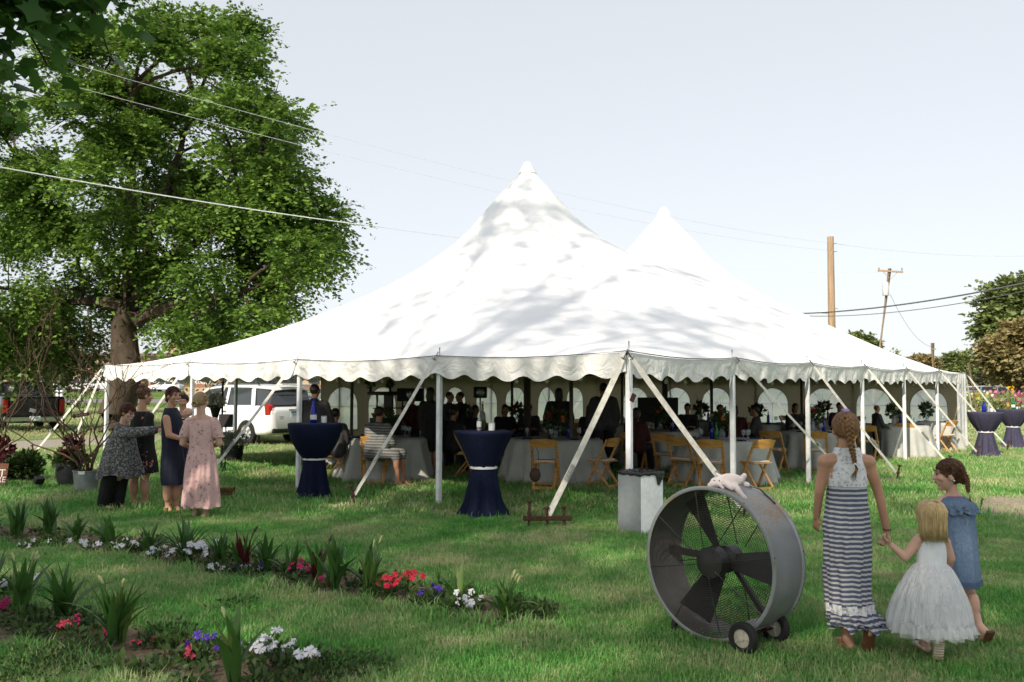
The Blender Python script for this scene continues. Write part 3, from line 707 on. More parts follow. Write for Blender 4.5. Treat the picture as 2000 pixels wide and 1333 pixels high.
def arrangement(pos, label, seed, cols=(0, 1, 2), s=1.0, tall=True, vm=None, group='table flower arrangements'):
    rg = np.random.default_rng(seed); t = thing('flower_arrangement', label, 'flowers', pos, 0, group, s)
    MB().lathe([(.045, 0), (.055, .01), (.05, .10), (.04, .17), (.055, .20)], 16).build('vase', vm or M_CLG, t, 'all')
    Q = leafball(rg, 130, (.16, .16, .14), (0, 0, .30), .12); link('foliage', npmesh('foliage', Q.reshape(-1, 3), np.arange(len(Q)*4).reshape(-1, 4)), L_VASE, t, False)
    for i in range(9):
        a = rg.uniform(0, 6.28); e = rg.uniform(.1, 1.2); d = Vector((math.cos(a)*math.cos(e), math.sin(a)*math.cos(e), math.sin(e)))
        q = Vector((0, 0, .28))+d*.19; inst('flower', HEADS[cols[i % len(cols)]], t, q, d.to_track_quat('Z', 'Y').to_euler(), rg.uniform(.7, 1.2))
    if tall:
        mb = MB()
        for i in range(6):
            a = rg.uniform(0, 6.28); l = rg.uniform(.35, .6); mb.tube([(0, 0, .2), (.06*math.cos(a), .06*math.sin(a), .2+l*.6), (.16*math.cos(a), .16*math.sin(a), .2+l)], [.003, .002, .001], 4)
        mb.build('twigs', M_DARKWOOD, t)
    return t
def glass(pos, label, group):
    t = GL.copy() if GL.users > 1 or GL.get('used') else GL
    o = bpy.data.objects.new('wine_glass', GLM); COL.objects.link(o); o.location = pos; tag(o, label, 'glass', group); return o
GLM = MB().lathe([(.03, 0), (.03, .004), (.005, .01), (.005, .08), (.03, .10), (.036, .14), (.03, .18)], 12).mesh('wine_glass'); GLM.materials.append(M_CLG); GL = None
def glass(pos, label, group):
    o = bpy.data.objects.new('wine_glass', GLM); COL.objects.link(o); o.location = pos; return tag(o, label, 'glass', group)
M_NAPKIN = mat('navy_napkin', (.015, .02, .06), .8, .2, 30)
def dress_table(c, r, name, seed, cols, extra=()):
    rg = random.Random(seed); z = .743
    arrangement(c+Vector((0, 0, z)), 'flower arrangement with '+name, seed, cols, 1.05)
    for i in range(6):
        a = rg.uniform(0, 6.28); q = c+Vector((math.cos(a)*r*.62, math.sin(a)*r*.62, z)); glass(q, 'stemmed glass set on '+name[name.index('on ')+3:] if 'on ' in name else 'stemmed glass on a banquet table', 'glasses on the banquet tables')
    for i in range(5):
        a = 2*PI*i/5+rg.uniform(-.2, .2); q = c+Vector((math.cos(a)*r*.78, math.sin(a)*r*.78, z+.012))
        n = MB().box((0, 0, 0), (.16, .09, .022), (0, 0, a), .006).build('napkin', M_NAPKIN, None, False, q); tag(n, 'folded navy napkin on '+(name[name.index('on ')+3:] if 'on ' in name else 'a table'), 'napkin', 'napkins on the banquet tables')
    for k, (g, h, lab) in enumerate(extra):
        a = rg.uniform(3.4, 6.0); q = c+Vector((math.cos(a)*r*.35, math.sin(a)*r*.35, z)); bottle(q, lab, g, h, .036, False, 'taper' if k % 2 else 'wine', 'bottles on the banquet tables')
def face(pos, c):       # chair rotation so that it faces the table centre
    d = Vector(c)-Vector(pos); return math.atan2(d.x, -d.y)
c = round_table(750, 944, .72, 'white cloth on the round table where the man in stripes sits', 1); dress_table(c, .72, 'red blooms on the table of the man in stripes', 31, (0, 3), [(M_BLUEG, .3, 'blue bottle on the table of the man in stripes')])
chair(G(731, 946), face(G(731, 946), c)+.15, 'wooden folding chair holding the man in stripes'); chair(G(652, 940), face(G(652, 940), c)+.1, 'wooden folding chair with a white jacket hung on its back')
chair(G(838, 925), face(G(838, 925), c), 'empty folding chair in the dark beside a white tent pole')
c = round_table(1085, 948, .80, 'white cloth on the round table behind the navy cocktail table', 2); dress_table(c, .8, 'cream blooms on the round table behind the navy cocktail table', 32, (2, 0, 1), [(M_BLUEG, .28, 'blue bottle on the table behind the anchor bar'), (M_DKG, .3, 'dark bottle on the table behind the anchor bar')])
chair(G(1066, 956), face(G(1066, 956), c)-.05, 'wooden folding chair with a small bag hung on it'); chair(G(1178, 952), face(G(1178, 952), c)+.35, 'wooden folding chair between the corner strap and corner pole'); chair(G(915, 934), face(G(915, 934), c), 'folding chair partly behind the navy cocktail table')
c = round_table(1290, 915, .75, 'white cloth on the round table behind the corner pole', 3); dress_table(c, .75, 'mixed blooms on the table behind the corner pole', 33, (0, 2, 1), [(M_BLUEG, .3, 'blue bottle on the table behind the corner pole')])
chair(G(1240, 928), face(G(1240, 928), c), 'folding chair turned aside behind the corner pole'); chair(G(1302, 935), face(G(1302, 935), c)-.4, 'folding chair angled towards the table behind the corner pole')
c = round_table(1412, 950, .78, 'white cloth on the round table behind the drum fan', 4); dress_table(c, .78, 'orange lilies on the table behind the drum fan', 34, (1, 2, 0), [(M_BLUEG, .32, 'blue bottle on the table behind the drum fan'), (M_GREENG, .3, 'green bottle on the table behind the drum fan'), (M_CLG, .3, 'clear bottle on the table behind the drum fan')])
chair(G(1335, 948), face(G(1335, 948), c)+.2, 'folding chair standing askew beside the bin'); chair(G(1390, 956), face(G(1390, 956), c), 'folding chair just behind the drum fan'); chair(G(1478, 956), face(G(1478, 956), c)+.25, 'folding chair with cream pad seen from its side beside a tent pole')
c = round_table(1590, 918, .75, 'white cloth on the round table between two white tent poles', 5); dress_table(c, .75, 'deep red blooms on the table between two tent poles', 35, (0, 0, 2), [(M_CLG, .28, 'clear bottle on the table between two tent poles'), (M_BLUEG, .28, 'blue bottle on the table between two tent poles')])
chair(G(1513, 922), face(G(1513, 922), c)+.1, 'folding chair pulled back behind the side-facing chair'); chair(G(1595, 924), face(G(1595, 924), c)-.1, 'folding chair just behind a white tent pole'); chair(G(1648, 918), face(G(1648, 918), c), 'folding chair mostly hidden by the girl in stripes')
c = round_table(1748, 893, .78, 'white cloth on the round table beside the bending boy', 6); dress_table(c, .78, 'cream and pink blooms on the table beside the bending boy', 36, (2, 3, 0), [(M_BLUEG, .28, 'blue bottle on the table beside the bending boy')])
chair(G(1697, 900), face(G(1697, 900), c), 'folding chair left of the table beside the bending boy'.replace('left of', 'by'))
c = round_table(1812, 880, .72, 'white cloth on the round table by the sunlit end wall', 7); dress_table(c, .72, 'red blooms on the table by the sunlit end wall', 37, (0, 2), [])
chair(G(1766, 892), face(G(1766, 892), c)+.3, 'folding chair leaning between two tables near the end wall'); chair(G(1848, 882), face(G(1848, 882), c)+.5, 'folding chair pushed out beside the sunlit end wall')
for k, (px, py, lab) in enumerate(((905, 905, 'white cloth on the dim table behind the standing couple'), (1010, 897, 'white cloth on the dim table near the first centre pole'), (1180, 893, 'white cloth on the dim table before the far window wall'), (1480, 888, 'white cloth on the far table where guests sit'), (1370, 880, 'white cloth on the far table near the second centre pole'), (1610, 872, 'white cloth on the farthest table before the end windows'))):
    c = round_table(px, py, .76, lab, 20+k); dress_table(c, .76, 'mixed blooms on the '+lab[lab.index('the ')+4:], 50+k, ((0, 2), (1, 0), (2, 3))[k % 3], [(M_BLUEG, .3, 'blue bottle on the '+lab[lab.index('the ')+4:])])
    for a in (0.3, 2.4, 4.2):
        q = c+Vector((math.cos(a)*1.05, math.sin(a)*1.05, 0)); chair(q, face(q, c), 'folding chair around the '+lab[lab.index('the ')+4:])
# jacket and bag hung on chairs
M_JACKET = mat('white_jacket', (.62, .62, .64), .8, .1, 8, .3, 25)
q = G(652, 940); rows = []
for i, (dz, w) in enumerate(((.82, .17), (.80, .2), (.6, .21), (.35, .22), (.30, .2))):
    rows.append([(x*w, .05*math.sin(x*9)+.02*i, dz+.02*math.sin(x*7)) for x in np.linspace(-1, 1, 15)])
tag(MB().grid(rows).build('jacket', M_JACKET, None, 'all', q+Vector((0, .18-.28, 0))), 'white jacket draped over the back of a folding chair', 'jacket')
bagm = MB(); bagm.ell((0, 0, .24), (.09, .05, .11)); bagm.tube([(-.06, 0, .32), (-.05, .03, .6), (0, .04, .70), (.05, .03, .6), (.06, 0, .32)], .006, 5)
tag(bagm.build('handbag', mat('brown_bag', (.09, .05, .03), .6, .3, 20), None, 'all', G(1066, 956)+Vector((-.17, -.12, 0))), 'small brown bag hanging on a folding chair back', 'bag')
# drum fan -------------------------------------------------------------
M_DRUM = mat('galvanised_drum', (.40, .42, .43), .45, .12, 5, .1, 30, metal=.35, col2=(.50, .52, .53)); M_DRUMIN = mat('drum_inside', (.11, .10, .09), .6, .2, 6); M_BLADE = mat('fan_blade', (.028, .026, .025), .45, .2, 8)
def rust_drum():
    m = mat('rusted_drum', (.25, .265, .27), .45, .1, 5, .1, 30, metal=.3); nt = m.node_tree; N = nt.nodes; L = nt.links; b = N['Principled BSDF']
    src = b.inputs['Base Color'].links[0].from_socket; tc = N.new('ShaderNodeTexCoord'); a = N.new('ShaderNodeTexNoise'); a.inputs['Scale'].default_value = 3; c = N.new('ShaderNodeTexNoise'); c.inputs['Scale'].default_value = 70; c.inputs['Detail'].default_value = 6
    L.new(tc.outputs['Object'], a.inputs[0]); L.new(tc.outputs['Object'], c.inputs[0]); mu = N.new('ShaderNodeMath'); mu.operation = 'MULTIPLY'; L.new(a.outputs[0], mu.inputs[0]); L.new(c.outputs[0], mu.inputs[1])
    mr = N.new('ShaderNodeMapRange'); mr.inputs[1].default_value = .29; mr.inputs[2].default_value = .36; L.new(mu.outputs[0], mr.inputs[0])
    mx = N.new('ShaderNodeMix'); mx.data_type = 'RGBA'; mx.inputs[7].default_value = (.30, .19, .10, 1); L.new(mr.outputs[0], mx.inputs[0]); L.new(src, mx.inputs[6]); L.new(mx.outputs[2], b.inputs['Base Color']); return m
FR, FD = .485, .37
fan = thing('drum_fan', 'big grey steel drum fan on wheels standing in the grass', 'fan', G(1415, 1243), R(-47))
# local axes: -y front (towards the camera's left), drum axis along y
FC = Vector((0, 0, FR+.02)); MY = Matrix.Rotation(PI/2, 3, 'X')     # lathe z -> -y
def drumlathe(pr, n=64, cap=False): return MB().lathe(pr, n, FC, MY, cap)
drumlathe([(FR-.012, FD/2-.004), (FR, FD/2), (FR+.012, FD/2-.004), (FR+.012, FD/2-.02), (FR, FD/2-.026), (FR, -FD/2+.026), (FR+.012, -FD/2+.02), (FR+.012, -FD/2+.004), (FR, -FD/2), (FR-.012, -FD/2+.004)]).build('drum', rust_drum(), fan, True)
drumlathe([(FR-.010, FD/2-.006), (FR-.010, -FD/2+.006)]).build('drum_lining', M_DRUMIN, fan, 'all')
def F(x, y, z): return FC+Vector((x, y, z))
for side in (-1, 1):
    yy = side*(FD/2-.012); mb = MB()
    for i in range(26):
        r = .10+(FR-.02-.10)*i/25; dome = .02*(1-(r/FR)**2); mb.tube([F(r*math.cos(a), yy+side*dome, r*math.sin(a)) for a in [2*PI*j/48 for j in range(48)]], .0016, 4, closed=True)
    mb.build('guard_rings', M_BLADE, fan)
    for k in range(8):
        a = 2*PI*k/8+.2; MB().tube([F(.08*math.cos(a), yy+side*.022, .08*math.sin(a)), F(.25*math.cos(a), yy+side*.016, .25*math.sin(a)), F(FR*math.cos(a), yy+.0*side, FR*math.sin(a))], .004, 5).build('guard_spoke', M_BLADE, fan)
    for k in range(8):
        a = 2*PI*k/8+.2; MB().ell(F((FR+.006)*math.cos(a), yy, (FR+.006)*math.sin(a)), (.009, .009, .009), None, 8, 5).build('clip', M_BLADE, fan)
hub = MB().lathe([(.02, -.13), (.085, -.12), (.09, -.02), (.055, 0), (.05, .06), (.10, .075), (.10, .16), (.03, .175)], 20, FC, MY); hub.build('hub', M_BLADE, fan, True)
for k in range(3):
    a0 = 2*PI*k/3+.0; mb = MB(); rows = []
    for i in range(9):
        r = .06+(FR-.09)*i/8; w = .10+.14*(i/8)**.8; tw = .65-.35*i/8; row = []
        for j in range(5):
            s = (j/4-.5)*2*w/2*1.0; x, z, y = r, s*math.cos(tw), s*math.sin(tw)*1.0+.012*(1-(j/2-1)**2)
            ca, sa = math.cos(a0), math.sin(a0); row.append(F(x*ca-z*sa, y, x*sa+z*ca))
        rows.append(row)
    mb.grid(rows); mb.build('blade', M_BLADE, fan, 'all')
MB().box(F(0, .06, 0), (FR*1.96, .035, .05)).build('motor_mount', M_BLADE, fan)
for s in (-1, 1): MB().bar(F(0, .07, 0), F(s*.30, .07, -.37), .03, .03).build('motor_brace', M_BLADE, fan)
M_TYRE = mat('rubber', (.012, .012, .012), .8, .2, 20, .2, 60); M_HUBW = mat('cream_wheel', (.42, .39, .31), .5, .2, 14)
AX = FC+Vector((.30, 0, -.385)); AX.z = .098
axo = MB().tube([AX+Vector((0, -FD/2-.06, 0)), AX+Vector((0, FD/2+.03, 0))], .012, 8).build('axle', M_RUST, fan, True)
for s in (-1, 1):
    w = AX+Vector((.0, s*(FD/2-.0)-.05, 0)); wt = MB().lathe([(.058, -.028), (.088, -.028), (.098, -.016), (.098, .016), (.088, .028), (.058, .028), (.058, -.028)], 28, w, MY, False).build('wheel', M_TYRE, fan, True)
    MB().lathe([(.006, -.024), (.058, -.018), (.058, .018), (.02, .022), (.018, .034), (.004, .036)], 24, w, MY).build('rim', M_HUBW, wt, True)
    for k in range(5):
        a = 2*PI*k/5; MB().bar(w+Vector((.016*math.cos(a), -.024, .016*math.sin(a))), w+Vector((.054*math.cos(a), -.022, .054*math.sin(a))), .008, .008).build('spoke', M_HUBW, wt)
MB().box(AX+Vector((-.035, 0, .04)), (.03, FD*.7, .07), (0, -.6, 0)).build('axle_bracket', M_STEEL, fan)
for s in (-1, 1): MB().bar(F(-.27, s*FD*.42, -.40), Vector((-.30, s*FD*.42, 0)), .03, .03).build('leg', M_BLADE, fan)
MB().tube([F(.05, .16, FR+.01), F(.18, .17, FR-.02), F(.30, .15, FR-.10)], .007, 6).build('power_cord', M_BLADE, fan)
# plush lamb lying on the drum
M_PLUSH = mat('white_plush', (.66, .58, .57), .95, .12, 12, .6, 120, sheen=.6); M_PLPINK = mat('plush_pink', (.62, .42, .42), .9, .1, 20)
fp = fan.matrix_basis if False else Matrix.Translation(fan.location) @ Matrix.Rotation(R(-47), 4, 'Z')
lp = fp @ (FC+Vector((.06, -.02, FR-.005))); lamb = thing('plush_toy', 'white floppy plush animal lying on top of the drum fan', 'toy', lp, R(-22), None, .66)
mb = MB(); mb.ell((.02, 0, .075), (.13, .075, .07)); mb.ell((-.10, -.06, .055), (.075, .065, .055)); mb.cap((-.14, -.09, .04), (-.165, -.11, .03), .035, .026); mb.cap((.06, -.05, .04), (.15, -.14, -.05), .036, .026); mb.cap((.15, -.14, -.05), (.175, -.165, -.075), .026, .030); mb.cap((-.02, -.06, .05), (.05, -.12, .01), .032, .026)
mb.cap((.12, .03, .07), (.155, .01, .125), .035, .028); mb.cap((.10, .05, .06), (.18, .06, .03), .034, .026); mb.cap((-.06, -.04, .10), (-.12, .02, .135), .02, .014); mb.cap((-.09, -.10, .06), (-.03, -.155, .01), .02, .016)
blob('body', mb, .008, M_PLUSH, lamb, 4)
MB().ell((-.155, -.125, .045), (.012, .006, .008)).build('nose', M_PLPINK, lamb, 'all')
for dx in (-.02, .03): MB().ell((-.10+dx, -.122, .085-.02*abs(dx)*10), (.006, .004, .006)).build('eye', M_BLADE, lamb, 'all')
# bin ------------------------------------------------------------------
M_BINW = mat('white_corrugated', (.74, .75, .76), .6, .08, 20, .2, 80); M_BAG = mat('black_bin_bag', (.012, .012, .013), .25, .3, 10, .8, 18)
M_BING = mat('grey_corrugated', (.17, .19, .20), .6, .08, 20, .2, 80)
bn = thing('waste_bin', 'white and grey square waste box lined with a black bag', 'waste bin', G(1252, 1038), R(38))
BW, BH = .36, .68; hw = BW/2
for (c0, c1, m_, nm) in (((-hw, -hw), (hw, -hw), M_BINW, 'white_panel'), ((hw, -hw), (hw, hw), M_BINW, 'side_panel'), ((hw, hw), (-hw, hw), M_BING, 'back_panel'), ((-hw, hw), (-hw, -hw), M_BING, 'grey_panel')):
    a = Vector((*c0, 0)); b = Vector((*c1, 0)); d = (b-a).normalized(); nrm = Vector((d.y, -d.x, 0))
    MB().box((a+b)/2+Vector((0, 0, BH/2))-nrm*.004, (.008, (b-a).length-.004, BH) if abs(d.y) > .5 else ((b-a).length-.004, .008, BH)).build(nm, m_, bn)
rg = random.Random(5); ring = []
for (dr, z) in ((.012, BH-.10), (.014, BH-.02), (.012, BH+.012), (-.015, BH+.016), (-.03, BH-.06), (-.05, BH-.3)):
    rr = []
    for j in range(48):
        a = 2*PI*j/48; ca, sa = math.cos(a), math.sin(a); k = (hw+dr)/max(abs(ca), abs(sa)); zz = z+(.035*math.sin(a*7)+.02*math.sin(a*13) if z < BH-.05 else .006*math.sin(a*17))
        if z == BH-.10 and not (5.0 < a < 6.2): zz = BH-.025+.008*math.sin(a*11)
        rr.append((k*ca, k*sa, zz))
    ring.append(rr)
MB().loft(ring).build('bag', M_BAG, bn, 'all')
# wicker basket by the pink dress
M_WICK = mat('wicker', (.20, .095, .03), .7, .4, 30, .8, 60)
bk = thing('wicker_basket', 'small brown wicker basket on the grass beside the pink dress', 'basket', G(438, 973), .2)
for z in range(6):
    MB().tube([(.13*(1+.02*z)*s0, .09*(1+.02*z)*s1, .012+z*.022) for s0, s1 in ((-1, -1), (1, -1), (1, 1), (-1, 1))], .012, 6, closed=True).build('woven_band', M_WICK, bk, True)
for s0, s1 in ((-1, -1), (1, -1), (1, 1), (-1, 1)): MB().tube([(.12*s0, .085*s1, 0), (.14*s0, .10*s1, .14)], .01, 6).build('corner_stake', M_WICK, bk, True)
MB().box((0, 0, .01), (.24, .16, .012)).build('base', M_WICK, bk)
# things standing in the tent's gloom
M_BLACK = mat('matt_black', (.012, .012, .013), .6, .2, 10); M_HUTCH = mat('dark_hutch_wood', (.035, .022, .012), .5, .3, 8)
hq = T(11.2, 7.0); hutch = thing('hutch', 'dark wooden hutch with turned posts against the window wall', 'cabinet', hq, math.atan2(TA.y, TA.x))
MB().box((0, 0, .42), (1.0, .45, .84), None, .01).build('cupboard', M_HUTCH, hutch)
for s in (-1, 1): MB().lathe([(.03, .84), (.02, .95), (.035, 1.05), (.02, 1.2), (.03, 1.42)], 10, (s*.45, 0, 0)).build('post', M_HUTCH, hutch, True)
MB().box((0, 0, 1.46), (1.15, .5, .09), None, .02).build('cornice', M_HUTCH, hutch); MB().box((0, .05, 1.16), (.06, .3, .55)).build('divider', M_HUTCH, hutch); MB().box((0, 0, 1.08), (.9, .3, .025)).build('shelf', M_HUTCH, hutch)
arrangement(hq+Vector((-.5, 0, 1.505)), 'dark spiky greenery on the hutch top', 77, (0,), .7, False, M_BLACK); arrangement(hq+Vector((0, 0, 1.505)), 'feathery greenery on top of the hutch centre', 78, (2,), .6, False, M_BLACK)
for k, (px, py, Y, w, lab) in enumerate(((802, 772, 20.5, .62, 'wide black speaker on a stand among the guests'), (938, 767, 19.0, .28, 'small black speaker on a pole behind the champagne bottle'))):
    c = P(px, py, Y); sp = thing('speaker', lab, 'speaker', (c.x, c.y, 0), .1, 'black speakers on stands')
    MB().box((0, 0, c.z), (w, .2, .24 if k else .30), None, .015).build('cabinet', M_BLACK, sp); MB().tube([(0, 0, .02), (0, 0, c.z-.1)], .018, 8).build('stand', M_BLACK, sp)
    for a in (0, 2.1, 4.2): MB().tube([(0, 0, .45), (.32*math.cos(a), .32*math.sin(a), .01)], .012, 6).build('leg', M_BLACK, sp)
    MB().lathe([(.09, 0), (.085, .004), (.02, .012)], 18, (0, -.101, c.z), Matrix.Rotation(PI/2, 3, 'X')).build('speaker_cone', M_STEEL, sp, True)
c = P(1285, 800, 21.0); scr = thing('projector_screen', 'black flat monitor on a stand near the second centre pole', 'monitor', (c.x, c.y, 0))
MB().box((0, 0, c.z), (.95, .05, .58), None, .01).build('panel', M_BLACK, scr); MB().tube([(0, 0, .02), (0, 0, c.z-.2)], .03, 8).build('stand', M_BLACK, scr); MB().box((0, 0, .015), (.6, .4, .03)).build('foot', M_BLACK, scr)
c = T(0, 0); sg = thing('hanging_sign', 'small dark red tag hanging on the corner tent pole', 'sign', c+Vector((.06, -.08, 1.52)), .5)
MB().box((0, 0, 0), (.06, .010, .10), (0, .5, 0)).build('tag_board', mat('dark_red_sign', (.05, .012, .012), .6, .2, 20), sg); MB().tube([(-.04, 0, .07), (-.06, .0, .45)], .003, 4).build('string', M_CORD, sg)
# ------------------------------------------------------------------ people
def skinmat(name, col): return mat(name, col, .5, .10, 9, .08, 60, sub=.12, spec=.35)
SKIN = skinmat('skin_fair', (.50, .27, .18)); SKIN_P = skinmat('skin_pale', (.58, .35, .26)); SKIN_T = skinmat('skin_tan', (.40, .20, .12))
def hairmat(name, c1, c2):
    m = mat(name, c1, .38, .3, 22, .5, 60, col2=c2, stretch=(6, 6, .5), spec=.5); return m
H_BROWN = hairmat('brown_hair', (.055, .022, .010), (.19, .085, .032)); H_DARK = hairmat('dark_hair', (.010, .005, .004), (.045, .02, .014)); H_BLOND = hairmat('blond_hair', (.42, .27, .11), (.72, .55, .30)); H_DBLOND = hairmat('dark_blond_hair', (.26, .16, .07), (.52, .36, .19)); H_AUB = hairmat('auburn_hair', (.045, .012, .008), (.14, .04, .022))
H_GOLD = hairmat('golden_brown_hair', (.065, .028, .010), (.32, .16, .055))
M_EYE = mat('eye_dark', (.01, .008, .006), .2, .1, 10); M_LIP = mat('lips', (.35, .09, .08), .45, .1, 30); M_TEETH = mat('teeth', (.75, .73, .68), .3, .05, 10)
class Fig:
    """a person laid out from photo pixels: foot pixel gives place and scale; J(px,py,dy) gives a joint"""
    def __init__(s, name, label, fx, fy, group=None, cat='person', horizon=755):
        s.fx, s.fy = fx, fy; s.s = (fy-horizon)/CAMH; s.loc = G(fx, fy); s.t = thing(name, label, cat, s.loc, 0, group); s.mb = MB()
    def J(s, px, py, dy=0):
        k = 1+dy/s.loc.y
        w = P(px, py, s.loc.y+dy); return w-s.loc
    def c(s, a, b, r0, r1=None): s.mb.cap(a, b, r0, r1); return s
    def head(s, c, fwd, up=(0, 0, 1), h=.22, ears=True, chin=1.0):
        """head of height h about centre c facing fwd"""
        f = Vector(fwd).normalized(); u = Vector(up); u = (u-f*u.dot(f)).normalized(); r = f.cross(u); M = Matrix((r, f, u)).transposed(); k = h/.22; c = Vector(c)
        s.hc, s.hM, s.hk = c, M, k; L = lambda x, y, z: c+M@Vector((x*k, y*k, z*k)); s.L = L
        s.mb.ell(c+M@Vector((0, -.012*k, .025*k)), (.073*k, .088*k, .083*k), M, 18, 12)
        s.mb.ell(L(0, .022, -.028), (.058*k, .062*k, .075*k), M, 16, 10)
        s.mb.cap(L(0, .045, -.085), L(0, .055, -.088), .026*k*chin)
        s.mb.cap(L(0, .080, .012), L(0, .098, -.018), .009*k, .015*k); s.mb.cap(L(-.012, .085, -.022), L(.012, .085, -.022), .010*k)
        s.mb.cap(L(-.018, .076, -.05), L(.018, .076, -.05), .011*k)
        for e in (-1, 1):
            s.mb.cap(L(e*.036, .062, -.012), L(e*.04, .05, -.02), .024*k)
            s.mb.cap(L(e*.018, .080, .030), L(e*.045, .066, .030), .010*k)
            if ears: s.mb.ell(L(e*.074, -.005, -.008), (.010*k, .020*k, .030*k), M, 8, 6)
        return s
    def facefeat(s, smile=False):
        for e in (-1, 1):
            MB().ell(s.L(e*.031, .083, .012), (.012*s.hk, .006*s.hk, .006*s.hk), s.hM, 8, 6).build('eye', M_EYE, s.t, 'all')
            MB().tube([s.L(e*.016, .090, .034), s.L(e*.034, .086, .040), s.L(e*.05, .074, .035)], .0035*s.hk, 5).build('eyebrow', H_DARK, s.t)
        if smile:
            MB().tube([s.L(-.026, .079, -.044), s.L(-.012, .087, -.054), s.L(.012, .087, -.054), s.L(.026, .079, -.044)], .006*s.hk, 6).build('mouth', M_TEETH, s.t, 'all')
        else:
            MB().tube([s.L(-.02, .082, -.05), s.L(0, .089, -.05), s.L(.02, .082, -.05)], .0055*s.hk, 6).build('mouth', M_LIP, s.t, 'all')
    def arm(s, sh, el, wr, r=.043, k=1.0):
        s.c(sh, el, r*1.05, r*.82); s.c(el, wr, r*.80, r*.56); return s
    def hand(s, wr, d, palm, k=1.0, curl=.5, thumb=1):
        """wrist point, finger direction d, palm normal, five fingers"""
        d = Vector(d).normalized(); pn = Vector(palm); pn = (pn-d*pn.dot(d)).normalized(); sd = d.cross(pn); wr = Vector(wr)
        pc = wr+d*.045*k
        for i in range(4): s.mb.cap(wr+d*.005+sd*(i-1.5)*.010*k, wr+d*.085*k+sd*(i-1.5)*.018*k, .014*k, .0105*k)
        for i, l in enumerate((.062, .075, .07, .052)):
            b = wr+d*.085*k+sd*(i-1.5)*.0185*k; d1 = (d*math.cos(curl*.6)+pn*math.sin(curl*.6)+sd*(i-1.5)*.05).normalized(); e = b+d1*l*.52*k
            d2 = (d*math.cos(curl*1.6)+pn*math.sin(curl*1.6)).normalized(); s.mb.cap(b, e, .0092*k, .0082*k); s.mb.cap(e, e+d2*l*.5*k, .0082*k, .0066*k)
        b = wr+d*.025*k-sd*thumb*.024*k; e = b+(d*.6-sd*thumb*.75+pn*.35).normalized()*.038*k; s.mb.cap(b, e, .0115*k, .0095*k); s.mb.cap(e, e+(d*.9-sd*thumb*.2+pn*.4).normalized()*.032*k, .0095*k, .0075*k)
        return s
    def leg(s, hip, kn, an, r=.075): s.c(hip, kn, r, r*.66); s.c(kn, an, r*.66, r*.42); mid = Vector(kn).lerp(Vector(an), .3); s.mb.ell(mid+Vector((0, -.012, 0)), (r*.70, r*.72, r*1.7)); return s
    def foot(s, an, d, l=.22, r=.035):
        d = Vector((d[0], d[1], 0)).normalized(); an = Vector(an); h = an-d*l*.22; h.z = max(r*.8, an.z-.055); to = h+d*l*.82; to.z = max(r*.55, h.z-.01); s.c(an, h, r, r*.9); s.c(h, to, r*.9, r*.6); s.c(an, h.lerp(to, .6), r*.95, r*.75); sd = Vector((-d.y, d.x, 0)); s.c(to-sd*.018, to+sd*.018, r*.55); return s
    def skin(s, m=None, vox=.007, it=3, dec=None): return blob('body', s.mb, vox, m or SKIN, s.t, it, dec)
    def garment(s, name, caps, m, vox=.009, it=4, ells=()):
        mb = MB()
        for q in caps: mb.cap(*q)
        for e in ells: mb.ell(*e)
        return blob(name, mb, vox, m, s.t, it)
def loftdress(name, rings, m, parent, n=72, seed=0, inner=True):
    """rings: (centre, rx, ry, rot, ripple amplitude, ripple count, wave z) open tube with folds"""
    rg = random.Random(seed); ph = [rg.uniform(0, 6) for _ in range(6)]
    # refine rings by Catmull interpolation
    R_ = []
    for i in range(len(rings)-1):
        p0, p1, p2, p3 = rings[max(i-1, 0)], rings[i], rings[i+1], rings[min(i+2, len(rings)-1)]
        for q in np.linspace(0, 1, 7)[:-1]:
            def cat(a, b, c, d): return .5*((2*b)+(-a+c)*q+(2*a-5*b+4*c-d)*q*q+(-a+3*b-3*c+d)*q**3)
            R_.append((Vector([cat(*[Vector(p[0])[k] for p in (p0, p1, p2, p3)]) for k in range(3)]),)+tuple(cat(p0[k], p1[k], p2[k], p3[k]) for k in (1, 2, 3, 4, 6))+(p1[5],))
    l = rings[-1]; R_.append((Vector(l[0]), l[1], l[2], l[3], l[4], l[6], l[5]))
    out = []
    for (c, rx, ry, rot, amp, wz, k) in R_:
        row = []
        for j in range(n):
            a = 2*PI*j/n; w = amp*(math.sin(a*k+ph[0])+.6*math.sin(a*(k*2-3)+ph[1])+.4*math.sin(a*(k+4)+ph[2]))
            x, y = (rx+w)*math.cos(a), (ry+w)*math.sin(a); cr, sr = math.cos(rot), math.sin(rot)
            row.append(c+Vector((x*cr-y*sr, x*sr+y*cr, wz*math.sin(a*k*.5+ph[3]))))
        out.append(row)
    return MB().loft(out).build(name, m, parent, 'all')
def strands(name, curves, m, parent, r=.004, n=5):
    mb = MB()
    for c in curves: mb.tube(c, [r*(.75 if i == 0 else 1 if i < len(c)-2 else .7 if i == len(c)-2 else .25) for i in range(len(c))], n)
    return mb.build(name, m, parent, 'all')
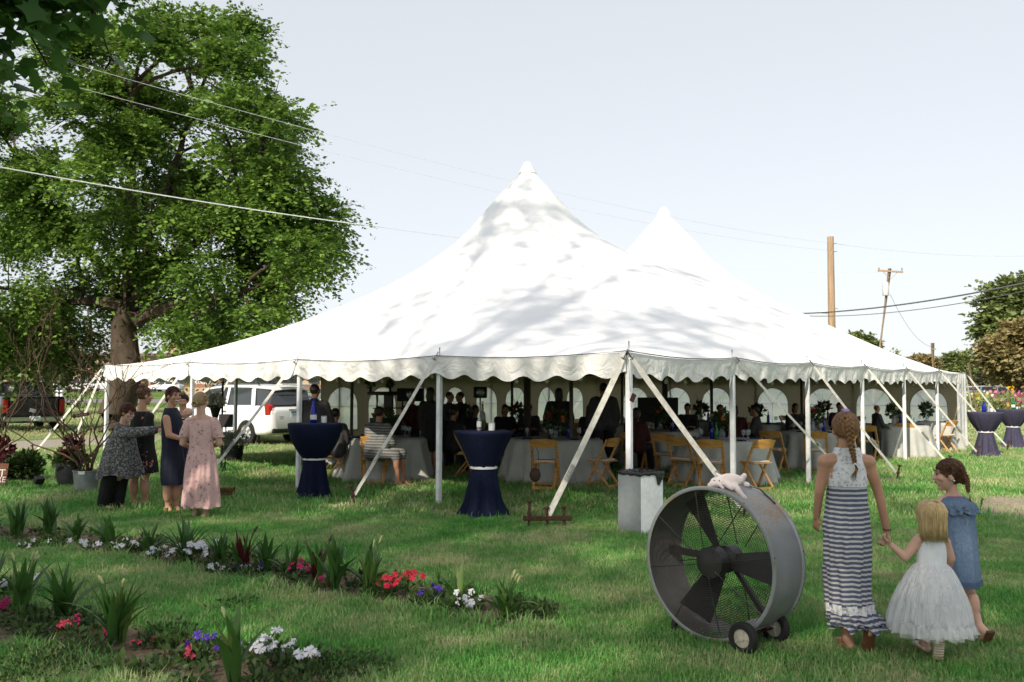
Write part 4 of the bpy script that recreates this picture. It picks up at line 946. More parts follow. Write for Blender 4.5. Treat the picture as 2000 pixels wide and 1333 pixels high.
def hair_cap(f, seed, nst, back, side, fringe=.04, r=.0045, puff=1.06, gather=None, zlow=-.02, m=None, name='hair', front=.055):
    """strands from the hairline/crown over the skull; to gather point (local head coords) or falling to z"""
    rg = random.Random(seed); cur = []; L = f.L; k = f.hk
    mbc = MB(); mbc.ell(f.hc+f.hM@Vector((0, -.016*k, .028*k)), (.078*k, .091*k, .088*k), f.hM, 20, 14)
    for i in range(nst):
        az = rg.uniform(-PI, PI)            # 0 = face direction
        fr = abs(az)/PI
        if gather is not None:
            el = rg.uniform(-.35, 1.45); hair_l = .55*(1-fr)**1.5
            if el < hair_l-.12 and fr < .45: el = hair_l+rg.uniform(-.1, .5)
            p = Vector((math.sin(az)*math.cos(el)*.080, math.cos(az)*math.cos(el)*.092-.014, math.sin(el)*.090+.028))
            gq = Vector(gather)+Vector((rg.gauss(0, .008), rg.gauss(0, .006), rg.gauss(0, .008))); pts = []
            for q in (0, .25, .5, .75, 1):
                v = p.lerp(gq, q); dv = v-Vector((0, -.014, .026)); e = math.sqrt((dv.x/.080)**2+(dv.y/.093)**2+(dv.z/.090)**2)
                if e < puff and q < 1: v = Vector((0, -.014, .026))+dv*(puff/max(e, .05))
                pts.append(L(*v))
            cur.append(pts)
    o = blob(name, mbc, .008*k, m, f.t, 1)
    if cur: s2 = strands('hair_strands', cur, m, o, r*k)
    return o
def braid(name, pts, w0, w1, m, parent, turns, r=.4):
    """three-strand plait along a path"""
    P_ = [Vector(p) for p in pts]; n = turns*10; mb = MB()
    def at(t):
        k = t*(len(P_)-1); i = min(int(k), len(P_)-2); a = P_[max(i-1, 0)]; b, c = P_[i], P_[i+1]; d = P_[min(i+2, len(P_)-1)]; q = k-i
        return .5*((2*b)+(c-a)*q+(2*a-5*b+4*c-d)*q*q+(-a+3*b-3*c+d)*q**3)
    for s in range(3):
        path = []; rad = []
        for i in range(n+1):
            t = i/n; c = at(t); d = (at(min(1, t+.01))-at(max(0, t-.01))).normalized(); w = w0+(w1-w0)*t
            x = Vector((1, 0, 0)); x = (x-d*x.dot(d)).normalized(); y = d.cross(x); ph = 2*PI*turns*t*.5+s*2*PI/3
            path.append(c+x*w*math.sin(ph)*.62+y*w*math.sin(2*ph)*.42); rad.append(w*.50*(1 if t < .97 else .5))
        mb.tube(path, rad, 8)
    return mb.build(name, m, parent, 'all')
# --- materials for clothes
def stripes(name, c1, c2, per, mixn=.25):
    m = mat(name, c1, .85, .1, 40, .1, 300); nt = m.node_tree; N = nt.nodes; L = nt.links; b = N['Principled BSDF']
    tc = N.new('ShaderNodeTexCoord'); sx = N.new('ShaderNodeSeparateXYZ'); L.new(tc.outputs['Object'], sx.inputs[0]); nz = N.new('ShaderNodeTexNoise'); nz.inputs['Scale'].default_value = 6; L.new(tc.outputs['Object'], nz.inputs[0])
    ad = N.new('ShaderNodeMath'); ad.operation = 'MULTIPLY_ADD'; ad.inputs[1].default_value = per*.5; L.new(nz.outputs[0], ad.inputs[0]); L.new(sx.outputs[2], ad.inputs[2])
    dv = N.new('ShaderNodeMath'); dv.operation = 'DIVIDE'; dv.inputs[1].default_value = per; L.new(ad.outputs[0], dv.inputs[0]); fr = N.new('ShaderNodeMath'); fr.operation = 'FRACT'; L.new(dv.outputs[0], fr.inputs[0])
    cr = N.new('ShaderNodeValToRGB'); cr.color_ramp.elements[0].position = .54; cr.color_ramp.elements[1].position = .62; cr.color_ramp.elements[0].color = (*c1, 1); cr.color_ramp.elements[1].color = (*c2, 1); L.new(fr.outputs[0], cr.inputs[0])
    n2 = N.new('ShaderNodeTexNoise'); n2.inputs['Scale'].default_value = 180; L.new(tc.outputs['Object'], n2.inputs[0]); mx = N.new('ShaderNodeMix'); mx.data_type = 'RGBA'; mx.blend_type = 'MULTIPLY'; mx.inputs[0].default_value = .5; L.new(cr.outputs[0], mx.inputs[6]); L.new(n2.outputs[0], mx.inputs[7]); L.new(mx.outputs[2], b.inputs['Base Color']); return m
def print_mat(name, base, spots, scale, th=.32, seed=0, rough=.8, leafy=None):
    """small scattered motifs: voronoi cells with a ragged blob in each"""
    m = mat(name, base, rough, .08, 20, .1, 200); nt = m.node_tree; N = nt.nodes; L = nt.links; b = N['Principled BSDF']; src = b.inputs['Base Color'].links[0].from_socket
    tc = N.new('ShaderNodeTexCoord'); nz = N.new('ShaderNodeTexNoise'); nz.inputs['Scale'].default_value = scale*4.5; nz.inputs['Detail'].default_value = 3; L.new(tc.outputs['Object'], nz.inputs[0])
    mxv = N.new('ShaderNodeMix'); mxv.data_type = 'RGBA'; mxv.blend_type = 'LINEAR_LIGHT'; mxv.inputs[0].default_value = .9/scale; L.new(tc.outputs['Object'], mxv.inputs[6]); L.new(nz.outputs[1], mxv.inputs[7])
    vo = N.new('ShaderNodeTexVoronoi'); vo.inputs['Scale'].default_value = scale; vo.inputs['Randomness'].default_value = .75; L.new(mxv.outputs[2], vo.inputs[0])
    n3 = N.new('ShaderNodeTexNoise'); n3.inputs['Scale'].default_value = scale*6; L.new(tc.outputs['Object'], n3.inputs[0])
    su = N.new('ShaderNodeMath'); su.operation = 'MULTIPLY_ADD'; su.inputs[1].default_value = .55; L.new(n3.outputs[0], su.inputs[0]); L.new(vo.outputs['Distance'], su.inputs[2])
    mr = N.new('ShaderNodeMapRange'); mr.inputs[1].default_value = th+.28; mr.inputs[2].default_value = th+.24; L.new(su.outputs[0], mr.inputs[0])
    cr = N.new('ShaderNodeValToRGB'); L.new(n3.outputs[0], cr.inputs[0]); cr.color_ramp.elements[0].color = (*spots[0], 1); cr.color_ramp.elements[1].color = (*spots[-1], 1); cr.color_ramp.elements[0].position = .4; cr.color_ramp.elements[1].position = .6
    mx = N.new('ShaderNodeMix'); mx.data_type = 'RGBA'; L.new(mr.outputs[0], mx.inputs[0]); L.new(src, mx.inputs[6]); L.new(cr.outputs[0], mx.inputs[7]); L.new(mx.outputs[2], b.inputs['Base Color']); return m
M_STRIPE = stripes('striped_jersey', (.115, .125, .20), (.66, .66, .68), .0295)
M_LACE = print_mat('white_lace', (.70, .70, .72), ((.30, .29, .34), (.45, .40, .40)), 38, .36)
M_TULLE = mat('white_tulle', (.78, .78, .78), .9, .05, 12, .35, 70, trans=.25); M_SATIN = mat('white_bodice', (.78, .79, .82), .5, .06, 20, .15, 60)
M_DENIM = mat('blue_chambray', (.085, .135, .22), .9, .22, 60, .2, 250, col2=(.13, .19, .29)); M_SHOE_W = mat('white_shoe', (.62, .58, .5), .5, .1, 20); M_SOLE = mat('tan_sole', (.42, .33, .2), .7, .2, 30, .6, 60); M_BROWNL = mat('brown_leather', (.10, .045, .02), .5, .25, 20); M_PINKS = mat('pink_sandal', (.55, .06, .10), .5, .1, 20)
M_PURPLE = mat('lilac_bow', (.32, .24, .60), .7, .15, 20)
# ---------------- girl in striped dress (from behind)
a = Fig('girl', 'girl in grey and white striped long dress, brown braid, walking away', 1658, 1268, cat='girl'); J = a.J
hd = J(1651, 838); a.head(hd, (.12, 1, -.03), h=.215, chin=.9); nk = J(1653, 884)
a.c(hd+Vector((0, -.015, -.05)), nk+Vector((0, 0, -.02)), .047, .05)
sl, sr = J(1612, 900), J(1696, 901); a.c(nk+Vector((0, 0, -.03)), sl, .05, .048); a.c(nk+Vector((0, 0, -.03)), sr, .05, .048)
el, wl = J(1601, 958, .03), J(1596, 1008, .10); a.arm(sl, el, wl, .039); a.hand(wl, (0.0, .35, -1), (.8, .4, 0), .82, .7, -1)
er, wr_ = J(1717, 962, .03), J(1733, 1036, .05); a.arm(sr, er, wr_, .039); a.hand(wr_, (-.25, .05, -1), (-.9, -.2, 0), .82, 1.2, 1)
ch = J(1654, 930); wa = J(1655, 1000); hp = J(1656, 1050)
a.mb.ell(ch, (.125, .085, .14)); a.mb.ell(wa, (.105, .08, .13)); a.mb.ell(hp, (.125, .10, .12))
hl, hr = J(1640, 1060), J(1672, 1060); kl, kr = J(1644, 1165, .02), J(1676, 1160, -.02)
anl, anr = J(1656, 1243, .03), J(1688, 1218, -.06)
a.leg(hl, kl, anl, .07); a.leg(hr, kr, anr, .07); a.foot(anl, (.0, 1), .21, .034); 
a.c(anr, anr+Vector((.01, -.055, -.03)), .034, .03); a.c(anr+Vector((.01, -.055, -.02)), anr+Vector((.01, .02, -.17)), .032, .022)
a.skin(SKIN, .0065)
dr = [(J(1655, 941), .118, .088, 0, .002, 9, 0), (J(1655, 985), .126, .10, 0, .004, 11, 0), (J(1655, 1045), .140, .12, 0, .008, 10, 0), (J(1656, 1105), .136, .12, 0, .010, 9, 0), (J(1658, 1150), .128, .115, 0, .010, 9, 0), (J(1660, 1180), .132, .118, 0, .010, 9, 0)]
loftdress('dress', dr, M_STRIPE, a.t, 96, 3)
yo = [(J(1655, 872), .075, .062, 0, 0, 9, 0), (J(1655, 884), .092, .068, 0, 0, 9, 0), (J(1655, 905), .108, .080, 0, 0, 9, 0), (J(1655, 925), .122, .089, 0, .001, 9, 0), (J(1655, 947), .124, .093, 0, .001, 9, 0)]
loftdress('lace_yoke', yo, M_LACE, a.t, 64, 4)
loftdress('lace_band', [(J(1660, 1174), .139, .125, 0, .009, 10, 0), (J(1662, 1192), .141, .128, 0, .01, 10, .004)], M_LACE, a.t, 96, 3)
loftdress('ruffle', [(J(1664, 1188), .136, .122, 0, .008, 12, .004), (J(1670, 1202), .158, .140, 0, .012, 14, .01), (J(1677, 1212), .176, .152, 0, .014, 15, .012), (J(1684, 1220), .186, .160, 0, .016, 15, .018)], M_STRIPE, a.t, 120, 5)
hair_cap(a, 2, 900, 1, 1, m=H_GOLD, gather=(.0, -.115, -.05), r=.0030)
L = a.L
braid('braid', [L(0, -.085, .07), L(.0, -.118, .015), L(.0, -.125, -.05), L(.012, -.115, -.12), L(.02, -.118, -.17), L(.026, -.12, -.22)], .030, .012, H_GOLD, a.t, 8)
strands('braid_tail', [[L(.026, -.12, -.215), L(.03+i*.002, -.122, -.245), L(.022-.012*(i % 3), -.12, -.285-.006*i)] for i in range(8)], H_GOLD, a.t, .005); MB().lathe([(.011, -.006), (.013, 0), (.011, .006)], 12, L(.026, -.12, -.213)).build('hair_tie', M_BAND, a.t, True)
bow = MB()
for i in range(9): an_ = i*.7; bow.ell(L(.012*math.cos(an_), -.02+.012*math.sin(an_), .115+.006*(i % 3)), (.014, .012, .010))
bow.build('hair_flower', M_PURPLE, a.t, 'all'); MB().tube([wr_+Vector((.027*math.cos(q), .027*math.sin(q), .012)) for q in [2*PI*i/14 for i in range(14)]], .004, 5, closed=True).build('bracelet', M_BROWNL, a.t, True)
MB().box(anl+Vector((0, .04, -.062)), (.075, .20, .016), None, .006).build('sandal', M_PINKS, a.t); MB().tube([anl+Vector((.036*math.cos(q), .0+.036*math.sin(q), -.02)) for q in [2*PI*i/12 for i in range(12)]], .006, 5, closed=True).build('sandal_strap', M_PINKS, a.t)
sh = MB(); sh.box(anr+Vector((.01, -.045, -.10)), (.075, .022, .205), (.32, 0, .05), .009); sh.build('shoe_sole', M_BROWNL, a.t, False)
# ---------------- flower girl
b_ = Fig('toddler', 'toddler girl in white tulle dress with blond bob, walking hand in hand', 1812, 1282, cat='toddler'); J = b_.J
hd = J(1818, 1006); b_.head(hd, (-.15, 1, -.05), h=.19, chin=.85); nk = J(1819, 1042); b_.c(hd, nk, .036, .038)
sl, sr = J(1793, 1055), J(1846, 1057); b_.c(nk, sl, .036, .036); b_.c(nk, sr, .036, .036)
el, wl = J(1768, 1086, .0), J(1741, 1062, .03); b_.arm(sl, el, wl, .033); b_.hand(wl, (-.75, .1, .65), (.5, .2, .5), .58, .9, 1)
er, wr2 = J(1858, 1088, .02), J(1852, 1110, .10); b_.arm(sr, er, wr2, .033); b_.hand(wr2, (-.1, .9, -.3), (-.5, 0, -.5), .55, .6, 1)
b_.mb.ell(J(1820, 1075), (.085, .066, .10)); b_.mb.ell(J(1820, 1110), (.08, .066, .09))
hl, hr = J(1808, 1130), J(1832, 1130); kl, kr = J(1806, 1190, .02), J(1832, 1190, .02); anl, anr = J(1806, 1245, .06), J(1829, 1232, -.06)
b_.leg(hl, kl, anl, .055); b_.leg(hr, kr, anr, .055); b_.foot(anl, (0, 1), .15, .028); b_.c(anr, anr+Vector((-.01, -.04, -.04)), .026, .026); b_.skin(SKIN_P, .006)
loftdress('bodice', [(J(1820, 1048), .068, .05, 0, 0, 8, 0), (J(1820, 1060), .083, .062, 0, 0, 8, 0), (J(1820, 1085), .089, .070, 0, .001, 8, 0), (J(1820, 1106), .084, .070, 0, .001, 8, 0)], M_SATIN, b_.t, 56, 2)
for k, (s1, m_) in enumerate(((1.0, M_TULLE), (.90, M_TULLE))):
    loftdress('tulle_skirt' if k == 0 else 'under_skirt', [(J(1820, 1096), .082, .068, 0, .002, 12, 0), (J(1820, 1108), .115*s1, .10*s1, 0, .004, 13, 0), (J(1819, 1135), .160*s1, .150*s1, 0, .006, 14, 0), (J(1818, 1170), .200*s1, .185*s1, 0, .008, 13, 0), (J(1817, 1205), .222*s1, .208*s1, 0, .009, 14, .002), (J(1817, 1220), .226*s1, .212*s1, 0, .011, 14, .004), (J(1817, 1229-6*k), .226*s1, .212*s1, 0, .012, 14, .005)], m_, b_.t, 220, 7)
M_SHEER = glassy('sheer_tulle', (1, 1, 1), .30, .9); M_SHEER.node_tree.nodes['Principled BSDF'].inputs['Base Color'].default_value = (.86, .86, .87, 1)
for k in range(2):
    loftdress('sheer_layer', [(J(1820, 1098), .084, .07, 0, .002, 12, 0), (J(1820, 1110), .12, .105, 0, .005, 17, 0), (J(1819, 1140), .166, .156, 0, .008, 19+4*k, .002), (J(1818, 1175), .208, .194, 0, .012, 19+4*k, .004), (J(1817, 1210), .232, .218, 0, .013, 21+4*k, .006), (J(1817+6*k, 1232-5*k), .240, .226, 0, .016, 21+4*k, .009)], M_SHEER, b_.t, 260, 21+k)
# bob hair: strands from the crown down to the neck
rg = random.Random(12); cur = []; L = b_.L
for i in range(1000):
    az = rg.uniform(-PI, PI)
    if abs(az) < .55: az = math.copysign(.55+rg.uniform(0, .5), az)
    x0 = rg.gauss(0, .012); st = Vector((x0*.6, -.012+rg.gauss(0, .03), .108)); q = rg.uniform(.93, 1.10); flat = rg.uniform(-.05, .12)
    sx, cx_ = math.sin(az), math.cos(az); pts = [L(*st)]
    for e, rr in ((1.15, 1.06), (.65, 1.09), (.1, 1.13), (-.35, 1.12)): pts.append(L(sx*math.cos(e)*.082*rr*q, cx_*math.cos(e)*.095*rr*q-.014, math.sin(e)*.092*rr+.028))
    lo = -.125 if abs(az) > 1.3 else -.10; pts.append(L(sx*.086*q, cx_*.085*q-.022, lo*.55+rg.gauss(0, .008))); pts.append(L(sx*.080*q*(1+flat), cx_*.078*q-.03, lo-.03+rg.gauss(0, .014))); cur.append(pts)
hc_ = MB(); hc_.ell(L(0, -.016, .03), (.078*b_.hk, .09*b_.hk, .086*b_.hk), b_.hM, 18, 12); hc_.ell(L(0, -.05, -.045), (.066*b_.hk, .04*b_.hk, .07*b_.hk), b_.hM, 14, 10); ho = blob('hair', hc_, .008, H_BLOND, b_.t, 2); strands('hair_strands', cur, H_BLOND, ho, .0030)
so = MB(); so.box(anr+Vector((-.012, -.055, -.085)), (.062, .018, .155), (.28, .0, -.22), .008); so.build('shoe_sole', M_SOLE, b_.t)
rib = MB()
for i in range(8): rib.box(anr+Vector((-.012-.0, -.066-.006*(i-3.5)*.3, -.085))+Matrix(Euler((.28, 0, -.22)).to_matrix()).to_3x3()@Vector((0, 0, (i-3.5)*.017)), (.056, .006, .006), (.28, 0, -.22))
rib.build('sole_ribs', M_SHOE_W, b_.t); MB().tube([anr+Vector((.030*math.cos(q), .030*math.sin(q), .0)) for q in [2*PI*i/12 for i in range(12)]], .006, 5, closed=True).build('shoe_strap', M_SHOE_W, b_.t)
MB().box(anl+Vector((0, .03, -.05)), (.06, .15, .02), None, .008).build('shoe', M_SHOE_W, b_.t)
# ---------------- girl in denim dress
c_ = Fig('girl', 'girl in blue denim dress with ruffled collar and short braid, looking aside', 1890, 1246, cat='girl'); J = c_.J
hd = J(1853, 926); c_.head(hd, (-1, .28, -.06), h=.205, chin=.85); nk = J(1862, 966); c_.c(hd+Vector((.01, 0, -.04)), nk, .036, .04)
sl, sr = J(1836, 985), J(1886, 984); c_.c(nk, sl, .04, .04); c_.c(nk, sr, .04, .04)
el, wl = J(1830, 1035, .03), J(1832, 1085, .06); c_.arm(sl, el, wl, .033); c_.hand(wl, (0, .2, -1), (.8, 0, 0), .7, .5, -1)
er, wr2 = J(1893, 1040, .02), J(1893, 1090, .08); c_.arm(sr, er, wr2, .033); c_.hand(wr2, (0, .3, -1), (-.8, 0, 0), .7, .5, 1)
c_.mb.ell(J(1866, 1010), (.10, .075, .12)); c_.mb.ell(J(1868, 1070), (.10, .08, .12))
hl, hr = J(1855, 1090), J(1882, 1090); kl, kr = J(1852, 1165, .08), J(1895, 1165, -.02); anl, anr = J(1852, 1222, .12), J(1915, 1222, -.10)
c_.leg(hl, kl, anl, .058); c_.leg(hr, kr, anr, .058); c_.foot(anl, (-.2, 1), .19, .031); c_.c(anr, anr+Vector((.02, -.04, -.03)), .03, .028); c_.c(anr+Vector((.02, -.04, -.03)), anr+Vector((.005, .02, -.12)), .028, .02); c_.skin(SKIN_P, .0065)
loftdress('dress', [(J(1864, 966), .062, .055, 0, 0, 8, 0), (J(1864, 974), .10, .07, 0, 0, 8, 0), (J(1866, 990), .118, .086, 0, .001, 8, 0), (J(1868, 1040), .125, .10, 0, .004, 9, 0), (J(1869, 1090), .133, .115, 0, .006, 9, 0), (J(1870, 1138), .143, .13, 0, .008, 9, .003)], M_DENIM, c_.t, 84, 2)
loftdress('ruffled_collar', [(J(1864, 968), .068, .06, 0, 0, 14, 0), (J(1865, 980), .125, .098, 0, .002, 14, .002), (J(1866, 992), .140, .110, 0, .007, 15, .006), (J(1866, 998), .146, .115, 0, .010, 15, .008)], M_DENIM, c_.t, 120, 3)
loftdress('embroidered_hem', [(J(1870, 1128), .1455, .132, 0, .008, 9, .002), (J(1870, 1139), .147, .134, 0, .008, 9, .003)], print_mat('navy_embroidery', (.06, .10, .18), ((.015, .02, .06), (.02, .03, .08)), 60, .25), c_.t, 84, 2)
for i in range(4): MB().ell(J(1868, 985+i*9)+Vector((.0, -.106-.004*i, 0)), (.006, .004, .006)).build('button', M_BROWNL, c_.t, 'all')
hair_cap(c_, 5, 800, 1, 1, m=H_BROWN, gather=(.03, -.10, -.055), r=.0030)
L = c_.L; q = c_.t.location
bp = [hd+Vector((.06, -.05, .04)), hd+Vector((.088, -.055, -.01)), hd+Vector((.098, -.055, -.06)), hd+Vector((.100, -.055, -.105))]
braid('braid', bp, .022, .011, H_BROWN, c_.t, 6); strands('braid_tail', [[bp[-1], bp[-1]+Vector((.012, 0, -.03)), bp[-1]+Vector((.0+.004*i, 0, -.058-.003*i))] for i in range(6)], H_GOLD, c_.t, .004)
MB().ell(hd+Vector((-.005, -.085, -.028)), (.006, .006, .006)).build('earring', M_BAND, c_.t, 'all'); MB().tube([nk+Vector((.052*math.cos(q), .046*math.sin(q), .0)) for q in [2*PI*i/18 for i in range(18)]], .003, 5, closed=True).build('necklace', M_PINKP, c_.t)
c_.facefeat(); MB().box(anr+Vector((.02, -.05, -.075)), (.07, .02, .16), (.4, 0, .35), .008).build('shoe_sole', M_BROWNL, c_.t); MB().ell(anr+Vector((-.05, -.03, -.045)), (.02, .014, .018)).build('shoe_bow', M_BLACK, c_.t, 'all')
MB().box(anl+Vector((-.01, .05, -.055)), (.07, .19, .018), (0, 0, .2), .008).build('shoe', M_BROWNL, c_.t)
# ---------------- the group of women by the flowers
M_PINKD = print_mat('pink_floral', (.62, .40, .38), ((.10, .05, .06), (.30, .15, .15)), 14, .24); M_NAVYD = mat('navy_dress', (.005, .007, .022), .75, .2, 20, .1, 120); M_BLACKD = mat('black_dress', (.004, .004, .005), .75, .2, 20, .1, 120)
M_BLKFLO = print_mat('black_floral', (.004, .004, .005), ((.5, .16, .13), (.62, .42, .33)), 5.5, .22); M_CARDI = print_mat('grey_snake_knit', (.055, .055, .058), ((.34, .33, .31), (.20, .20, .20)), 34, .42)
d_ = Fig('woman', 'woman in pale pink floral midi dress, blond bun, seen from behind', 394, 1014, cat='woman'); J = d_.J
hd = J(393, 787); d_.head(hd, (.25, 1, -.05), h=.225); nk = J(393, 818); d_.c(hd+Vector((0, -.01, -.05)), nk, .052, .058)
sl, sr = J(367, 829), J(421, 829); d_.mb.ell(J(394, 836), (.155, .085, .09)); d_.c(nk, sl, .06, .056); d_.c(nk, sr, .06, .056)
el, er = J(357, 868, .0), J(429, 868, .02); wl, wr2 = J(372, 876, .20), J(414, 874, .22); d_.arm(sl, el, wl, .05); d_.arm(sr, er, wr2, .05); d_.hand(wl, (.6, .6, .2), (0, 0, 1), 1, .6); d_.hand(wr2, (-.6, .6, .2), (0, 0, 1), 1, .6)
d_.mb.ell(J(394, 860), (.14, .10, .16)); d_.mb.ell(J(394, 915), (.17, .13, .16)); anl, anr = J(383, 1002, .02), J(402, 1004, -.02)
d_.leg(J(385, 925), J(385, 965), anl, .085); d_.leg(J(403, 925), J(402, 965), anr, .085); d_.foot(anl, (-.2, 1), .23, .038); d_.foot(anr, (.2, 1), .23, .038); d_.skin(SKIN_P, .008)
loftdress('dress', [(J(394, 821), .158, .088, 0, .002, 16, .002), (J(394, 832), .165, .100, 0, .001, 16, 0), (J(394, 850), .152, .112, 0, .001, 16, 0), (J(394, 876), .150, .115, 0, .002, 12, 0), (J(394, 895), .175, .14, 0, .006, 11, 0), (J(394, 925), .20, .165, 0, .009, 11, 0), (J(394, 960), .215, .18, 0, .012, 10, 0), (J(394, 992), .228, .19, 0, .016, 9, .008)], M_PINKD, d_.t, 96, 5)
for s_, e_, k in ((sl, el, -1), (sr, er, 1)):
    d_.garment('puff_sleeve', [(s_+Vector((-.02*k, 0, .01)), s_.lerp(e_, .55), .068, .07)], M_PINKD, .01, 3)
    loftdress('sleeve_frill', [(s_.lerp(e_, .58), .062, .062, 0, .004, 10, 0), (s_.lerp(e_, .68), .072, .072, 0, .008, 10, .004)], M_PINKD, d_.t, 48, 2)
hair_cap(d_, 6, 300, 1, 1, m=H_DBLOND, gather=(-.01, -.10, -.03), r=.005)
L = d_.L; rg = random.Random(3); strands('hair_bun', [[L(-.01+.032*math.cos(t+k), -.115+.012*math.sin(2*t+k), -.03+.032*math.sin(t+k)) for t in (0, .9, 1.8, 2.7, 3.6, 4.5)] for k in [i*.37 for i in range(16)]], H_DBLOND, d_.t, .011)
e_ = Fig('woman', 'smiling woman in sleeveless navy dress, dark low bun, tan sandals', 336, 1004, cat='woman'); J = e_.J
hd = J(339, 776); e_.head(hd, (.85, -.55, -.05), h=.235); nk = J(333, 808); e_.c(hd+Vector((-.02, .01, -.06)), nk, .05, .058)
sl, sr = J(326, 820, -.13), J(346, 818, .13); e_.mb.ell(J(335, 832), (.11, .16, .11)); e_.c(nk, sl, .06, .055); e_.c(nk, sr, .06, .055)
el, wl = J(330, 852, -.17), J(356, 860, -.16); e_.arm(sl, el, wl, .052); e_.hand(wl, (1, .2, .1), (0, .6, .5), 1, .6); er, wr2 = J(350, 850, .16), J(366, 856, .05); e_.arm(sr, er, wr2, .052); e_.hand(wr2, (1, -.2, .1), (0, -.6, .5), 1, .6)
e_.mb.ell(J(336, 870), (.12, .14, .2)); anl, anr = J(329, 992, -.03), J(344, 993, .06)
e_.leg(J(330, 930, -.06), J(328, 950, -.05), anl, .085); e_.leg(J(344, 930, .06), J(343, 950, .06), anr, .085); e_.foot(anl, (.8, -.5), .23, .038); e_.foot(anr, (.8, -.4), .23, .038); e_.skin(SKIN, .008); e_.facefeat(True)
loftdress('dress', [(J(334, 799), .075, .10, 0, 0, 8, 0), (J(335, 808), .095, .145, 0, 0, 8, 0), (J(336, 822), .125, .155, 0, .001, 8, 0), (J(337, 845), .135, .155, 0, .002, 8, 0), (J(337, 875), .128, .155, 0, .002, 8, 0), (J(338, 905), .145, .18, 0, .003, 7, 0), (J(338, 930), .148, .18, 0, .004, 7, 0), (J(339, 948), .145, .175, 0, .005, 7, .003)], M_NAVYD, e_.t, 72, 3)
hair_cap(e_, 8, 260, 1, 1, m=H_AUB, gather=(-.02, -.105, -.05), r=.0052); L = e_.L; MB().ell(L(-.02, -.125, -.05), (.045, .035, .04)).build('hair_bun', H_AUB, e_.t, 'all')
for q_ in (anl, anr): MB().box(q_+Vector((.05, -.035, -.062)), (.22, .08, .02), (0, 0, -.55), .008).build('sandal', mat('tan_sandal', (.32, .14, .05), .5, .2, 20), e_.t); MB().tube([q_+Vector((.045*math.cos(t), .045*math.sin(t), -.015)) for t in [2*PI*i/12 for i in range(12)]], .008, 5, closed=True).build('sandal_strap', mat('tan_sandal', (.32, .14, .05)), e_.t)
f_ = Fig('woman', 'woman in black dress with large pink flowers, brown topknot', 268, 990, cat='woman'); J = f_.J
hd = J(283, 776); f_.head(hd, (.75, .6, -.1), h=.235); nk = J(277, 805); f_.c(hd+Vector((-.02, -.01, -.05)), nk, .05, .058)
sl, sr = J(266, 815, -.02), J(294, 815, .1); f_.mb.ell(J(278, 832), (.13, .11, .12)); f_.c(nk, sl, .062, .056); f_.c(nk, sr, .06, .056)
el, wl = J(287, 842, -.12), J(305, 838, -.08); sr2 = J(292, 817, -.1); f_.arm(sr2, el, wl, .05); f_.hand(wl, (1, .2, .2), (0, .5, .5), 1, .6); e2, w2 = J(262, 850, .1), J(285, 850, .2); f_.arm(sl, e2, w2, .05); f_.hand(w2, (1, .2, 0), (0, 0, 1), 1, .6)
f_.mb.ell(J(278, 870), (.14, .12, .2)); anl, anr = J(262, 980, .02), J(284, 982, .06)
f_.leg(J(266, 912), J(262, 938), anl, .085); f_.leg(J(287, 912), J(283, 938), anr, .085); f_.foot(anl, (.9, -.4), .23, .038); f_.foot(anr, (.9, -.4), .23, .038); f_.skin(SKIN, .008)
loftdress('dress', [(J(277, 806), .10, .08, 0, 0, 8, 0), (J(278, 815), .14, .11, 0, 0, 8, 0), (J(280, 840), .15, .125, 0, .002, 8, 0), (J(281, 870), .14, .12, 0, .003, 8, 0), (J(282, 900), .168, .15, 0, .005, 8, 0), (J(283, 925), .175, .155, 0, .008, 8, .004)], M_BLKFLO, f_.t, 72, 6)
f_.garment('sleeve', [(sr2, sr2.lerp(el, .75), .066, .066)], M_BLACKD, .01, 3); f_.garment('sleeve', [(sl, sl.lerp(e2, .6), .066, .066)], M_BLACKD, .01, 3)
hair_cap(f_, 9, 260, 1, 1, m=H_BROWN, gather=(.0, -.04, .115), r=.0052); MB().ell(f_.L(0, -.045, .13), (.05, .045, .035)).build('topknot', H_BROWN, f_.t, 'all')
for q_ in (anl, anr): MB().box(q_+Vector((.05, -.03, -.062)), (.22, .08, .018), (0, 0, -.42), .008).build('sandal', M_BLACKD, f_.t); MB().box(q_+Vector((.09, -.045, -.035)), (.05, .088, .02), (0, .2, -.42), .008).build('sandal_strap', M_BROWNL, f_.t)
g_ = Fig('woman', 'woman in grey patterned cardigan and glasses leaning forward, arm outstretched', 212, 998, cat='woman'); J = g_.J
hd = J(250, 809, -.05); g_.head(hd, (.85, -.35, -.25), (.25, 0, 1), h=.225); nk = J(240, 836); g_.c(hd+Vector((-.03, .01, -.05)), nk, .055, .06)
sl, sr = J(240, 850, -.14), J(252, 848, .14); el, wl = J(278, 846, -.18), J(306, 842, -.14); g_.arm(sl, el, wl, .05); g_.hand(wl, (1, .1, .05), (0, .4, -.8), 1, .4); e2, w2 = J(262, 890, .18), J(275, 925, .1); g_.arm(sr, e2, w2, .05); g_.hand(w2, (.4, -.3, -.8), (.5, 0, 0), 1, .5)
g_.mb.ell(J(238, 870), (.16, .16, .22)); g_.mb.ell(J(226, 920), (.16, .17, .16)); anl, anr = J(202, 984, -.04), J(230, 988, .1)
g_.leg(J(218, 930, -.08), J(208, 958, -.06), anl, .09); g_.leg(J(236, 930, .08), J(234, 958, .1), anr, .09); g_.foot(anl, (.9, -.3), .23, .038); g_.foot(anr, (.9, -.3), .23, .038); g_.skin(SKIN_P, .008); g_.facefeat(True)
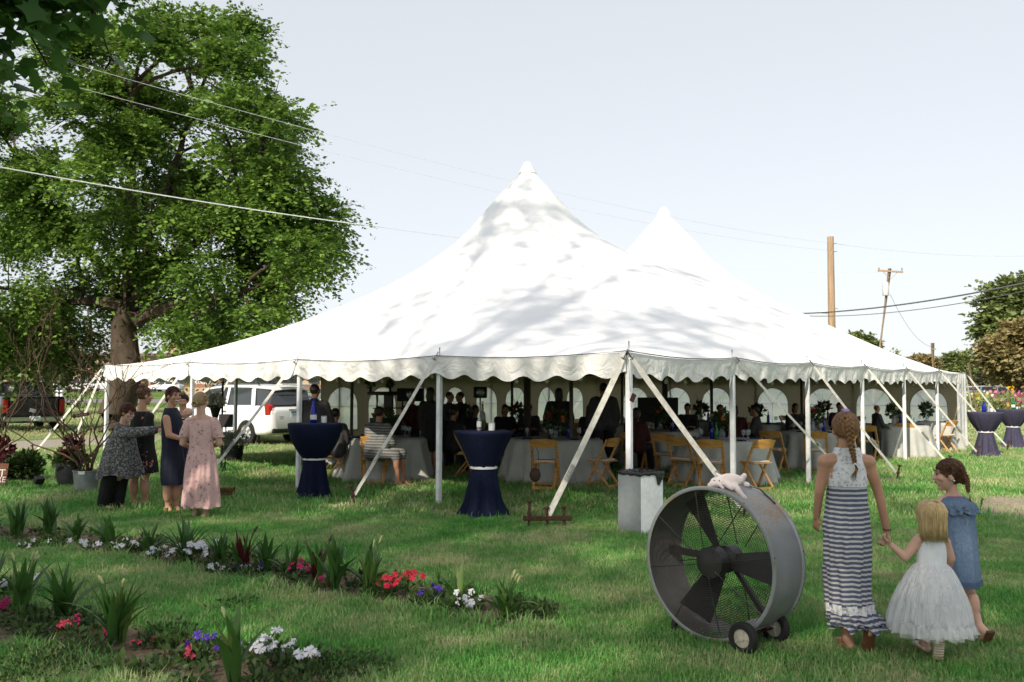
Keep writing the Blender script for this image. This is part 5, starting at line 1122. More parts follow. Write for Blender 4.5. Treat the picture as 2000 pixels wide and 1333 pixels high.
g_.garment('trousers', [(J(218, 925, -.08), J(209, 956, -.06), .115, .095), (J(209, 956, -.06), J(203, 984, -.04), .095, .085), (J(236, 925, .08), J(234, 956, .1), .115, .095), (J(234, 956, .1), J(230, 987, .1), .095, .085)], M_BLACKD, .012)
g_.garment('cardigan_top', [(nk+Vector((-.01, 0, -.03)), J(236, 880), .10, .19), (sl, J(238, 870, -.05), .085, .16), (sr, J(238, 870, .05), .085, .16), (sl, el, .082, .07), (el, el.lerp(wl, .85), .07, .06), (sr, e2, .08, .07), (e2, w2, .07, .06)], M_CARDI, .013, 5)
loftdress('cardigan_hem', [(J(240, 850), .14, .18, 0, .002, 7, 0), (J(237, 875), .20, .22, 0, .006, 7, 0), (J(234, 905), .235, .24, 0, .012, 7, .01), (J(231, 932), .265, .26, 0, .02, 7, .03)], M_CARDI, g_.t, 80, 3)
hair_cap(g_, 12, 260, 1, 1, m=H_AUB, gather=(0, -.09, -.07), r=.006, puff=1.14)
gl = MB()
for s in (-1, 1): gl.tube([g_.L(s*.033+.022*math.cos(q), .094, .012+.017*math.sin(q)) for q in [2*PI*i/14 for i in range(14)]], .002, 4, closed=True); gl.tube([g_.L(s*.055, .09, .014), g_.L(s*.078, .0, .014)], .002, 4)
gl.build('glasses', M_BLACK, g_.t)
# dark haired woman with a baby behind them
h_ = Fig('woman', 'dark haired woman with white flowers in hair holding a baby', 362, 975, cat='woman'); J = h_.J
hd = J(357, 786, .1); h_.head(hd, (.3, -.9, -.2), h=.22); nk = J(358, 812, .1); h_.c(hd, nk, .05, .055); sl, sr = J(342, 826, .1), J(378, 826, .1); h_.mb.ell(J(360, 850, .1), (.16, .10, .16))
el, wl = J(340, 858, .05), J(362, 850, -.12); er, wr2 = J(384, 858, .05), J(368, 842, -.12); h_.arm(sl, el, wl, .05); h_.arm(sr, er, wr2, .05); h_.hand(wl, (.9, 0, .2), (0, 0, 1), 1, .5); h_.hand(wr2, (-.9, 0, .3), (0, 0, 1), 1, .5)
anl, anr = J(352, 965, .05), J(370, 966, .05); h_.leg(J(352, 900, .05), J(352, 930, .05), anl, .08); h_.leg(J(371, 900, .05), J(370, 930, .05), anr, .08); h_.foot(anl, (0, -1)); h_.foot(anr, (0, -1)); h_.skin(SKIN, .009)
loftdress('dress', [(J(360, 820, .1), .13, .085, 0, 0, 8, 0), (J(360, 850, .1), .155, .12, 0, .002, 8, 0), (J(361, 890, .08), .17, .14, 0, .004, 8, 0), (J(361, 935, .06), .20, .16, 0, .01, 8, 0)], M_NAVYD, h_.t, 60, 3); hair_cap(h_, 14, 220, 1, 1, m=H_DARK, gather=(0, -.1, -.02), r=.006)
for i in range(5): MB().ell(h_.L(-.05+.025*i, .02-.02*(i % 2), .11), (.009, .009, .009)).build('hair_flower', M_CREAM, h_.t, 'all')
by = thing('baby', 'bald baby held against the dark haired woman', 'baby', h_.loc+J(364, 838, -.10)); mb = MB(); o = Vector((0, 0, 0))
fb = Fig.__new__(Fig); fb.t = by; fb.mb = mb; fb.head(Vector((.02, -.02, .21)), (-.8, -.4, 0), h=.17, chin=.8); mb.ell((.03, 0, .02), (.075, .07, .13)); mb.cap((-.02, -.05, .09), (-.08, -.08, .06), .025, .02); mb.cap((.0, -.05, -.06), (-.03, -.10, -.13), .035, .025); mb.cap((.05, -.04, -.06), (.06, -.10, -.14), .035, .025)
blob('body', mb, .008, SKIN_P, by, 3); g2 = MB(); g2.ell((.03, 0, .02), (.085, .08, .125)); blob('romper', g2, .012, M_LINEN, by, 2)
# ---------------- guests in the shade of the tent
M_DKSUIT = mat('dark_clothes', (.016, .015, .016), .8, .25, 12, .1, 90); M_DKSHIRT = mat('grey_clothes', (.05, .048, .05), .8, .25, 12, .1, 90); M_MAROON = mat('maroon_clothes', (.06, .012, .014), .8, .25, 12, .1, 90)
M_MADRAS = stripes('striped_shirt', (.13, .14, .15), (.34, .33, .29), .045)
def stander(px, py, top, label, m, hair, fwd, skin=SKIN_T, skirt=False, longhair=False, lean=0, arms=0, build=1.0, cat='person'):
    f = Fig('person', label, px, py, 'guests inside the tent', cat); z = f.J(px, top).z; k = z/1.75
    V = lambda x, y, h: Vector((x*k, y*k, h*k)); fd = Vector(fwd).normalized(); sd = Vector((fd.y, -fd.x, 0)); Q = lambda s, fw, h: sd*s*k*build+fd*fw*k+Vector((0, 0, h*k))
    hd = Q(lean, .02, 1.635); f.head(hd, fd, h=.235*k); f.c(hd, Q(lean*.8, 0, 1.46), .055*k)
    for s in (-1, 1):
        sh = Q(s*.18+lean*.6, 0, 1.40); el = Q(s*.25, .02+.05*arms, 1.12); wr = Q(s*(.24-.12*arms), .06+.28*arms, .90+.12*arms); f.c(Q(lean*.7, 0, 1.42), sh, .065*k); f.arm(sh, el, wr, .05*k); f.hand(wr, fd*arms+Vector((0, 0, -1+arms*.7)), -sd*s, k, .5, s)
        an = Q(s*.09, 0, .08); f.leg(Q(s*.09, 0, .92), Q(s*.10, .02, .5), an, .085*k); f.foot(an, fd, .25*k, .04*k)
        f.armc = getattr(f, 'armc', [])+[(sh, el, .08*k, .074*k), (el, el.lerp(wr, .9), .07*k, .06*k)]
    f.mb.ell(Q(lean*.5, 0, 1.2), (.10*k, .07*k, .22*k)); f.skin(skin, .012, 2)
    f.garment('top', [(Q(-.13+lean*.6, 0, 1.38), Q(-.10, 0, .95), .095*k*build, .125*k*build), (Q(.13+lean*.6, 0, 1.38), Q(.10, 0, .95), .095*k*build, .125*k*build), (Q(lean*.7, 0, 1.44), Q(0, 0, 1.0), .09*k, .14*k*build)]+f.armc, m, .016, 3)
    if skirt: loftdress('skirt', [(Q(0, 0, 1.0), .15*k, .13*k, 0, .003, 8, 0), (Q(0, 0, .75), .2*k, .18*k, 0, .01, 8, 0), (Q(0, 0, .5), .22*k, .2*k, 0, .015, 8, 0)], m, f.t, 48, 2)
    else: f.garment('trousers', [(Q(-.09, 0, .95), Q(-.10, 0, .5), .11*k, .09*k), (Q(-.1, 0, .5), Q(-.09, 0, .1), .09*k, .075*k), (Q(.09, 0, .95), Q(.10, 0, .5), .11*k, .09*k), (Q(.1, 0, .5), Q(.09, 0, .1), .09*k, .075*k)], M_DKSUIT, .016, 2)
    mb = MB(); mb.ell(f.hc+f.hM@Vector((0, -.018*k, .03*k)), (.084*k, .097*k, .092*k), f.hM, 14, 10)
    if longhair: mb.ell(f.hc+f.hM@Vector((0, -.05*k, -.06*k)), (.085*k, .06*k, .14*k), f.hM, 14, 10)
    blob('hair', mb, .014, hair, f.t, 2); return f
stander(612, 956, 752, 'person in black standing behind the cobalt bottle', M_DKSUIT, H_DARK, (.3, 1, 0), arms=.6, build=1.15)
stander(840, 930, 757, 'long haired person standing in shade beside the white pole', M_DKSUIT, H_DARK, (.6, 1, 0), longhair=True, skirt=True)
stander(877, 915, 766, 'person with round dark hair standing close beside another guest', M_DKSHIRT, H_DARK, (.8, -.4, 0), arms=.7); stander(899, 912, 766, 'person in dark clothes embraced by another guest in the tent', M_DKSUIT, H_DARK, (-.8, -.4, 0), arms=.7)
stander(1092, 922, 758, 'woman with shoulder length hair standing before bright windows', M_DKSUIT, H_DARK, (-.2, 1, 0), longhair=True, build=1.1, cat='woman'); stander(1180, 925, 748, 'broad man in dark jacket standing behind the corner strap', M_DKSHIRT, H_DARK, (-.4, .9, 0), build=1.25, cat='man')
stander(805, 905, 772, 'person in dark red standing before the wide speaker', M_MAROON, H_DARK, (.3, -1, 0), arms=.5)
stander(1714, 893, 790, 'boy in dark shirt leaning over a table by the window', M_DKSHIRT, H_BROWN, (1, .1, 0), lean=0, arms=1.0, cat='boy')
def sitter(px, py, label, m, hair, fwd, k=1.0, legs=None, skin=SKIN_T, longhair=False, cat='person', lean=.06, vox=.012, trm=None):
    f = Fig('person', label, px, py, 'guests inside the tent', cat); fd = Vector(fwd).normalized(); sd = Vector((fd.y, -fd.x, 0)); lm = legs and Vector(legs).normalized() or fd
    Q = lambda s, fw, h: sd*s*k+fd*fw*k+Vector((0, 0, h)); S0 = .47
    hd = Q(0, lean+.03, S0+.72*k); f.head(hd, fd, h=.225*k); f.c(hd, Q(0, lean, S0+.52*k), .055*k); ac = []
    for s in (-1, 1):
        sh = Q(s*.18, lean*.8, S0+.49*k); el = Q(s*.23, .12, S0+.24*k); wr = Q(s*.10, .32, S0+.27*k); f.c(Q(0, lean, S0+.5*k), sh, .06*k); f.arm(sh, el, wr, .048*k); f.hand(wr, fd-sd*s*.4, Vector((0, 0, -1)), k, .5, s); ac += [(sh, el, .078*k, .074*k)]
        ls = Vector((lm.y, -lm.x, 0)); hp = ls*s*.10*k+Vector((0, 0, S0+.06)); kn = hp+lm*.42*k+Vector((0, 0, .0)); an = kn+lm*.05*k; an.z = .09; f.leg(hp, kn, an, .08*k); f.foot(an, lm, .25*k, .04*k); ac += []
        f.lg = getattr(f, 'lg', [])+[(hp, kn, .105*k, .085*k), (kn, kn.lerp(an, .15 if legs else .9), .085*k, .075*k)]
    f.mb.ell(Q(0, .03, S0+.25*k), (.10*k, .07*k, .22*k)); f.skin(skin, vox, 2)
    f.garment('top', [(Q(-.12, lean*.8, S0+.47*k), Q(-.11, 0, S0+.05), .09*k, .125*k), (Q(.12, lean*.8, S0+.47*k), Q(.11, 0, S0+.05), .09*k, .125*k), (Q(0, lean*.8, S0+.5*k), Q(0, 0, S0+.1), .09*k, .14*k)]+ac, m, .015, 3); f.garment('trousers', f.lg, trm or M_DKSUIT, .015, 2)
    mb = MB(); mb.ell(f.hc+f.hM@Vector((0, -.018*k, .03*k)), (.084*k, .097*k, .092*k), f.hM, 14, 10)
    if longhair: mb.ell(f.hc+f.hM@Vector((0, -.05*k, -.05*k)), (.085*k, .06*k, .12*k), f.hM, 14, 10)
    blob('hair', mb, .014, hair, f.t, 2); return f
sitter(735, 949, 'seated man in striped shirt and plaid shorts, arm over chair back', M_MADRAS, H_DARK, (.35, .8, 0), 1.0, (.9, -.35, 0), cat='man', trm=M_MADRAS)
sitter(650, 942, 'seated guest with dark hair seen from behind the cobalt bottle', M_DKSHIRT, H_DARK, (.3, 1, 0), .95)
for px, py, lab, m, h, fw, lh in ((1240, 930, 'seated guest in maroon beside the corner pole', M_MAROON, H_DARK, (.6, .8, 0), True), (1405, 900, 'seated guest with round dark hair before an arched window', M_DKSUIT, H_DARK, (.2, -1, 0), False), (1436, 905, 'seated guest in maroon top behind a white pole', M_MAROON, H_DARK, (.3, .9, 0), True), (1483, 905, 'seated guest in grey leaning forward at the far table', M_DKSHIRT, H_DARK, (-.7, .3, 0), False), (985, 905, 'seated guest at the dim table near the first centre pole', M_DKSUIT, H_DARK, (.3, -1, 0), True), (1035, 900, 'second seated guest near the first centre pole, facing out', M_DKSHIRT, H_DARK, (-.3, -1, 0), False), (925, 910, 'seated guest at the dim table behind the couple', M_DKSUIT, H_DARK, (.5, -.8, 0), True), (1150, 905, 'seated guest before the bright far corner windows', M_DKSUIT, H_DARK, (.4, -1, 0), True), (1345, 892, 'seated guest between the monitor and a white pole', M_DKSHIRT, H_DARK, (-.4, -1, 0), False), (1552, 888, 'seated guest at the farthest table by the end windows', M_DKSUIT, H_DARK, (.2, -1, 0), True), (880, 930, 'seated guest in front of the embracing couple', M_DKSUIT, H_DARK, (.6, .6, 0), False), (1640, 880, 'seated guest near the girl in stripes, facing out', M_MAROON, H_DARK, (-.2, -1, 0), False), (1300, 890, 'seated guest in front of the black monitor', M_DKSUIT, H_DARK, (0, -1, 0), False)):
    sitter(px, py, lab, m, h, fw, .95, longhair=lh)
# ------------------------------------------------------------------ plants of the beds
L_LILY = leafmat('lily_leaves', (.018, .060, .016), (.06, .15, .03), .25, .35, 3, .5); L_LILYL = leafmat('lily_light', (.05, .12, .02), (.14, .22, .05), .3, .4, 3, .5); L_PET = leafmat('petunia_leaves', (.02, .05, .015), (.07, .12, .03), .25, .5, 5)
L_WINE = leafmat('wine_leaves', (.030, .006, .008), (.10, .015, .02), .25, .4, 4)
M_PW = mat('white_petunia', (.76, .76, .80), .6, .06, 60, trans=.25); M_PR = mat('crimson_petunia', (.50, .012, .045), .6, .2, 60, trans=.25); M_PP = mat('pink_petunia', (.72, .09, .16), .6, .15, 60, trans=.25); M_PV = mat('violet_petunia', (.06, .02, .28), .6, .2, 60, trans=.2); M_PM = mat('magenta_petunia', (.48, .02, .14), .6, .2, 60, trans=.2)
M_BUD = mat('pale_bud', (.42, .46, .20), .5, .15, 30, trans=.2); M_DKRED = mat('dark_red_stem', (.05, .008, .01), .6, .3, 20)
def lily(px, py, h, label, n=18, seed=0, spread=.5, bud=None, dark=False, wide=.023, light=False, group='lily clumps in the flower beds'):
    h *= .84; rg = np.random.default_rng(seed); t = thing('lily_plant', label, 'plant', G(px, py), 0, group); V = []; F = []
    def leaf(mb, az, l, lean, w, base):
        d = Vector((math.cos(az), math.sin(az), 0)); rows = []; p = Vector(base); ang = PI/2-lean*.35; K = 7
        for i in range(K+1):
            q = i/K; ww = w*(math.sin(PI*min(1, q*.92+.12))**.7)*(1 if i < K else .05); sd = Vector((-d.y, d.x, 0)); up = Vector((0, 0, 1))*math.cos(ang)*-1+d*0
            nrm = d*math.sin(ang)*-1+Vector((0, 0, math.cos(ang))); rows.append([p-sd*ww+nrm*ww*.5, p, p+sd*ww+nrm*ww*.5]); st = l/K; p = p+(d*math.cos(ang)+Vector((0, 0, 1))*math.sin(ang))*st; ang -= lean*.75/K*(1+q)
        mb.grid(rows)
    for i in range(n):
        mb = MB(); az = rg.uniform(0, 6.28); f = rg.uniform(0, 1); leaf(mb, az, h*rg.uniform(.8, 1.3), spread*(.35+1.9*f*f), wide*rg.uniform(.75, 1.3), (rg.normal(0, .02), rg.normal(0, .02), -.01)); mb.build('leaf', L_WINE if dark and i % 2 else L_LILYL if light and i % 3 == 0 else L_LILY, t, 'all')
    for i in range(bud or 0):
        az = rg.uniform(0, 6.28); e = Vector((.10*math.cos(az), .10*math.sin(az), h*rg.uniform(.85, 1.1))); sm = MB().tube([(0, 0, 0), e*.6+Vector((0, 0, .05)), e], .005, 5).build('flower_stem', L_LILY, t)
        MB().lathe([(.003, -.015), (.007, 0), (.010, .02), (.012, .035), (.004, .055)], 8, e, Matrix.Rotation(.5, 3, (-math.sin(az), math.cos(az), 0))).build('flower', M_BUD if not dark else M_DKRED, sm, 'all')
    return t
def petal_flower(r):
    mb = MB()
    for i in range(5):
        a = 2*PI*i/5; rows = []
        for q in (0, .5, 1): rows.append([(r*q*math.cos(a+da)*(1-.12*abs(da)*2), r*q*math.sin(a+da)*(1-.12*abs(da)*2), .5*r*(q-.55)**2*(1 if q < .6 else -.6)+.012*math.sin(da*9+i)*q) for da in (-.62, -.3, 0, .3, .62)])
        mb.grid(rows)
    mb.tube([(0, 0, .0), (0, 0, -.035)], [.008, .003], 5); return mb.mesh('flower')
PFL = {}
for k, m_ in (('w', M_PW), ('r', M_PR), ('p', M_PP), ('v', M_PV), ('m', M_PM)):
    me = petal_flower(.030); me.materials.append(m_); me.polygons.foreach_set('use_smooth', [True]*len(me.polygons)); PFL[k] = me
PN = {'w': 'white', 'r': 'crimson', 'p': 'pink', 'v': 'violet', 'm': 'magenta'}
def petunia(px, py, n, kinds, rad, label, seed, s=1.0, h=.10):
    rg = np.random.default_rng(seed); t = thing('petunia_plant', label, 'flowers', G(px, py), 0, 'petunias in the flower beds'); k = int(60+n*14)
    Q = leafball(rg, k, (rad*1.1, rad*1.1, h), (0, 0, h*.4), .05); Q[..., 2] = np.maximum(Q[..., 2], .004)
    link('foliage', npmesh('foliage', Q.reshape(-1, 3), np.arange(len(Q)*4).reshape(-1, 4)), L_PET, t, False)
    for i in range(n):
        a = rg.uniform(0, 6.28); q = math.sqrt(rg.uniform(0, 1))*rad; d = Vector((rg.normal(0, .45), -.75+rg.normal(0, .4), .75)).normalized()
        inst('flower', PFL[kinds[i % len(kinds)]], t, (q*math.cos(a), q*math.sin(a), h*rg.uniform(.8, 1.5)), d.to_track_quat('Z', 'Y').to_euler(), s*rg.uniform(.8, 1.2))
    return t
LB = 'dark green lily clump in the long flower bed'
for k, (px, py, h, n, sp) in enumerate(((-30, 1056, .42, 18, .6), (33, 1052, .45, 18, .55), (96, 1050, .44, 20, .6), (150, 1064, .33, 16, .8), (214, 1076, .40, 18, .5), (291, 1086, .33, 18, .8), (364, 1100, .42, 20, .5), (432, 1106, .36, 16, .6), (520, 1122, .36, 16, .5))):
    lily(px, py, h, LB, n, k+1, sp)
lily(474, 1118, .38, 'lily clump with dark red buds among green leaves', 16, 31, .5, 2, True); lily(568, 1134, .34, 'slender lily clump beside crimson petunias', 14, 32, .5, light=True); lily(620, 1142, .42, 'dark wine coloured canna standing among green lilies', 12, 33, .35, 2, True)
lily(652, 1158, .46, 'tall dense lily clump beside the wine coloured canna', 26, 34, .5); lily(722, 1164, .45, 'lily clump with white buds beside the big crimson petunias', 22, 35, .7, 2, light=True); lily(892, 1180, .34, 'sparse lily with three broad upright leaves', 7, 36, .45, wide=.026, light=True); lily(988, 1212, .34, 'lily clump with many pale buds at the end of the bed', 20, 37, .8, 4, light=True)
lily(42, 1200, .42, 'lily clump with yellow green calla buds in the front bed', 16, 41, .6, 4, light=True); lily(128, 1216, .43, 'dense dark lily clump in the front bed', 24, 42, .65); lily(232, 1262, .46, 'lily clump with drooping pale calla in the front bed', 26, 43, .6, 2, light=True); lily(-20, 1190, .42, 'lily clump at the far end of the front bed', 16, 44, .6, 1); lily(462, 1345, .44, 'broad leaved lily beside white petunias in the front bed', 11, 45, .5, 1, wide=.030, light=True)
for k, (px, py, n, kd, rad, lab, s, h) in enumerate((
    (62, 1076, 4, 'w', .12, 'few white petunias between the first lilies', 1, .06), (118, 1072, 5, 'w', .12, 'white petunias beside the short lily', 1, .06), (190, 1080, 7, 'w', .14, 'white petunias at the foot of the slim lily', 1.05, .08), (245, 1084, 8, 'w', .13, 'white petunia cluster between two lilies', 1.05, .09), (325, 1100, 10, 'w', .16, 'white petunia cluster below the spreading lily', 1.05, .10), (392, 1104, 17, 'w', .16, 'largest white petunia cluster in the long bed', 1.15, .13), (427, 1124, 4, 'w', .10, 'small white petunia tuft at the bed edge', 1, .05), (500, 1124, 5, 'wv', .10, 'white and violet petunias between lilies', .9, .06), (458, 1124, 4, 'wv', .1, 'violet and white petunia tuft beside dark red buds', .9, .05),
    (588, 1136, 7, 'm', .13, 'magenta petunias beside the slender lily', 1, .11), (628, 1156, 5, 'm', .12, 'magenta petunias under the dense lily', 1, .06), (782, 1172, 19, 'r', .20, 'large crimson petunia cluster in the long bed', 1.05, .13), (848, 1182, 8, 'v', .12, 'violet petunias beside the crimson cluster', 1, .09), (900, 1198, 9, 'w', .16, 'white petunias between the sparse lily and the last one', 1.1, .09),
    (30, 1170, 10, 'w', .16, 'white petunias behind the calla buds in the front bed', 1, .10), (12, 1196, 3, 'm', .08, 'magenta petunia at the edge of the front bed', 1.1, .05), (140, 1236, 5, 'pm', .09, 'pink and magenta petunia tuft in the bare soil', 1.2, .05), (200, 1246, 3, 'm', .08, 'dark magenta petunia at the foot of the drooping calla', 1.1, .05), (290, 1268, 4, 'p', .09, 'small pink petunia buds in bare soil', .7, .05), (350, 1268, 2, 'p', .07, 'tiny coral petunia tuft in bare soil', .8, .04), (368, 1296, 4, 'p', .07, 'bright coral pink petunia pair in the front bed', 1.45, .05), (418, 1290, 7, 'v', .14, 'violet petunias beside the broad leaved lily', 1, .09), (530, 1294, 9, 'w', .15, 'white petunias at the near end of the front bed', 1.25, .10), (596, 1304, 7, 'w', .14, 'last white petunias of the front bed', 1.2, .08))):
    petunia(px, py, n, kd, rad, lab, 100+k, s, h)
# weeds and clover tufts at the bed edge
rg = np.random.default_rng(3); Q = []
for (px, py, r, n) in ((120, 1290, .35, 500), (330, 1240, .2, 220), (660, 1300, .25, 350), (620, 1330, .3, 400), (60, 1320, .4, 500), (460, 1190, .2, 160), (1060, 1195, .15, 160), (720, 1315, .2, 200)):
    c = G(px, py); q = leafball(rg, n, (r, r, .035), (c.x, c.y, .03), .035); q[..., 2] = np.maximum(q[..., 2], .003); Q.append(q)
for E_, n_ in ((BED_BACK, 16), (BED_FRONT, 20)):
    for i in range(len(E_[0])-1):
        for k in range(n_):
            a_ = E_[0][i].lerp(E_[0][i+1], rg.uniform()); b2_ = E_[1][i].lerp(E_[1][i+1], rg.uniform()); c = a_.lerp(b2_, rg.uniform(.1, .9)); rr = rg.uniform(.04, .11); q = leafball(rg, int(16+rr*260), (rr, rr, .05), (c.x, c.y, .03), .05); q[..., 2] = np.maximum(q[..., 2], .014); Q.append(q)
Q = np.concatenate(Q); tag(link('clover', npmesh('clover', Q.reshape(-1, 3), np.arange(len(Q)*4).reshape(-1, 4)), L_PET, None, False), 'low leafy clover and weeds around the flower beds', 'weeds', kind='stuff')
# ------------------------------------------------------------------ willow branches, pots and the sign by the tent corner
M_GALV = mat('galvanised_tub', (.26, .28, .29), .45, .2, 8, .15, 40, metal=.6); M_WILLOW = mat('willow_bark', (.10, .058, .036), .8, .35, 14, .4, 60); M_POT = mat('dark_pot', (.02, .02, .022), .5, .2, 10); M_BOARD = mat('stained_plank', (.17, .065, .03), .65, .35, 4, .3, 60, stretch=(.6, 4, 6)); M_CHALK = mat('white_lettering', (.72, .70, .66), .7, .1, 30)
def willow(px, py, h, label, seed, n=11, tub=True, spread=.4):
    rg = random.Random(seed); t = thing('willow_branches', label, 'branches', G(px, py), 0, 'curly willow branches in tubs')
    def twig(p, d, l, r, depth, mb):
        pts = [p]; k = 9
        for i in range(k):
            d = (d+Vector((rg.gauss(0, .32), rg.gauss(0, .32), rg.gauss(.16, .2)))).normalized(); pts.append(pts[-1]+d*l/k)
        mb.tube(pts, [r*(1-.75*i/k) for i in range(k+1)], 6 if depth == 0 else 4)
        if depth < 3:
            for j in range(3 if depth == 0 else 2): i = rg.randint(2, k-1); twig(pts[i], (d+Vector((rg.gauss(0, .6), rg.gauss(0, .6), .35))).normalized(), l*rg.uniform(.4, .65), r*.5, depth+1, mb)
    for i in range(n):
        mb = MB(); a = rg.uniform(0, 6.28); twig(Vector((.07*math.cos(a), .07*math.sin(a), .25 if tub else .02)), Vector((spread*math.cos(a), spread*math.sin(a), 1)).normalized(), h*rg.uniform(.6, 1), .016, 0, mb); mb.build('branch', M_WILLOW, t, 'all')
    return t
tp = G(168, 962)
tb = thing('metal_tub', 'galvanised metal tub holding the willow branches', 'tub', tp); MB().lathe([(.165, 0), (.19, .30), (.20, .31), (.20, .325), (.185, .325), (.165, .02)], 32).build('body', M_GALV, tb, True); MB().box((.02, -.197, .30), (.10, .006, .05)).build('tag', M_LABEL, tb); MB().lathe([(.005, .29), (.182, .285)], 20, cap=False).build('moss', L_PET, tb)
willow(168, 962, 2.5, 'curly willow branches rising from the galvanised tub', 5, 11, True, .2)
willow(-40, 955, 2.3, 'curly willow branches at the crate by the lettered sign', 8, 5, True, .3)
def pot(px, py, r, h, label, lm, n, lh, size, seed, m=None, lab2=None, droop=False):
    t = thing('potted_plant', label, 'potted plant', G(px, py), 0, 'potted plants by the tent'); (MB().lathe([(r*.72, 0), (r*.98, h*.55), (r, h), (r*.9, h), (r*.85, h*.8)], 26)).build('pot', m or M_POT, t, True); rg = np.random.default_rng(seed)
    Q = leafball(rg, n, (r*1.5, r*1.5, lh), (0, 0, h+lh*.45), size, .3); Q[..., 2] = np.maximum(Q[..., 2], .02); link('foliage', npmesh('foliage', Q.reshape(-1, 3), np.arange(len(Q)*4).reshape(-1, 4)), lm, t, False); return t
pot(134, 954, .20, .40, 'dark round pot of trailing green plants behind the tub', L_PET, 420, .14, .10, 4); 
w = thing('coleus_plant', 'wine red leaved plant rising from the dark pot', 'plant', G(142, 956)+Vector((0, 0, .36))); rgq = np.random.default_rng(6); Q = leafball(rgq, 190, (.15, .15, .26), (0, 0, .24), .11, .5); link('leaves', npmesh('leaves', Q.reshape(-1, 3), np.arange(len(Q)*4).reshape(-1, 4)), L_WINE, w, False); MB().tube([(0, 0, -.1), (.02, 0, .25), (0, 0, .45)], .008, 5).build('stem', M_DKRED, w)
w = thing('coleus_plant', 'wine red leaved plant behind the lettered crate sign', 'plant', G(6, 950)+Vector((0, 0, .36))); Q = leafball(rgq, 150, (.14, .14, .2), (0, 0, .24), .11, .5); link('leaves', npmesh('leaves', Q.reshape(-1, 3), np.arange(len(Q)*4).reshape(-1, 4)), L_WINE, w, False); MB().tube([(0, 0, -.2), (.02, 0, .25), (0, 0, .4)], .008, 5).build('stem', M_DKRED, w)
pot(52, 944, .16, .16, 'bushy green fern pot beside the lettered sign', L_PET, 900, .24, .11, 7)
pl = thing('planter_box', 'dark planter crate behind the lettered sign', 'planter', G(-12, 945), 0); MB().box((0, 0, .17), (.62, .34, .34), None, .01).build('crate', M_POT, pl); Q = leafball(rgq, 420, (.34, .2, .09), (0, 0, .37), .09, .5); link('foliage', npmesh('foliage', Q.reshape(-1, 3), np.arange(len(Q)*4).reshape(-1, 4)), L_PET, pl, False)
sgn = thing('lettered_sign', 'stained plank sign with white capital lettering leaning on the crate', 'sign', G(-28, 957)+Vector((0, 0, 0)), .06)
MT = Matrix.Rotation(R(-14), 3, 'X')
for i in range(4): MB().box(MT@Vector((0, 0, .055+i*.098)), (.62-.0*i, .02, .092), MT, .004).build('plank', M_BOARD, sgn)
for s, z, sz in (('FRUIT' if False else 'T', .20, .12), ('ERE', .10, .085)):
    text_part('lettering', s, sz*1.5, M_CHALK, sgn, Matrix.Translation(MT@Vector((.23 if s == 'T' else .20, -.013, z+.03))) @ MT.to_4x4() @ Matrix.Rotation(PI/2, 4, 'X'))
fl = thing('floodlight', 'small black garden floodlight on a ground spike', 'floodlight', G(76, 957), .6); MB().box((0, 0, .13), (.14, .10, .11), (.5, 0, .3), .01).build('lamp_head', M_BLACK, fl); MB().tube([(0, 0, -.05), (0, 0, .11)], .012, 6).build('spike', M_BLACK, fl); MB().box((.03, .02, .06), (.04, .03, .09), (.3, .2, 0)).build('bracket', M_BLACK, fl)
ws = thing('arrow_sign', 'small rust red wooden arrow sign hung in the willow', 'sign', tp+Vector((.03, -.25, 1.19)), 0); ar = MB(); MA = Matrix.Rotation(R(-9), 3, 'Y'); ar.box((0, 0, 0), (.23, .014, .052), MA, .003); ar.add([MA@Vector((-.115, -.007, .042)), MA@Vector((-.115, -.007, -.042)), MA@Vector((-.165, -.007, 0)), MA@Vector((-.115, .007, .042)), MA@Vector((-.115, .007, -.042)), MA@Vector((-.165, .007, 0))], [(0, 1, 2), (5, 4, 3), (0, 3, 4, 1), (1, 4, 5, 2), (2, 5, 3, 0)]); ar.build('board', mat('rust_board', (.13, .02, .012), .6, .3, 20), ws)
sq = MB(); rg2 = random.Random(2)
for k in range(7): x0 = -.085+k*.025; sq.tube([MA@Vector((x0+.008*math.cos(t)+.006*t/3, -.009, .012*math.sin(t)*(1 if k % 3 else 1.5))) for t in (0, 1.2, 2.4, 3.6, 4.8)], .0022, 4)
sq.build('script_lettering', M_CHALK, ws); MB().tube([(0, .01, .02), (.02, .1, .12)], .003, 4).build('string', M_CORD, ws)
# hydrangea bunch tied to a tent pole, grey bush on a barrel, black music stand
hy = thing('flower_bunch', 'cream hydrangea bunch in a dark hanging cone on the pole', 'flowers', P(421, 786, 17.5)); rgq = np.random.default_rng(16); Q = leafball(rgq, 900, (.21, .18, .14), (0, 0, 0), .05, .2); link('blooms', npmesh('blooms', Q.reshape(-1, 3), np.arange(len(Q)*4).reshape(-1, 4)), mat('hydrangea', (.45, .44, .33), .7, .3, 8, trans=.2), hy, False); MB().lathe([(.02, -.42), (.10, -.15), (.15, -.08)], 14).build('cone', M_BLACK, hy, True)
hp_ = P(421, 786, 17.5); MB().tube([(0.12, .05, -hp_.z), (.12, .05, .62)], .028, 8).build('post', M_BLACK, hy)
bs = pot(455, 905, .22, .36, 'silvery bush on a dark barrel with orange blooms', leafmat('silver_leaves', (.12, .13, .10), (.30, .31, .25), .2, .7, 4), 1100, .22, .055, 17); 
for i in range(6): inst('flower', HEADS[1], bs, (.16+.03*math.cos(i*1.3), -.1+.05*math.sin(i*2), .62+.02*i), (.5, .4, i), .7)
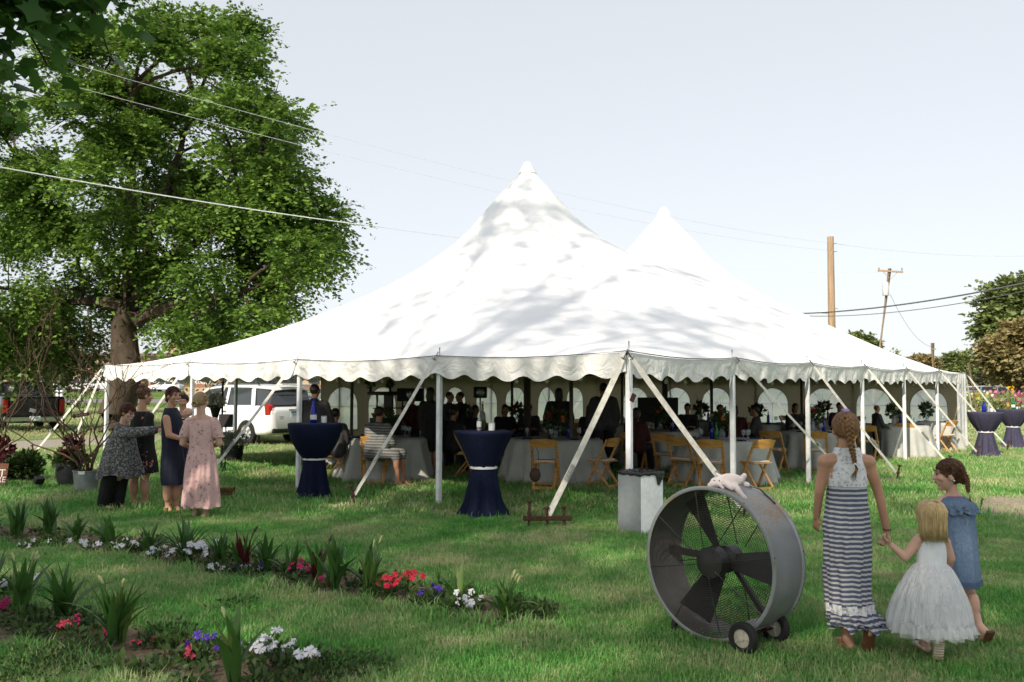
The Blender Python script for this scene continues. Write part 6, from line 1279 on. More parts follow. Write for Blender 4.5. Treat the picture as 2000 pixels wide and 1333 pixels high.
ms = thing('music_stand', 'black tilted stand behind the pink dress', 'stand', G(440, 925), .3); MB().box((0, 0, .98), (.26, .02, .26), (-.35, 0, 0), .008).build('desk', M_BLACK, ms); MB().tube([(0, .02, .02), (0, .02, .95)], .014, 8).build('post', M_BLACK, ms)
for a in (.3, 2.4, 4.5): MB().tube([(0, .02, .2), (.25*math.cos(a), .25*math.sin(a), .01)], .010, 6).build('leg', M_BLACK, ms)
# ------------------------------------------------------------------ vehicles
M_WHITEP = mat('white_car_paint', (.72, .73, .74), .25, .03, 2, coat=.8, spec=.5); M_BLACKP = mat('black_car_paint', (.010, .009, .009), .2, .1, 2, coat=.8); M_GREYP = mat('grey_car_paint', (.16, .17, .18), .25, .05, 2, coat=.8); M_BLUEP = mat('blue_car_paint', (.05, .07, .11), .25, .05, 2, coat=.8); M_REDP = mat('red_car_paint', (.22, .02, .02), .25, .05, 2, coat=.8)
M_CGLASS = mat('car_glass', (.035, .04, .045), .06, .1, 2, spec=.7); M_TRIM = mat('black_trim', (.012, .012, .013), .55, .2, 10); M_TAIL = mat('tail_light', (.30, .015, .010), .12, .2, 14, coat=.8); M_LAMPW = mat('clear_lamp', (.7, .7, .72), .15, .1, 14); M_CHROME = mat('chrome', (.62, .62, .62), .15, .1, 6, metal=1); M_ALLOY = mat('alloy', (.48, .49, .5), .3, .1, 8, metal=.8); M_PLATE = mat('licence_plate', (.62, .68, .70), .5, .1, 30); M_TEAL = mat('plate_blue', (.02, .16, .22), .5, .1, 20)
def sec(x, w, z0, z1, r=.12, n=5):
    """rounded rectangle cross-section across the car at length x"""
    out = []
    for cx_, cz, a0 in ((w-r, z1-r, 0), (-w+r, z1-r, PI/2), (-w+r, z0+r, PI), (w-r, z0+r, 3*PI/2)):
        for i in range(n): a = a0+PI/2*i/(n-1); out.append((x, cx_+r*math.cos(a), cz+r*math.sin(a)))
    return out
def wheel(car, x, y, r, w, rim=True):
    M = Matrix.Rotation(PI/2, 3, 'X'); s = 1 if y > 0 else -1
    MB().lathe([(r+.07, -.03), (r+.075, .03)], 28, (x, y-s*.10, r), M).build('wheel_arch', M_TRIM, car, True)
    t = MB().lathe([(r*.62, -w/2), (r*.93, -w/2), (r, -w/2+.03), (r, w/2-.03), (r*.93, w/2), (r*.62, w/2), (r*.62, -w/2)], 28, (x, y-s*(w/2-.03), r), M, False).build('wheel', M_TYRE, car, True)
    if rim:
        MB().lathe([(.02, -.02), (r*.63, -.03), (r*.63, .03), (.02, .02)], 24, (x, y-s*.05, r), M).build('rim_back', M_TRIM, t, True)
        for k in range(5):
            a = 2*PI*k/5; MB().bar((x+.03*math.cos(a), y+s*.0, r+.03*math.sin(a)), (x+r*.6*math.cos(a), y+s*.008, r+r*.6*math.sin(a)), .07, .025, (0, 1, 0), .006).build('spoke', M_ALLOY, t)
        MB().tube([(x+r*.61*math.cos(2*PI*k/24), y+s*.005, r+r*.61*math.sin(2*PI*k/24)) for k in range(24)], .02, 6, closed=True).build('rim', M_ALLOY, t, True)
def suv(pos, rz, label):
    c = thing('parked_car', label, 'car', pos, rz); W = .91
    st = [(-2.36, .70, .42, .95, .12), (-2.32, .84, .36, 1.04, .14), (-2.1, .90, .30, 1.10, .14), (-1.4, W, .26, 1.12, .13), (0, W, .25, 1.10, .12), (1.2, W, .26, 1.07, .12), (1.8, .89, .28, 1.00, .14), (2.2, .80, .34, .92, .16), (2.38, .62, .42, .82, .14)]
    MB().loft([sec(*s) for s in st], True).build('body', M_WHITEP, c, 'all')
    gst = [(-2.22, .72, .84, 1.06, 1.10), (-2.16, .66, .82, 1.06, 1.38), (-1.95, .62, .82, 1.06, 1.60), (-1.2, .62, .83, 1.07, 1.65), (-.2, .62, .83, 1.06, 1.655), (.5, .60, .82, 1.04, 1.58), (1.0, .66, .80, 1.03, 1.30), (1.35, .72, .78, 1.02, 1.06)]
    MB().loft([[(x, wb, z0), (x, wt+.02, z1-.05), (x, wt-.06, z1), (x, 0, z1+.012), (x, -wt+.06, z1), (x, -wt-.02, z1-.05), (x, -wb, z0)] for x, wt, wb, z0, z1 in gst], True).build('windows', M_CGLASS, c, True)
    rf = [(-2.24, .62, 1.585), (-2.0, .66, 1.625), (-1.2, .665, 1.665), (-.2, .665, 1.67), (.42, .65, 1.615), (.55, .62, 1.575)]
    MB().loft([[(x, w, z-.075), (x, w-.015, z-.025), (x, w*.8, z+.012), (x, 0, z+.03), (x, -w*.8, z+.012), (x, -w+.015, z-.025), (x, -w, z-.075), (x, 0, z-.03)] for x, w, z in rf], True).build('roof', M_WHITEP, c, 'all')
    for s in (-1, 1):
        for (x0, z0_, x1, z1_, w) in ((-1.62, 1.08, -1.42, 1.58, .16), (-.50, 1.07, -.42, 1.60, .10), (1.28, 1.04, .50, 1.56, .07)):
            MB().bar((x0, s*.855, z0_), (x1, s*.655, z1_), w, .03, (0, 1, 0), .01).build('pillar', M_WHITEP, c)
        q = MB(); q.add([(-2.26, s*.80, 1.05), (-2.05, s*.87, 1.10), (-1.75, s*.872, 1.09), (-1.55, s*.862, 1.10), (-1.42, s*.70, 1.57), (-1.66, s*.70, 1.575)], [(0, 1, 5), (1, 2, 5), (2, 3, 4, 5)]); 
        MB().tube([(-1.6, s*.62, 1.66), (-1.5, s*.62, 1.72), (.1, s*.62, 1.72), (.2, s*.62, 1.665)], .018, 6).build('roof_rail', M_TRIM, c, True)
        MB().box((-2.19, s*.79, .98), (.26, .20, .34), (0, .10, s*.25), .06).build('tail_light', M_TAIL, c); MB().box((-2.305, s*.76, 1.00), (.05, .09, .09), (0, .1, s*.2), .02).build('reverse_light', M_LAMPW, c)
        MB().box((.0, s*.90, .30), (2.4, .05, .12), None, .02).build('sill', M_TRIM, c); MB().box((.75, s*.96, 1.12), (.12, .18, .13), None, .03).build('mirror', M_WHITEP, c)
        for x in (-.2, .75): MB().box((x-.3, s*.925, .93), (.2, .03, .03), None, .01).build('door_handle', M_CHROME, c)
        MB().tube([(.45, s*.915, 1.04), (.45, s*.925, .6), (.5, s*.92, .32)], .004, 4).build('door_seam', M_TRIM, c); MB().tube([(-.55, s*.915, 1.04), (-.55, s*.925, .6), (-.6, s*.92, .34)], .004, 4).build('door_seam', M_TRIM, c)
        MB().box((2.15, s*.66, .80), (.3, .24, .14), (0, 0, -s*.5), .04).build('headlight', M_LAMPW, c)
    MB().box((-2.30, 0, .44), (.14, 1.62, .16), None, .05).build('rear_bumper', M_TRIM, c); MB().box((-2.355, 0, .86), (.02, .34, .17)).build('licence_plate', M_PLATE, c); MB().box((-2.367, 0, .925), (.006, .33, .04)).build('plate_band', M_TEAL, c)
    pl_ = text_part('plate_number', 'S 182', .09, mat('plate_ink', (.05, .06, .12), .5), c, Matrix.Translation((-2.368, 0, .85)) @ Matrix.Rotation(-PI/2, 4, 'Z') @ Matrix.Rotation(PI/2, 4, 'X'), .001)
    MB().box((-2.365, 0, .99), (.02, .5, .035), None, .01).build('plate_trim', M_CHROME, c)
    for z, w in ((.80, .16), (.75, .11)): MB().box((-2.362, .5, z), (.006, w, .02)).build('badge', M_GREYP, c)
    MB().box((-2.30, 0, 1.68), (.22, 1.1, .03), (0, .06, 0), .01).build('spoiler', M_WHITEP, c); MB().bar((-2.335, .1, 1.13), (-2.30, -.42, 1.16), .02, .02).build('rear_wiper', M_TRIM, c)
    MB().box((-2.16, 0, 1.33), (.02, 1.34, .44), (0, .30, 0), .005).build('rear_window', M_CGLASS, c)
    for x in (-1.42, 1.44):
        for s in (-1, 1): wheel(c, x, s*.91, .355, .23)
    return c
hd_ = R(180-33); sp_ = G(481, 873); dv = Vector((math.cos(hd_), math.sin(hd_), 0)); lf = Vector((-dv.y, dv.x, 0))
suv(sp_+dv*1.42-lf*.90, hd_, 'white SUV with red tail lights parked behind the tent')
def sedan(pos, rz, paint, label, tall=0, L=2.3, group='cars in the far parking lot'):
    c = thing('parked_car', label, 'car', pos, rz, group); W = .88
    st = [(-L, .62, .40, .82, .10), (-L*.97, .80, .32, .94, .12), (-L*.6, W, .26, .98+tall*.15, .12), (0, W, .24, .96+tall*.15, .12), (L*.6, W, .26, .90+tall*.15, .12), (L*.95, .78, .32, .76+tall*.15, .12), (L, .6, .4, .68, .10)]
    MB().loft([sec(*s) for s in st], True).build('body', paint, c, 'all'); zt = 1.44+tall*.35; zb = .93+tall*.13; xb = -L*.82 if not tall else -L*.95
    gst = [(xb, .70, .78, zb, zb+.03), (xb*.62 if not tall else xb*.95, .60, .80, zb, zt-.05), (-.2, .60, .80, zb, zt), (.45, .60, .80, zb, zt-.06), (1.25, .70, .78, zb-.02, zb+.03)]
    MB().loft([[(x, wb, z0), (x, wt, z1-.04), (x, wt*.8, z1), (x, -wt*.8, z1), (x, -wt, z1-.04), (x, -wb, z0)] for x, wt, wb, z0, z1 in gst], True).build('windows', M_CGLASS, c, True)
    MB().loft([[(x, w, z-.05), (x, w*.8, z+.02), (x, -w*.8, z+.02), (x, -w, z-.05)] for x, w, z in ((xb*.66 if not tall else xb*.97, .62, zt-.06), (-.2, .63, zt+.01), (.48, .62, zt-.06))], True).build('roof', paint, c, True)
    for s in (-1, 1):
        for x0, x1 in ((xb*.80, xb*.60), (-.15, -.12), (1.15, .48)): MB().bar((x0, s*.80, zb), (x1, s*.62, zt-.05), .09, .03, (0, 1, 0)).build('pillar', paint, c)
        MB().box((-L+.03, s*.66, .80+tall*.1), (.1, .22, .14), None, .03).build('tail_light', M_TAIL, c); MB().box((L-.1, s*.62, .66), (.14, .24, .12), None, .03).build('headlight', M_LAMPW, c)
        for x in (-1.35, 1.38): wheel(c, x, s*.86, .32, .2, False)
    return c
def lot(px, Y, z=.8): q = P(px, 760, Y); return Vector((q.x, Y, z))
for px, Y, rz, m_, lab, tl in ((92, 128, PI-.1, M_WHITEP, 'white sedan in the far lot behind the pickup', 0), (38, 132, PI+.2, M_BLUEP, 'dark blue sedan in the far lot beside the white sedan', 0), (160, 126, .1, M_WHITEP, 'white van-like car in the far lot behind the willow', 1), (128, 140, .3, M_REDP, 'red car in the far lot behind the willow', 0), (205, 130, .1, M_WHITEP, 'white car far behind the elm trunk', 1), (350, 130, .2, M_REDP, 'dark red car behind the sign in the far lot', 0), (325, 124, PI-.1, M_WHITEP, 'white car behind the standing women in the far lot', 0), (432, 70, PI/2+.5, M_GREYP, 'silver car parked beyond the white SUV', 1), (500, 118, .5, M_BLUEP, 'blue grey car seen over the SUV roof', 1), (560, 100, .4, M_GREYP, 'grey car seen over the SUV tailgate', 1), (632, 88, PI+.3, M_GREYP, 'grey hatchback behind the person in black', 0), (690, 110, .2, M_BLACKP, 'black car behind the window wall', 1)):
    z = .8 if Y > 117 else 0
    sedan(lot(px, Y, z), rz, m_, lab, tl)
# pickup ---------------------------------------------------------------
tk = thing('pickup_truck', 'black pickup truck parked on the sunlit grass', 'truck', (0, 0, 0)); hdt = math.atan2(.80, -.60); tk.rotation_euler.z = hdt; q = G(66, 850); dv = Vector((math.cos(hdt), math.sin(hdt), 0)); tk.location = q+dv*2.7
MB().loft([sec(x, w, z0, z1, .08) for x, w, z0, z1 in ((-2.62, .93, .52, 1.22), (-2.5, .97, .50, 1.25), (-1.0, .98, .46, 1.25), (-.62, .98, .46, 1.25))], True).build('bed', M_BLACKP, tk, 'all'); MB().loft([sec(x, w, z0, z1, .10) for x, w, z0, z1 in ((-.58, .97, .42, 1.24), (1.0, .97, .42, 1.20), (2.2, .95, .45, 1.12), (2.7, .85, .5, 1.0))], True).build('body', M_BLACKP, tk, 'all')
MB().loft([[(x, .90, 1.18), (x, wt, z1-.05), (x, wt*.8, z1), (x, -wt*.8, z1), (x, -wt, z1-.05), (x, -.90, 1.18)] for x, wt, z1 in ((-.56, .78, 1.66), (-.50, .74, 1.76), (.5, .74, 1.77), (.95, .76, 1.66), (1.5, .86, 1.22))], True).build('cab', M_BLACKP, tk, True)
MB().box((-.575, 0, 1.50), (.03, 1.30, .34), (0, .10, 0), .01).build('rear_window', M_CGLASS, tk); MB().box((-2.66, 0, .90), (.05, 1.46, .62), None, .02).build('tailgate', M_BLACKP, tk); MB().box((-2.76, 0, .50), (.20, 1.86, .20), None, .04).build('rear_bumper', M_CHROME, tk); MB().box((-2.69, .05, .78), (.012, .20, .12), (.3, 0, 0)).build('sticker', M_PLATE, tk); MB().box((-2.87, 0, .52), (.01, .32, .15)).build('licence_plate', M_PLATE, tk); MB().ell((-.60, .42, 1.52), (.02, .10, .10)).build('decal', M_LAMPW, tk, 'all')
for s in (-1, 1):
    MB().box((-2.62, s*.86, .92), (.13, .18, .48), None, .03).build('tail_light', M_TAIL, tk); MB().box((1.05, s*1.05, 1.26), (.14, .2, .2), None, .04).build('mirror', M_BLACKP, tk); MB().bar((-.45, s*.92, 1.25), (-.45, s*.78, 1.62), .6, .02, (0, 1, 0)).build('side_window', M_CGLASS, tk)
    for x in (-1.55, 1.75): wheel(tk, x, s*.95, .40, .27)
MB().box((-.4, 0, .42), (4.6, 1.5, .12)).build('underbody', M_TRIM, tk)
# ------------------------------------------------------------------ far ground rise, building, sign
sheet('parking_lot', ([(-140, 120, 0), (0, 120, 0), (60, 120, 0)], [(-140, 900, 0), (0, 900, 0), (60, 900, 0)]), .8, M_ASPH, 'asphalt parking lot on the low rise'); 
bk_ = MB().grid([[(x, 108, -.01), (x, 121, .82)] for x in (-140, -60, 0, 60)]); tag(bk_.build('slope', M_GROUND), 'grass slope up to the parking lot', kind='structure')
M_STUCCO = mat('peach_stucco', (.42, .30, .20), .85, .1, .6, .1, 8); M_BRICK = mat('brown_brick', (.24, .12, .07), .85, .2, 2, .2, 12); M_ROOFM = mat('brown_roof', (.14, .10, .08), .8, .2, 3); M_WFRAME = mat('dark_frame', (.05, .045, .04), .5, .1, 5)
b = thing('building', 'long peach stucco building with dark windows beyond the parking lot', 'building', (-45, 165, .8))
MB().box((0, 0, 3.0), (96, 14, 6.0)).build('wall', M_STUCCO, b); r_ = MB().box((0, -.3, 6.2), (97.5, 15.5, .5)).build('roof', M_ROOFM, b); MB().box((-6, 0, 7.4), (22, 10, 2.0)).build('roof_block', M_STUCCO, r_); MB().box((0, -7.06, .5), (96, .1, 1.0)).build('plinth', M_BRICK, b)
for i in range(24):
    x = -46+i*4.0; w_ = MB().box((x, -7.05, 2.3), (1.9, .12, 2.4)).build('window', M_WFRAME, b); MB().box((x, -7.14, 2.3), (1.6, .04, 2.1)).build('pane', M_CGLASS, w_)
    if i % 2 == 0: MB().box((x+2.0, -7.4, 2.6), (.7, .7, 5.2)).build('column', M_BRICK if i % 4 else M_STUCCO, b)
s_ = thing('monument_sign', 'brown sign with pale script lettering on a stone base', 'sign', (P(399, 760, 104).x, 104, 0), -.05)
MB().box((-.1, 0, .8), (4.2, .8, 1.2), None, .05).build('base', M_STUCCO, s_); MB().box((0, 0, 2.0), (3.4, .35, 1.2), None, .05).build('panel', M_BRICK, s_)
for x in (-1.9, 1.9): MB().box((x, 0, 1.9), (.5, .6, 2.4), None, .04).build('pillar', M_BRICK, s_)
sq = MB(); rg = random.Random(7)
for k in range(13):
    x0 = -1.5+k*.235; a_ = .20 if k not in (0, 8, 11) else .32; sq.tube([(x0+.10*math.cos(t), -.20, 2.0+a_*math.sin(t*1.0+k)) for t in np.linspace(0, 5.2, 9)], .045, 5)
sq.build('script_lettering', M_CHALK, s_)
for px in (112, 120): q = P(px, 785, 95); pp = thing('white_post', 'short white post beside the far road', 'post', (q.x, 95, 0), 0, 'white posts by the road'); MB().lathe([(.16, 0), (.16, 1.05), (.10, 1.12)], 10).build('shaft', M_POLEW, pp, True); MB().lathe([(.165, .8), (.165, .9)], 10, cap=False).build('band', M_TRIM, pp)
# ------------------------------------------------------------------ poles and wires
M_PINE = mat('weathered_pole', (.36, .25, .16), .85, .3, 3, .4, 30, stretch=(6, 6, .4)); M_WIRE = mat('dark_wire', (.10, .10, .11), .6, .1, 10); M_WIREL = mat('pale_wire', (.62, .62, .63), .5, .1, 10); M_XF = mat('transformer_grey', (.55, .56, .57), .5, .1, 5)
u1 = P(1621, 461, 38); p1 = thing('utility_pole', 'thick weathered wooden utility pole behind the tent', 'utility pole', (u1.x, u1.y, 0), 0, 'utility poles'); MB().tube([(0, 0, 0), (.0, 0, u1.z*.5), (.0, 0, u1.z)], [.17, .155, .135], 12).build('pole', M_PINE, p1, True)
for z in (u1.z-.3, u1.z-.65, 5.0): MB().tube([(.1, 0, z), (.26, 0, z+.01)], .018, 6).build('bolt', M_STEEL, p1, True)
MB().box((-.35, 0, 4.85), (.4, .14, .10), (0, .05, 0), .03).build('lamp', M_XF, p1)
u2 = P(1737, 523, 62); b2 = P(1713, 720, 62); p2 = thing('utility_pole', 'leaning utility pole with crossarm and grey transformer', 'utility pole', (b2.x-.4, 62, 0), 0, 'utility poles'); tp2 = Vector((u2.x-b2.x+.4, 0, u2.z)); MB().tube([(0, 0, 0), tp2], [.16, .12], 10).build('pole', M_PINE, p2, True); MB().box(tp2+Vector((0, -.12, -.2)), (1.75, .1, .12), (0, .06, 0)).build('crossarm', M_PINE, p2)
for s in (-1, 1): MB().lathe([(.03, 0), (.05, .04), (.035, .1), (.05, .16), (.02, .2)], 8, tp2+Vector((s*.8, -.12, -.14))).build('insulator', M_GREYP, p2, True); MB().bar(tp2+Vector((s*.5, -.12, -.25)), tp2+Vector((0, -.1, -.75)), .03, .03).build('brace', M_PINE, p2)
MB().lathe([(.20, 0), (.22, .04), (.22, .85), (.2, .9), (.05, .98)], 14, tp2+Vector((-.35, -.1, -1.9))).build('transformer', M_XF, p2, True)
u3 = P(1821, 668, 72); p3 = thing('utility_pole', 'short far utility pole among the distant trees', 'utility pole', (u3.x, 72, 0), 0, 'utility poles'); MB().tube([(0, 0, 0), (0, 0, u3.z)], [.18, .15], 8).build('pole', M_PINE, p3, True); MB().box((.05, -.1, u3.z-.5), (.3, .1, .1)).build('bracket', M_STEEL, p3)
u4 = P(1889, 706, 29.5); p4 = thing('wooden_post', 'thin leaning wooden post beside the tent end corner', 'post', (u4.x+.05, 29.5, 0), 0); MB().tube([(.35, 0, 0), (.0, 0, u4.z)], [.06, .05], 8).build('shaft', M_PINE, p4, True); MB().tube([(.1, 0, 1.6), (.3, 0, 1.65)], .012, 5).build('peg', M_STEEL, p4)
def wire(a, b, sag, r, m, label):
    a = Vector(a); b = Vector(b); mid = (a+b)/2; o = MB().tube([a.lerp(b, i/24)-mid-Vector((0, 0, sag*4*(i/24)*(1-i/24))) for i in range(25)], r, 5).build('overhead_wire', m, None, 'all', mid); tag(o, label, 'wire', 'overhead wires'); return o
t1 = Vector((u1.x, u1.y, u1.z))
wire(P(-60, 70, 14), t1+Vector((.2, 0, -.3)), .45, .0042, M_WIREL, 'upper thin wire crossing before the elm to the thick pole'); wire(P(-60, 118, 14), t1+Vector((.2, 0, -.62)), .45, .0042, M_WIREL, 'lower thin wire crossing before the elm to the thick pole')
wire(P(-80, 316, 15), P(720, 442, 22.5), .06, .011, M_POLEW, 'pale service cable stretched in front of the elm'); wire(P(720, 442, 22.5), P(1200, 492, 40), .1, .007, M_WIREL, 'thin continuation of the service cable behind the tent')
wire(P(1540, 612, 39), P(2080, 533, 26), .25, .028, M_WIRE, 'thick dark cable rising past the thick pole'); wire(P(1540, 615, 39), P(2080, 548, 26), .35, .014, M_WIRE, 'thinner dark cable just below the thick cable')
wire(t1+Vector((.2, 0, -.3)), P(2080, 493, 48), .3, .007, M_WIREL, 'faint wire running on from the thick pole'); wire(P(1380, 518, 60), P(1716, 530, 62), .2, .007, M_WIREL, 'faint wire arriving at the crossarm'); wire(tp2+Vector((b2.x-.4+.8, 62, -.1)), P(2080, 530, 55), .2, .007, M_WIREL, 'faint wire leaving the crossarm'); wire(tp2+Vector((b2.x-.4, 62, -1.8)), P(1821, 676, 72), .8, .012, M_WIRE, 'drooping wire from transformer to the short far pole')
# ------------------------------------------------------------------ trees
def leaf_arrays(C, D, Nn, L_, W_, rg, fold=.25):
    """C base points, D directions, Nn leaf normals (all k x 3) -> quads verts"""
    S = np.cross(D, Nn); S /= np.linalg.norm(S, axis=1, keepdims=True)+1e-9
    L = L_[:, None]; W = W_[:, None]
    mid = C+D*L*.45
    return np.stack([C, mid+S*W-Nn*W*fold, C+D*L, mid-S*W-Nn*W*fold], 1)
def unit(a): return a/(np.linalg.norm(a, axis=-1, keepdims=True)+1e-9)
def make_tree(name, label, cat, base, trunk_top, boughs, trunk_r, lm, bm_, nt, lpt, lsize, seed, group=None, twig=1.1, droop=.5, limb=.5, lw=.36, flat=.8, lobed=False):
    """boughs: list of (centre, radius). twigs arch outwards through every bough and carry the leaves"""
    rg = np.random.default_rng(seed); base = Vector(base); t = thing(name, label, cat, base, group=group)
    tt = Vector(trunk_top)-base; mb = MB(); n = 7; pr = rg.uniform(0, 6)
    pts = [tt*(i/n)+Vector((math.sin(i*1.3+pr)*trunk_r*.35, math.cos(i*1.7+pr)*trunk_r*.35, 0))*(1 if 0 < i else 0) for i in range(n+1)]
    rad = [trunk_r*(1.35 if i == 0 else 1.08-.38*i/n) for i in range(n+1)]
    mb.tube(pts, rad, 14); top = pts[-1]
    bw = np.array([b[1]**2 for b in boughs]); bw = bw/bw.sum()
    K = max(2, min(7, len(boughs)//4)); BC = np.array([tuple(Vector(b[0])-base) for b in boughs]); cen_ = BC[rg.choice(len(BC), K, replace=False)]
    for _ in range(8):
        lab_ = np.argmin(((BC[:, None]-cen_[None])**2).sum(2), 1); cen_ = np.array([BC[lab_ == q].mean(0) if (lab_ == q).any() else cen_[q] for q in range(K)])
    def bez(s0, c, up, r0, r1, n_=10):
        m1 = s0.lerp(c, .3)+Vector((rg.normal(0, .1), rg.normal(0, .1), up))*c.length*.10; m2 = s0.lerp(c, .7)+Vector((rg.normal(0, .09), rg.normal(0, .09), up*.6))*c.length*.10
        path = [s0*(1-q)**3+m1*3*q*(1-q)**2+m2*3*q*q*(1-q)+c*q**3+Vector((rg.normal(0, r0*.25), rg.normal(0, r0*.25), 0))*(1 if 0 < q < 1 else 0) for q in [i/n_ for i in range(n_+1)]]
        mb.tube(path, [r0+(r1-r0)*(i/n_)**.8 for i in range(n_+1)], 8); return path
    for q in range(K):
        mem = [Vector(p) for p in BC[lab_ == q]]
        if not mem: continue
        s0 = pts[int(rg.integers(n-2, n+1))]; lp_ = bez(s0, Vector(cen_[q]), .6, trunk_r*limb*rg.uniform(.75, 1.1), trunk_r*.14)
        for c in mem:
            st = min(lp_[2:], key=lambda p: (p-c).length*(1.0+.5*(p.z > c.z))); sp = bez(st, c, .4, trunk_r*.16, .02, 7)
            for k in range(3):
                e = c+Vector(rg.normal(0, twig*.7, 3)); mb.tube([sp[4], sp[4].lerp(e, .5)+Vector((0, 0, .1)), e], [trunk_r*.06, trunk_r*.04, .008], 4)
    mb.build('trunk', bm_, t, True)
    cen = np.array([tuple(Vector(b[0])-base) for b in boughs]); br = np.array([b[1] for b in boughs]); ctr = cen.mean(0)
    bi = rg.choice(len(boughs), nt, p=bw)
    d = unit(rg.normal(0, 1, (nt, 3))); q = cen[bi]+d*np.array([1, 1, flat])*(br[bi]*rg.uniform(.2, 1, nt)**.6)[:, None]
    outd = unit(unit(q-ctr)*.8+d*.7+rg.normal(0, .35, (nt, 3))+np.array([0, 0, .25]))
    tl = twig*rg.uniform(.5, 1.25, nt)*np.where(rg.uniform(0, 1, nt) < .12, 1.7, 1)
    k = lpt; s = (np.arange(k)+.5)/k; s = s[None, :]*np.ones((nt, 1))+rg.uniform(-.04, .04, (nt, k))
    dr = droop*rg.uniform(.3, 1.3, nt)
    pos = q[:, None, :]+outd[:, None, :]*(tl[:, None]*s)[..., None]
    pos[..., 2] -= (dr*tl)[:, None]*s**2
    tang = outd[:, None, :]*np.ones((1, k, 1)); tang = tang.copy(); tang[..., 2] -= 2*dr[:, None]*s; tang = unit(tang)
    sd_ = unit(np.cross(tang, np.array([0, 0, 1.]))); sgn = np.where(np.arange(k) % 2 == 0, 1, -1)[None, :, None]
    ld = unit(tang*.55+sd_*sgn*.8+rg.normal(0, .25, (nt, k, 3)))
    nn = unit(np.array([0, 0, 1.])+rg.normal(0, .45, (nt, k, 3)))
    C = (pos+ld*.01+rg.normal(0, .03*twig, (nt, k, 3))).reshape(-1, 3); Ld = ld.reshape(-1, 3); Nn = unit(nn.reshape(-1, 3)-Ld*(nn.reshape(-1, 3)*Ld).sum(1, keepdims=True))
    sz = lsize*rg.uniform(.5, 1.35, len(C)); Q = leaf_arrays(C, Ld, Nn, sz, sz*lw, rg)
    if lobed:      # five-lobed maple leaves
        tp_ = np.array([(0, 0), (.12, .30), (.02, .46), (.30, .40), (.42, .62), (.58, .34), (.72, .20), (1, 0)]); tp_ = np.concatenate([tp_, tp_[1:-1][::-1]*np.array([1, -1])])
        S = np.cross(Ld, Nn); Q = C[:, None]+Ld[:, None]*(sz[:, None]*tp_[None, :, 0])[..., None]+S[:, None]*(sz[:, None]*tp_[None, :, 1])[..., None]-Nn[:, None]*(sz[:, None]*.35*np.abs(tp_[None, :, 1])**1.5)[..., None]-Nn[:, None]*(sz[:, None]*.18*tp_[None, :, 0]**2)[..., None]
    kv = Q.shape[1]; me = npmesh('crown', Q.reshape(-1, 3), np.arange(len(Q)*kv).reshape(-1, kv)); link('crown', me, lm, t, False)
    return t
M_BARK = mat('elm_bark', (.065, .048, .033), .95, .45, 5, 1.0, 22, stretch=(1, 1, .25))
L_ELM = leafmat('elm_leaves', (.030, .085, .012), (.19, .31, .055), .32, .45, .5)
L_MAPLE = leafmat('maple_leaves', (.022, .075, .012), (.07, .16, .03), .4, .45, .7)
L_FAR = leafmat('far_leaves', (.09, .13, .04), (.24, .29, .10), .25, .6, .25)
L_TAN = leafmat('tan_leaves', (.15, .145, .055), (.36, .29, .13), .25, .6, .3)
L_GREY = leafmat('grey_leaves', (.07, .085, .045), (.20, .20, .11), .25, .6, .3)
def ball_boughs(c, rad, n, br, seed, zmin=None, shell=.55):
    rg = random.Random(seed); out = []
    while len(out) < n:
        d = Vector((rg.gauss(0, 1), rg.gauss(0, 1), rg.gauss(0, 1))).normalized(); q = rg.uniform(shell, 1.0)
        p = Vector((c[0]+d.x*rad[0]*q, c[1]+d.y*rad[1]*q, c[2]+d.z*rad[2]*q))
        if zmin and p.z < zmin: continue
        out.append((p, br*rg.uniform(.65, 1.25)))
    return out
EB = Vector((-13.7, 31, 0))
# the elm: boughs set by its outline (photo outline read as real metres at the trunk's distance)
spots = [(300, 60), (400, 90), (500, 95), (270, 150), (380, 200), (480, 190), (560, 175), (590, 250), (470, 290), (340, 310), (230, 260), (130, 180), (80, 300), (20, 220), (610, 330), (560, 380), (650, 420), (480, 400), (360, 420), (240, 400), (130, 430), (40, 460), (620, 500), (540, 500), (430, 520), (300, 500), (180, 540), (80, 560), (560, 570), (470, 590), (380, 640), (140, 640), (60, 680), (20, 620), (-60, 250), (-80, 400), (-70, 550), (200, 60), (120, 80), (440, 30), (190, 330), (300, 230), (420, 340), (540, 300), (90, 380), (260, 590), (350, 570), (420, 610), (30, 350), (660, 480), (90, 600), (150, 700), (-40, 640), (600, 560), (560, 610), (500, 640), (440, 660), (690, 400), (700, 470), (620, 220), (520, 40), (330, 20)]
bg_ = []; rge = random.Random(21)
for (px, py) in spots:
    px = 230+(px-230)*(.81 if px > 230 else 1); py = 40+py*.95
    bg_.append((P(px, py, 31+rge.uniform(-4.2, 3.5)), rge.uniform(.6, 1.0)))
bg_ += ball_boughs((-13.8, 31.5, 8.9), (5.6, 4.6, 4.8), 28, .8, 5, 3.8)
make_tree('elm_tree', 'large spreading leafy elm with thick trunk behind the tent corner', 'tree', EB, EB+Vector((.4, 0, 4.3)), bg_, .56, L_ELM, M_BARK, 12600, 19, .15, 7, twig=1.0, droop=.55, limb=.5, flat=.55)
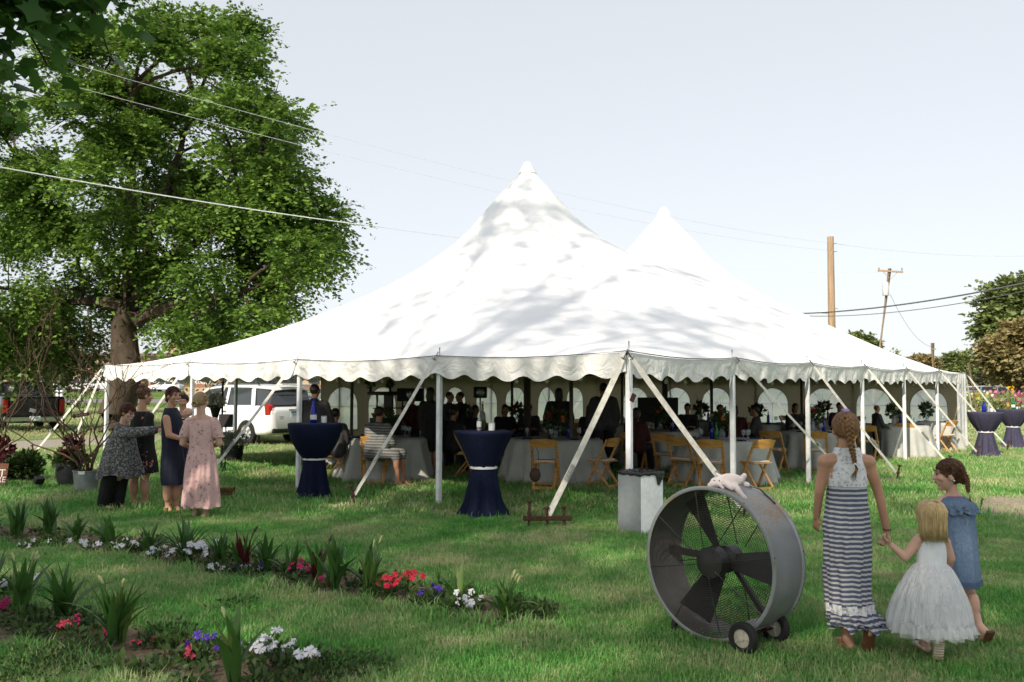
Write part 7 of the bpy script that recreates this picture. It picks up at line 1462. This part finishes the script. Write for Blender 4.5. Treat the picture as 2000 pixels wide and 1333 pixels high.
# the shade trees behind and beside the camera; one bough of the first hangs into view
mp = ball_boughs((-10.2, 3.2, 8.6), (2.6, 2.8, 1.8), 9, 1.0, 8, 7.0, .15)+[(P(px, py, Y), r) for px, py, Y, r in ((20, -20, 7.2, .22), (90, -40, 7.6, .25), (165, -60, 7.4, .25), (-70, 10, 6.9, .35), (-90, -90, 7, .5), (50, -120, 7.2, .5), (-70, 130, 7.0, .12))]
make_tree('maple_tree', 'dark maple overhead with big leaves hanging into view', 'tree', (-10.8, 3.0, 0), (-10.4, 3.1, 5.2), mp, .30, L_MAPLE, M_BARK, 1250, 9, .17, 9, twig=.5, droop=.5, lw=.46, lobed=True, group='maples shading the lawn')
for k, (c, rd, nt_, lab) in enumerate((((-19.5, -6.0, 14.0), (5.4, 5.0, 2.6), 1500, 'tall maple beside the lawn that shades the women'), ((-12.6, -10.5, 15.6), (5.6, 5.6, 3.8), 1600, 'tall maple far behind the flower beds, casting their shade'), ((-5.6, -12.0, 15.6), (5.6, 5.4, 3.6), 1600, 'tall maple far behind the walking girls'), ((-8.4, -3.0, 17.2), (5.8, 5.0, 2.8), 1500, 'tall slender maple whose shade dapples the tent roof'))):
    mp = ball_boughs(c, rd, 34, 1.35, 14+k, 9, .15)
    if k == 3: mp += ball_boughs((-7.4, 2.6, 17.6), (5.4, 4.2, 2.2), 26, 1.2, 44, 12, .15); nt_ = 1250
    make_tree('maple_tree', lab, 'tree', (c[0]-.5, c[1]-.6, 0), (c[0]-.2, c[1]-.2, 9.5), mp, .42, L_MAPLE, M_BARK, int(nt_*.88), 10, .15 if k < 3 else .14, 10+k, twig=.95, droop=.4, lw=.46, limb=.22, group='maples shading the lawn')
# ------------------------------------------------------------------ far trees and garden
def far_tree(px, top, Y, wpx, label, lm, seed, base_z=0, nt=1500, lpt=9, ls=.34, group='far trees', aspect=1.0):
    c = P(px, top, Y); h = c.z; s = Y/FPX; r = wpx*s/2; zc = h-r*.9*aspect
    zc = max(zc, h*.55); bo = ball_boughs((c.x, Y, zc), (r*.8, r*.7, (h-zc)*.85), 16, r*.36, seed, None, .4)
    return make_tree('tree', label, 'tree', (c.x, Y, base_z), (c.x, Y, max(1.2, zc-r*.5)), bo, .05*h**.8, lm, M_BARK, nt, lpt, ls, seed, group, twig=r*.30, droop=.4)
far_tree(2000, 515, 58, 175, 'tall olive tree at the edge of the far garden', L_FAR, 51, nt=3000); far_tree(1988, 630, 46, 120, 'tan brown leafed tree in front of the tall olive tree', L_TAN, 52, nt=2400, ls=.24)
far_tree(1672, 645, 75, 80, 'rounded green treetop behind the tent slope', L_FAR, 53); far_tree(1795, 690, 95, 70, 'olive brown tree far behind the tent end', L_TAN, 54, nt=900); far_tree(1862, 680, 100, 75, 'green tree far behind the tent end', L_FAR, 55, nt=900); far_tree(1915, 690, 110, 90, 'grey green tree in the distant row', L_GREY, 56, nt=900)
for k, (px, top, Y, w, lab, lm) in enumerate(((1745, 705, 120, 110, 'low distant tree between the poles', L_FAR), (1835, 705, 105, 60, 'silvery distant shrub tree below the short pole', L_GREY), (1960, 690, 120, 120, 'distant tree behind the tan tree', L_FAR), (2080, 660, 90, 160, 'distant tree past the garden edge', L_FAR), (1560, 700, 120, 140, 'distant tree hidden by the tent roof', L_FAR), (1420, 705, 130, 160, 'distant tree behind the window wall', L_FAR), (1260, 700, 135, 160, 'distant tree behind the far corner windows', L_FAR), (1100, 705, 140, 170, 'distant tree behind the rear sidewall', L_FAR), (940, 700, 150, 170, 'distant tree at the end of the parking lot', L_FAR), (800, 705, 150, 150, 'distant tree beyond the parking lot', L_FAR))):
    far_tree(px, top, Y, w, lab, lm, 60+k, nt=700, ls=.5)
# left side, around the elm
far_tree(70, 580, 48, 200, 'leafy tree behind the pickup with hanging olive foliage', leafmat('olive_leaves', (.07, .11, .025), (.20, .25, .07), .3, .5, .5), 81, nt=1500, ls=.20); far_tree(480, 655, 150, 60, 'far treetop peeping above the tent slope', L_FAR, 83, nt=500, ls=.5)
# flower garden on the right
rg = np.random.default_rng(77); Q = []; MI = []
for i in range(2600):
    c = Vector((0, 0, 0)); px = rg.uniform(1885, 2150); Y = rg.uniform(40, 47); q = P(px, 760, Y); Q.append((q.x, Y, rg.uniform(.05, 1.25)))
Q = np.array(Q); d = unit(rg.normal(0, 1, Q.shape)+np.array([0, 0, .8])); A = leaf_arrays(Q, d, unit(np.cross(d, rg.normal(0, 1, Q.shape))), rg.uniform(.2, .4, len(Q)), rg.uniform(.05, .1, len(Q)), rg); MI = np.zeros(len(A), int)
k = 900; px = rg.uniform(1885, 2150, k); Y = rg.uniform(39.6, 47, k); cx = (px-1000)/FPX*Y; cz = rg.uniform(.45, 1.45, k); pink = (px > 1935) & (cz > .8); C = np.stack([cx, Y, cz], 1); d = unit(rg.normal(0, 1, C.shape)+np.array([0, -1.0, 1.0])); B = leaf_arrays(C, d, unit(np.cross(d, rg.normal(0, 1, C.shape))), np.full(k, .16), np.full(k, .07), rg)
mi2 = np.where(pink, 1, np.where(rg.uniform(0, 1, k) < .5, 2, 3)); A = np.concatenate([A, B]); MI = np.concatenate([MI, mi2])
tag(link('flower_garden', npmesh('flower_garden', A.reshape(-1, 3), np.arange(len(A)*4).reshape(-1, 4), MI), [L_FAR, mat('garden_pink', (.62, .18, .30), .7, .2, 3, trans=.2), mat('garden_yellow', (.62, .42, .05), .7, .2, 3, trans=.2), mat('garden_white', (.6, .6, .5), .7, .1, 3, trans=.2)], None, False), 'massed pink and yellow garden flowers beyond the lawn', 'garden flowers', kind='stuff')
q = P(1977, 757, 55); ysn = thing('warning_sign', 'small yellow road sign behind the flower garden', 'sign', (q.x, 55, 0)); MB().box((0, 0, 1.75), (.62, .03, .62), (0, PI/4, 0)).build('plate', mat('yellow_sign', (.7, .4, .01), .5, .1, 10), ysn); MB().tube([(0, .03, 0), (0, .03, 2.1)], .03, 6).build('post', M_STEEL, ysn)
sedan(Vector((P(1915, 770, 60).x, 60, 0)), .2, M_BLUEP, 'blue grey car behind the garden flowers', 0, group='cars behind the garden'); sedan(Vector((P(1940, 770, 66).x, 66, 0)), .1, M_WHITEP, 'white car behind the garden flowers', 1, group='cars behind the garden')
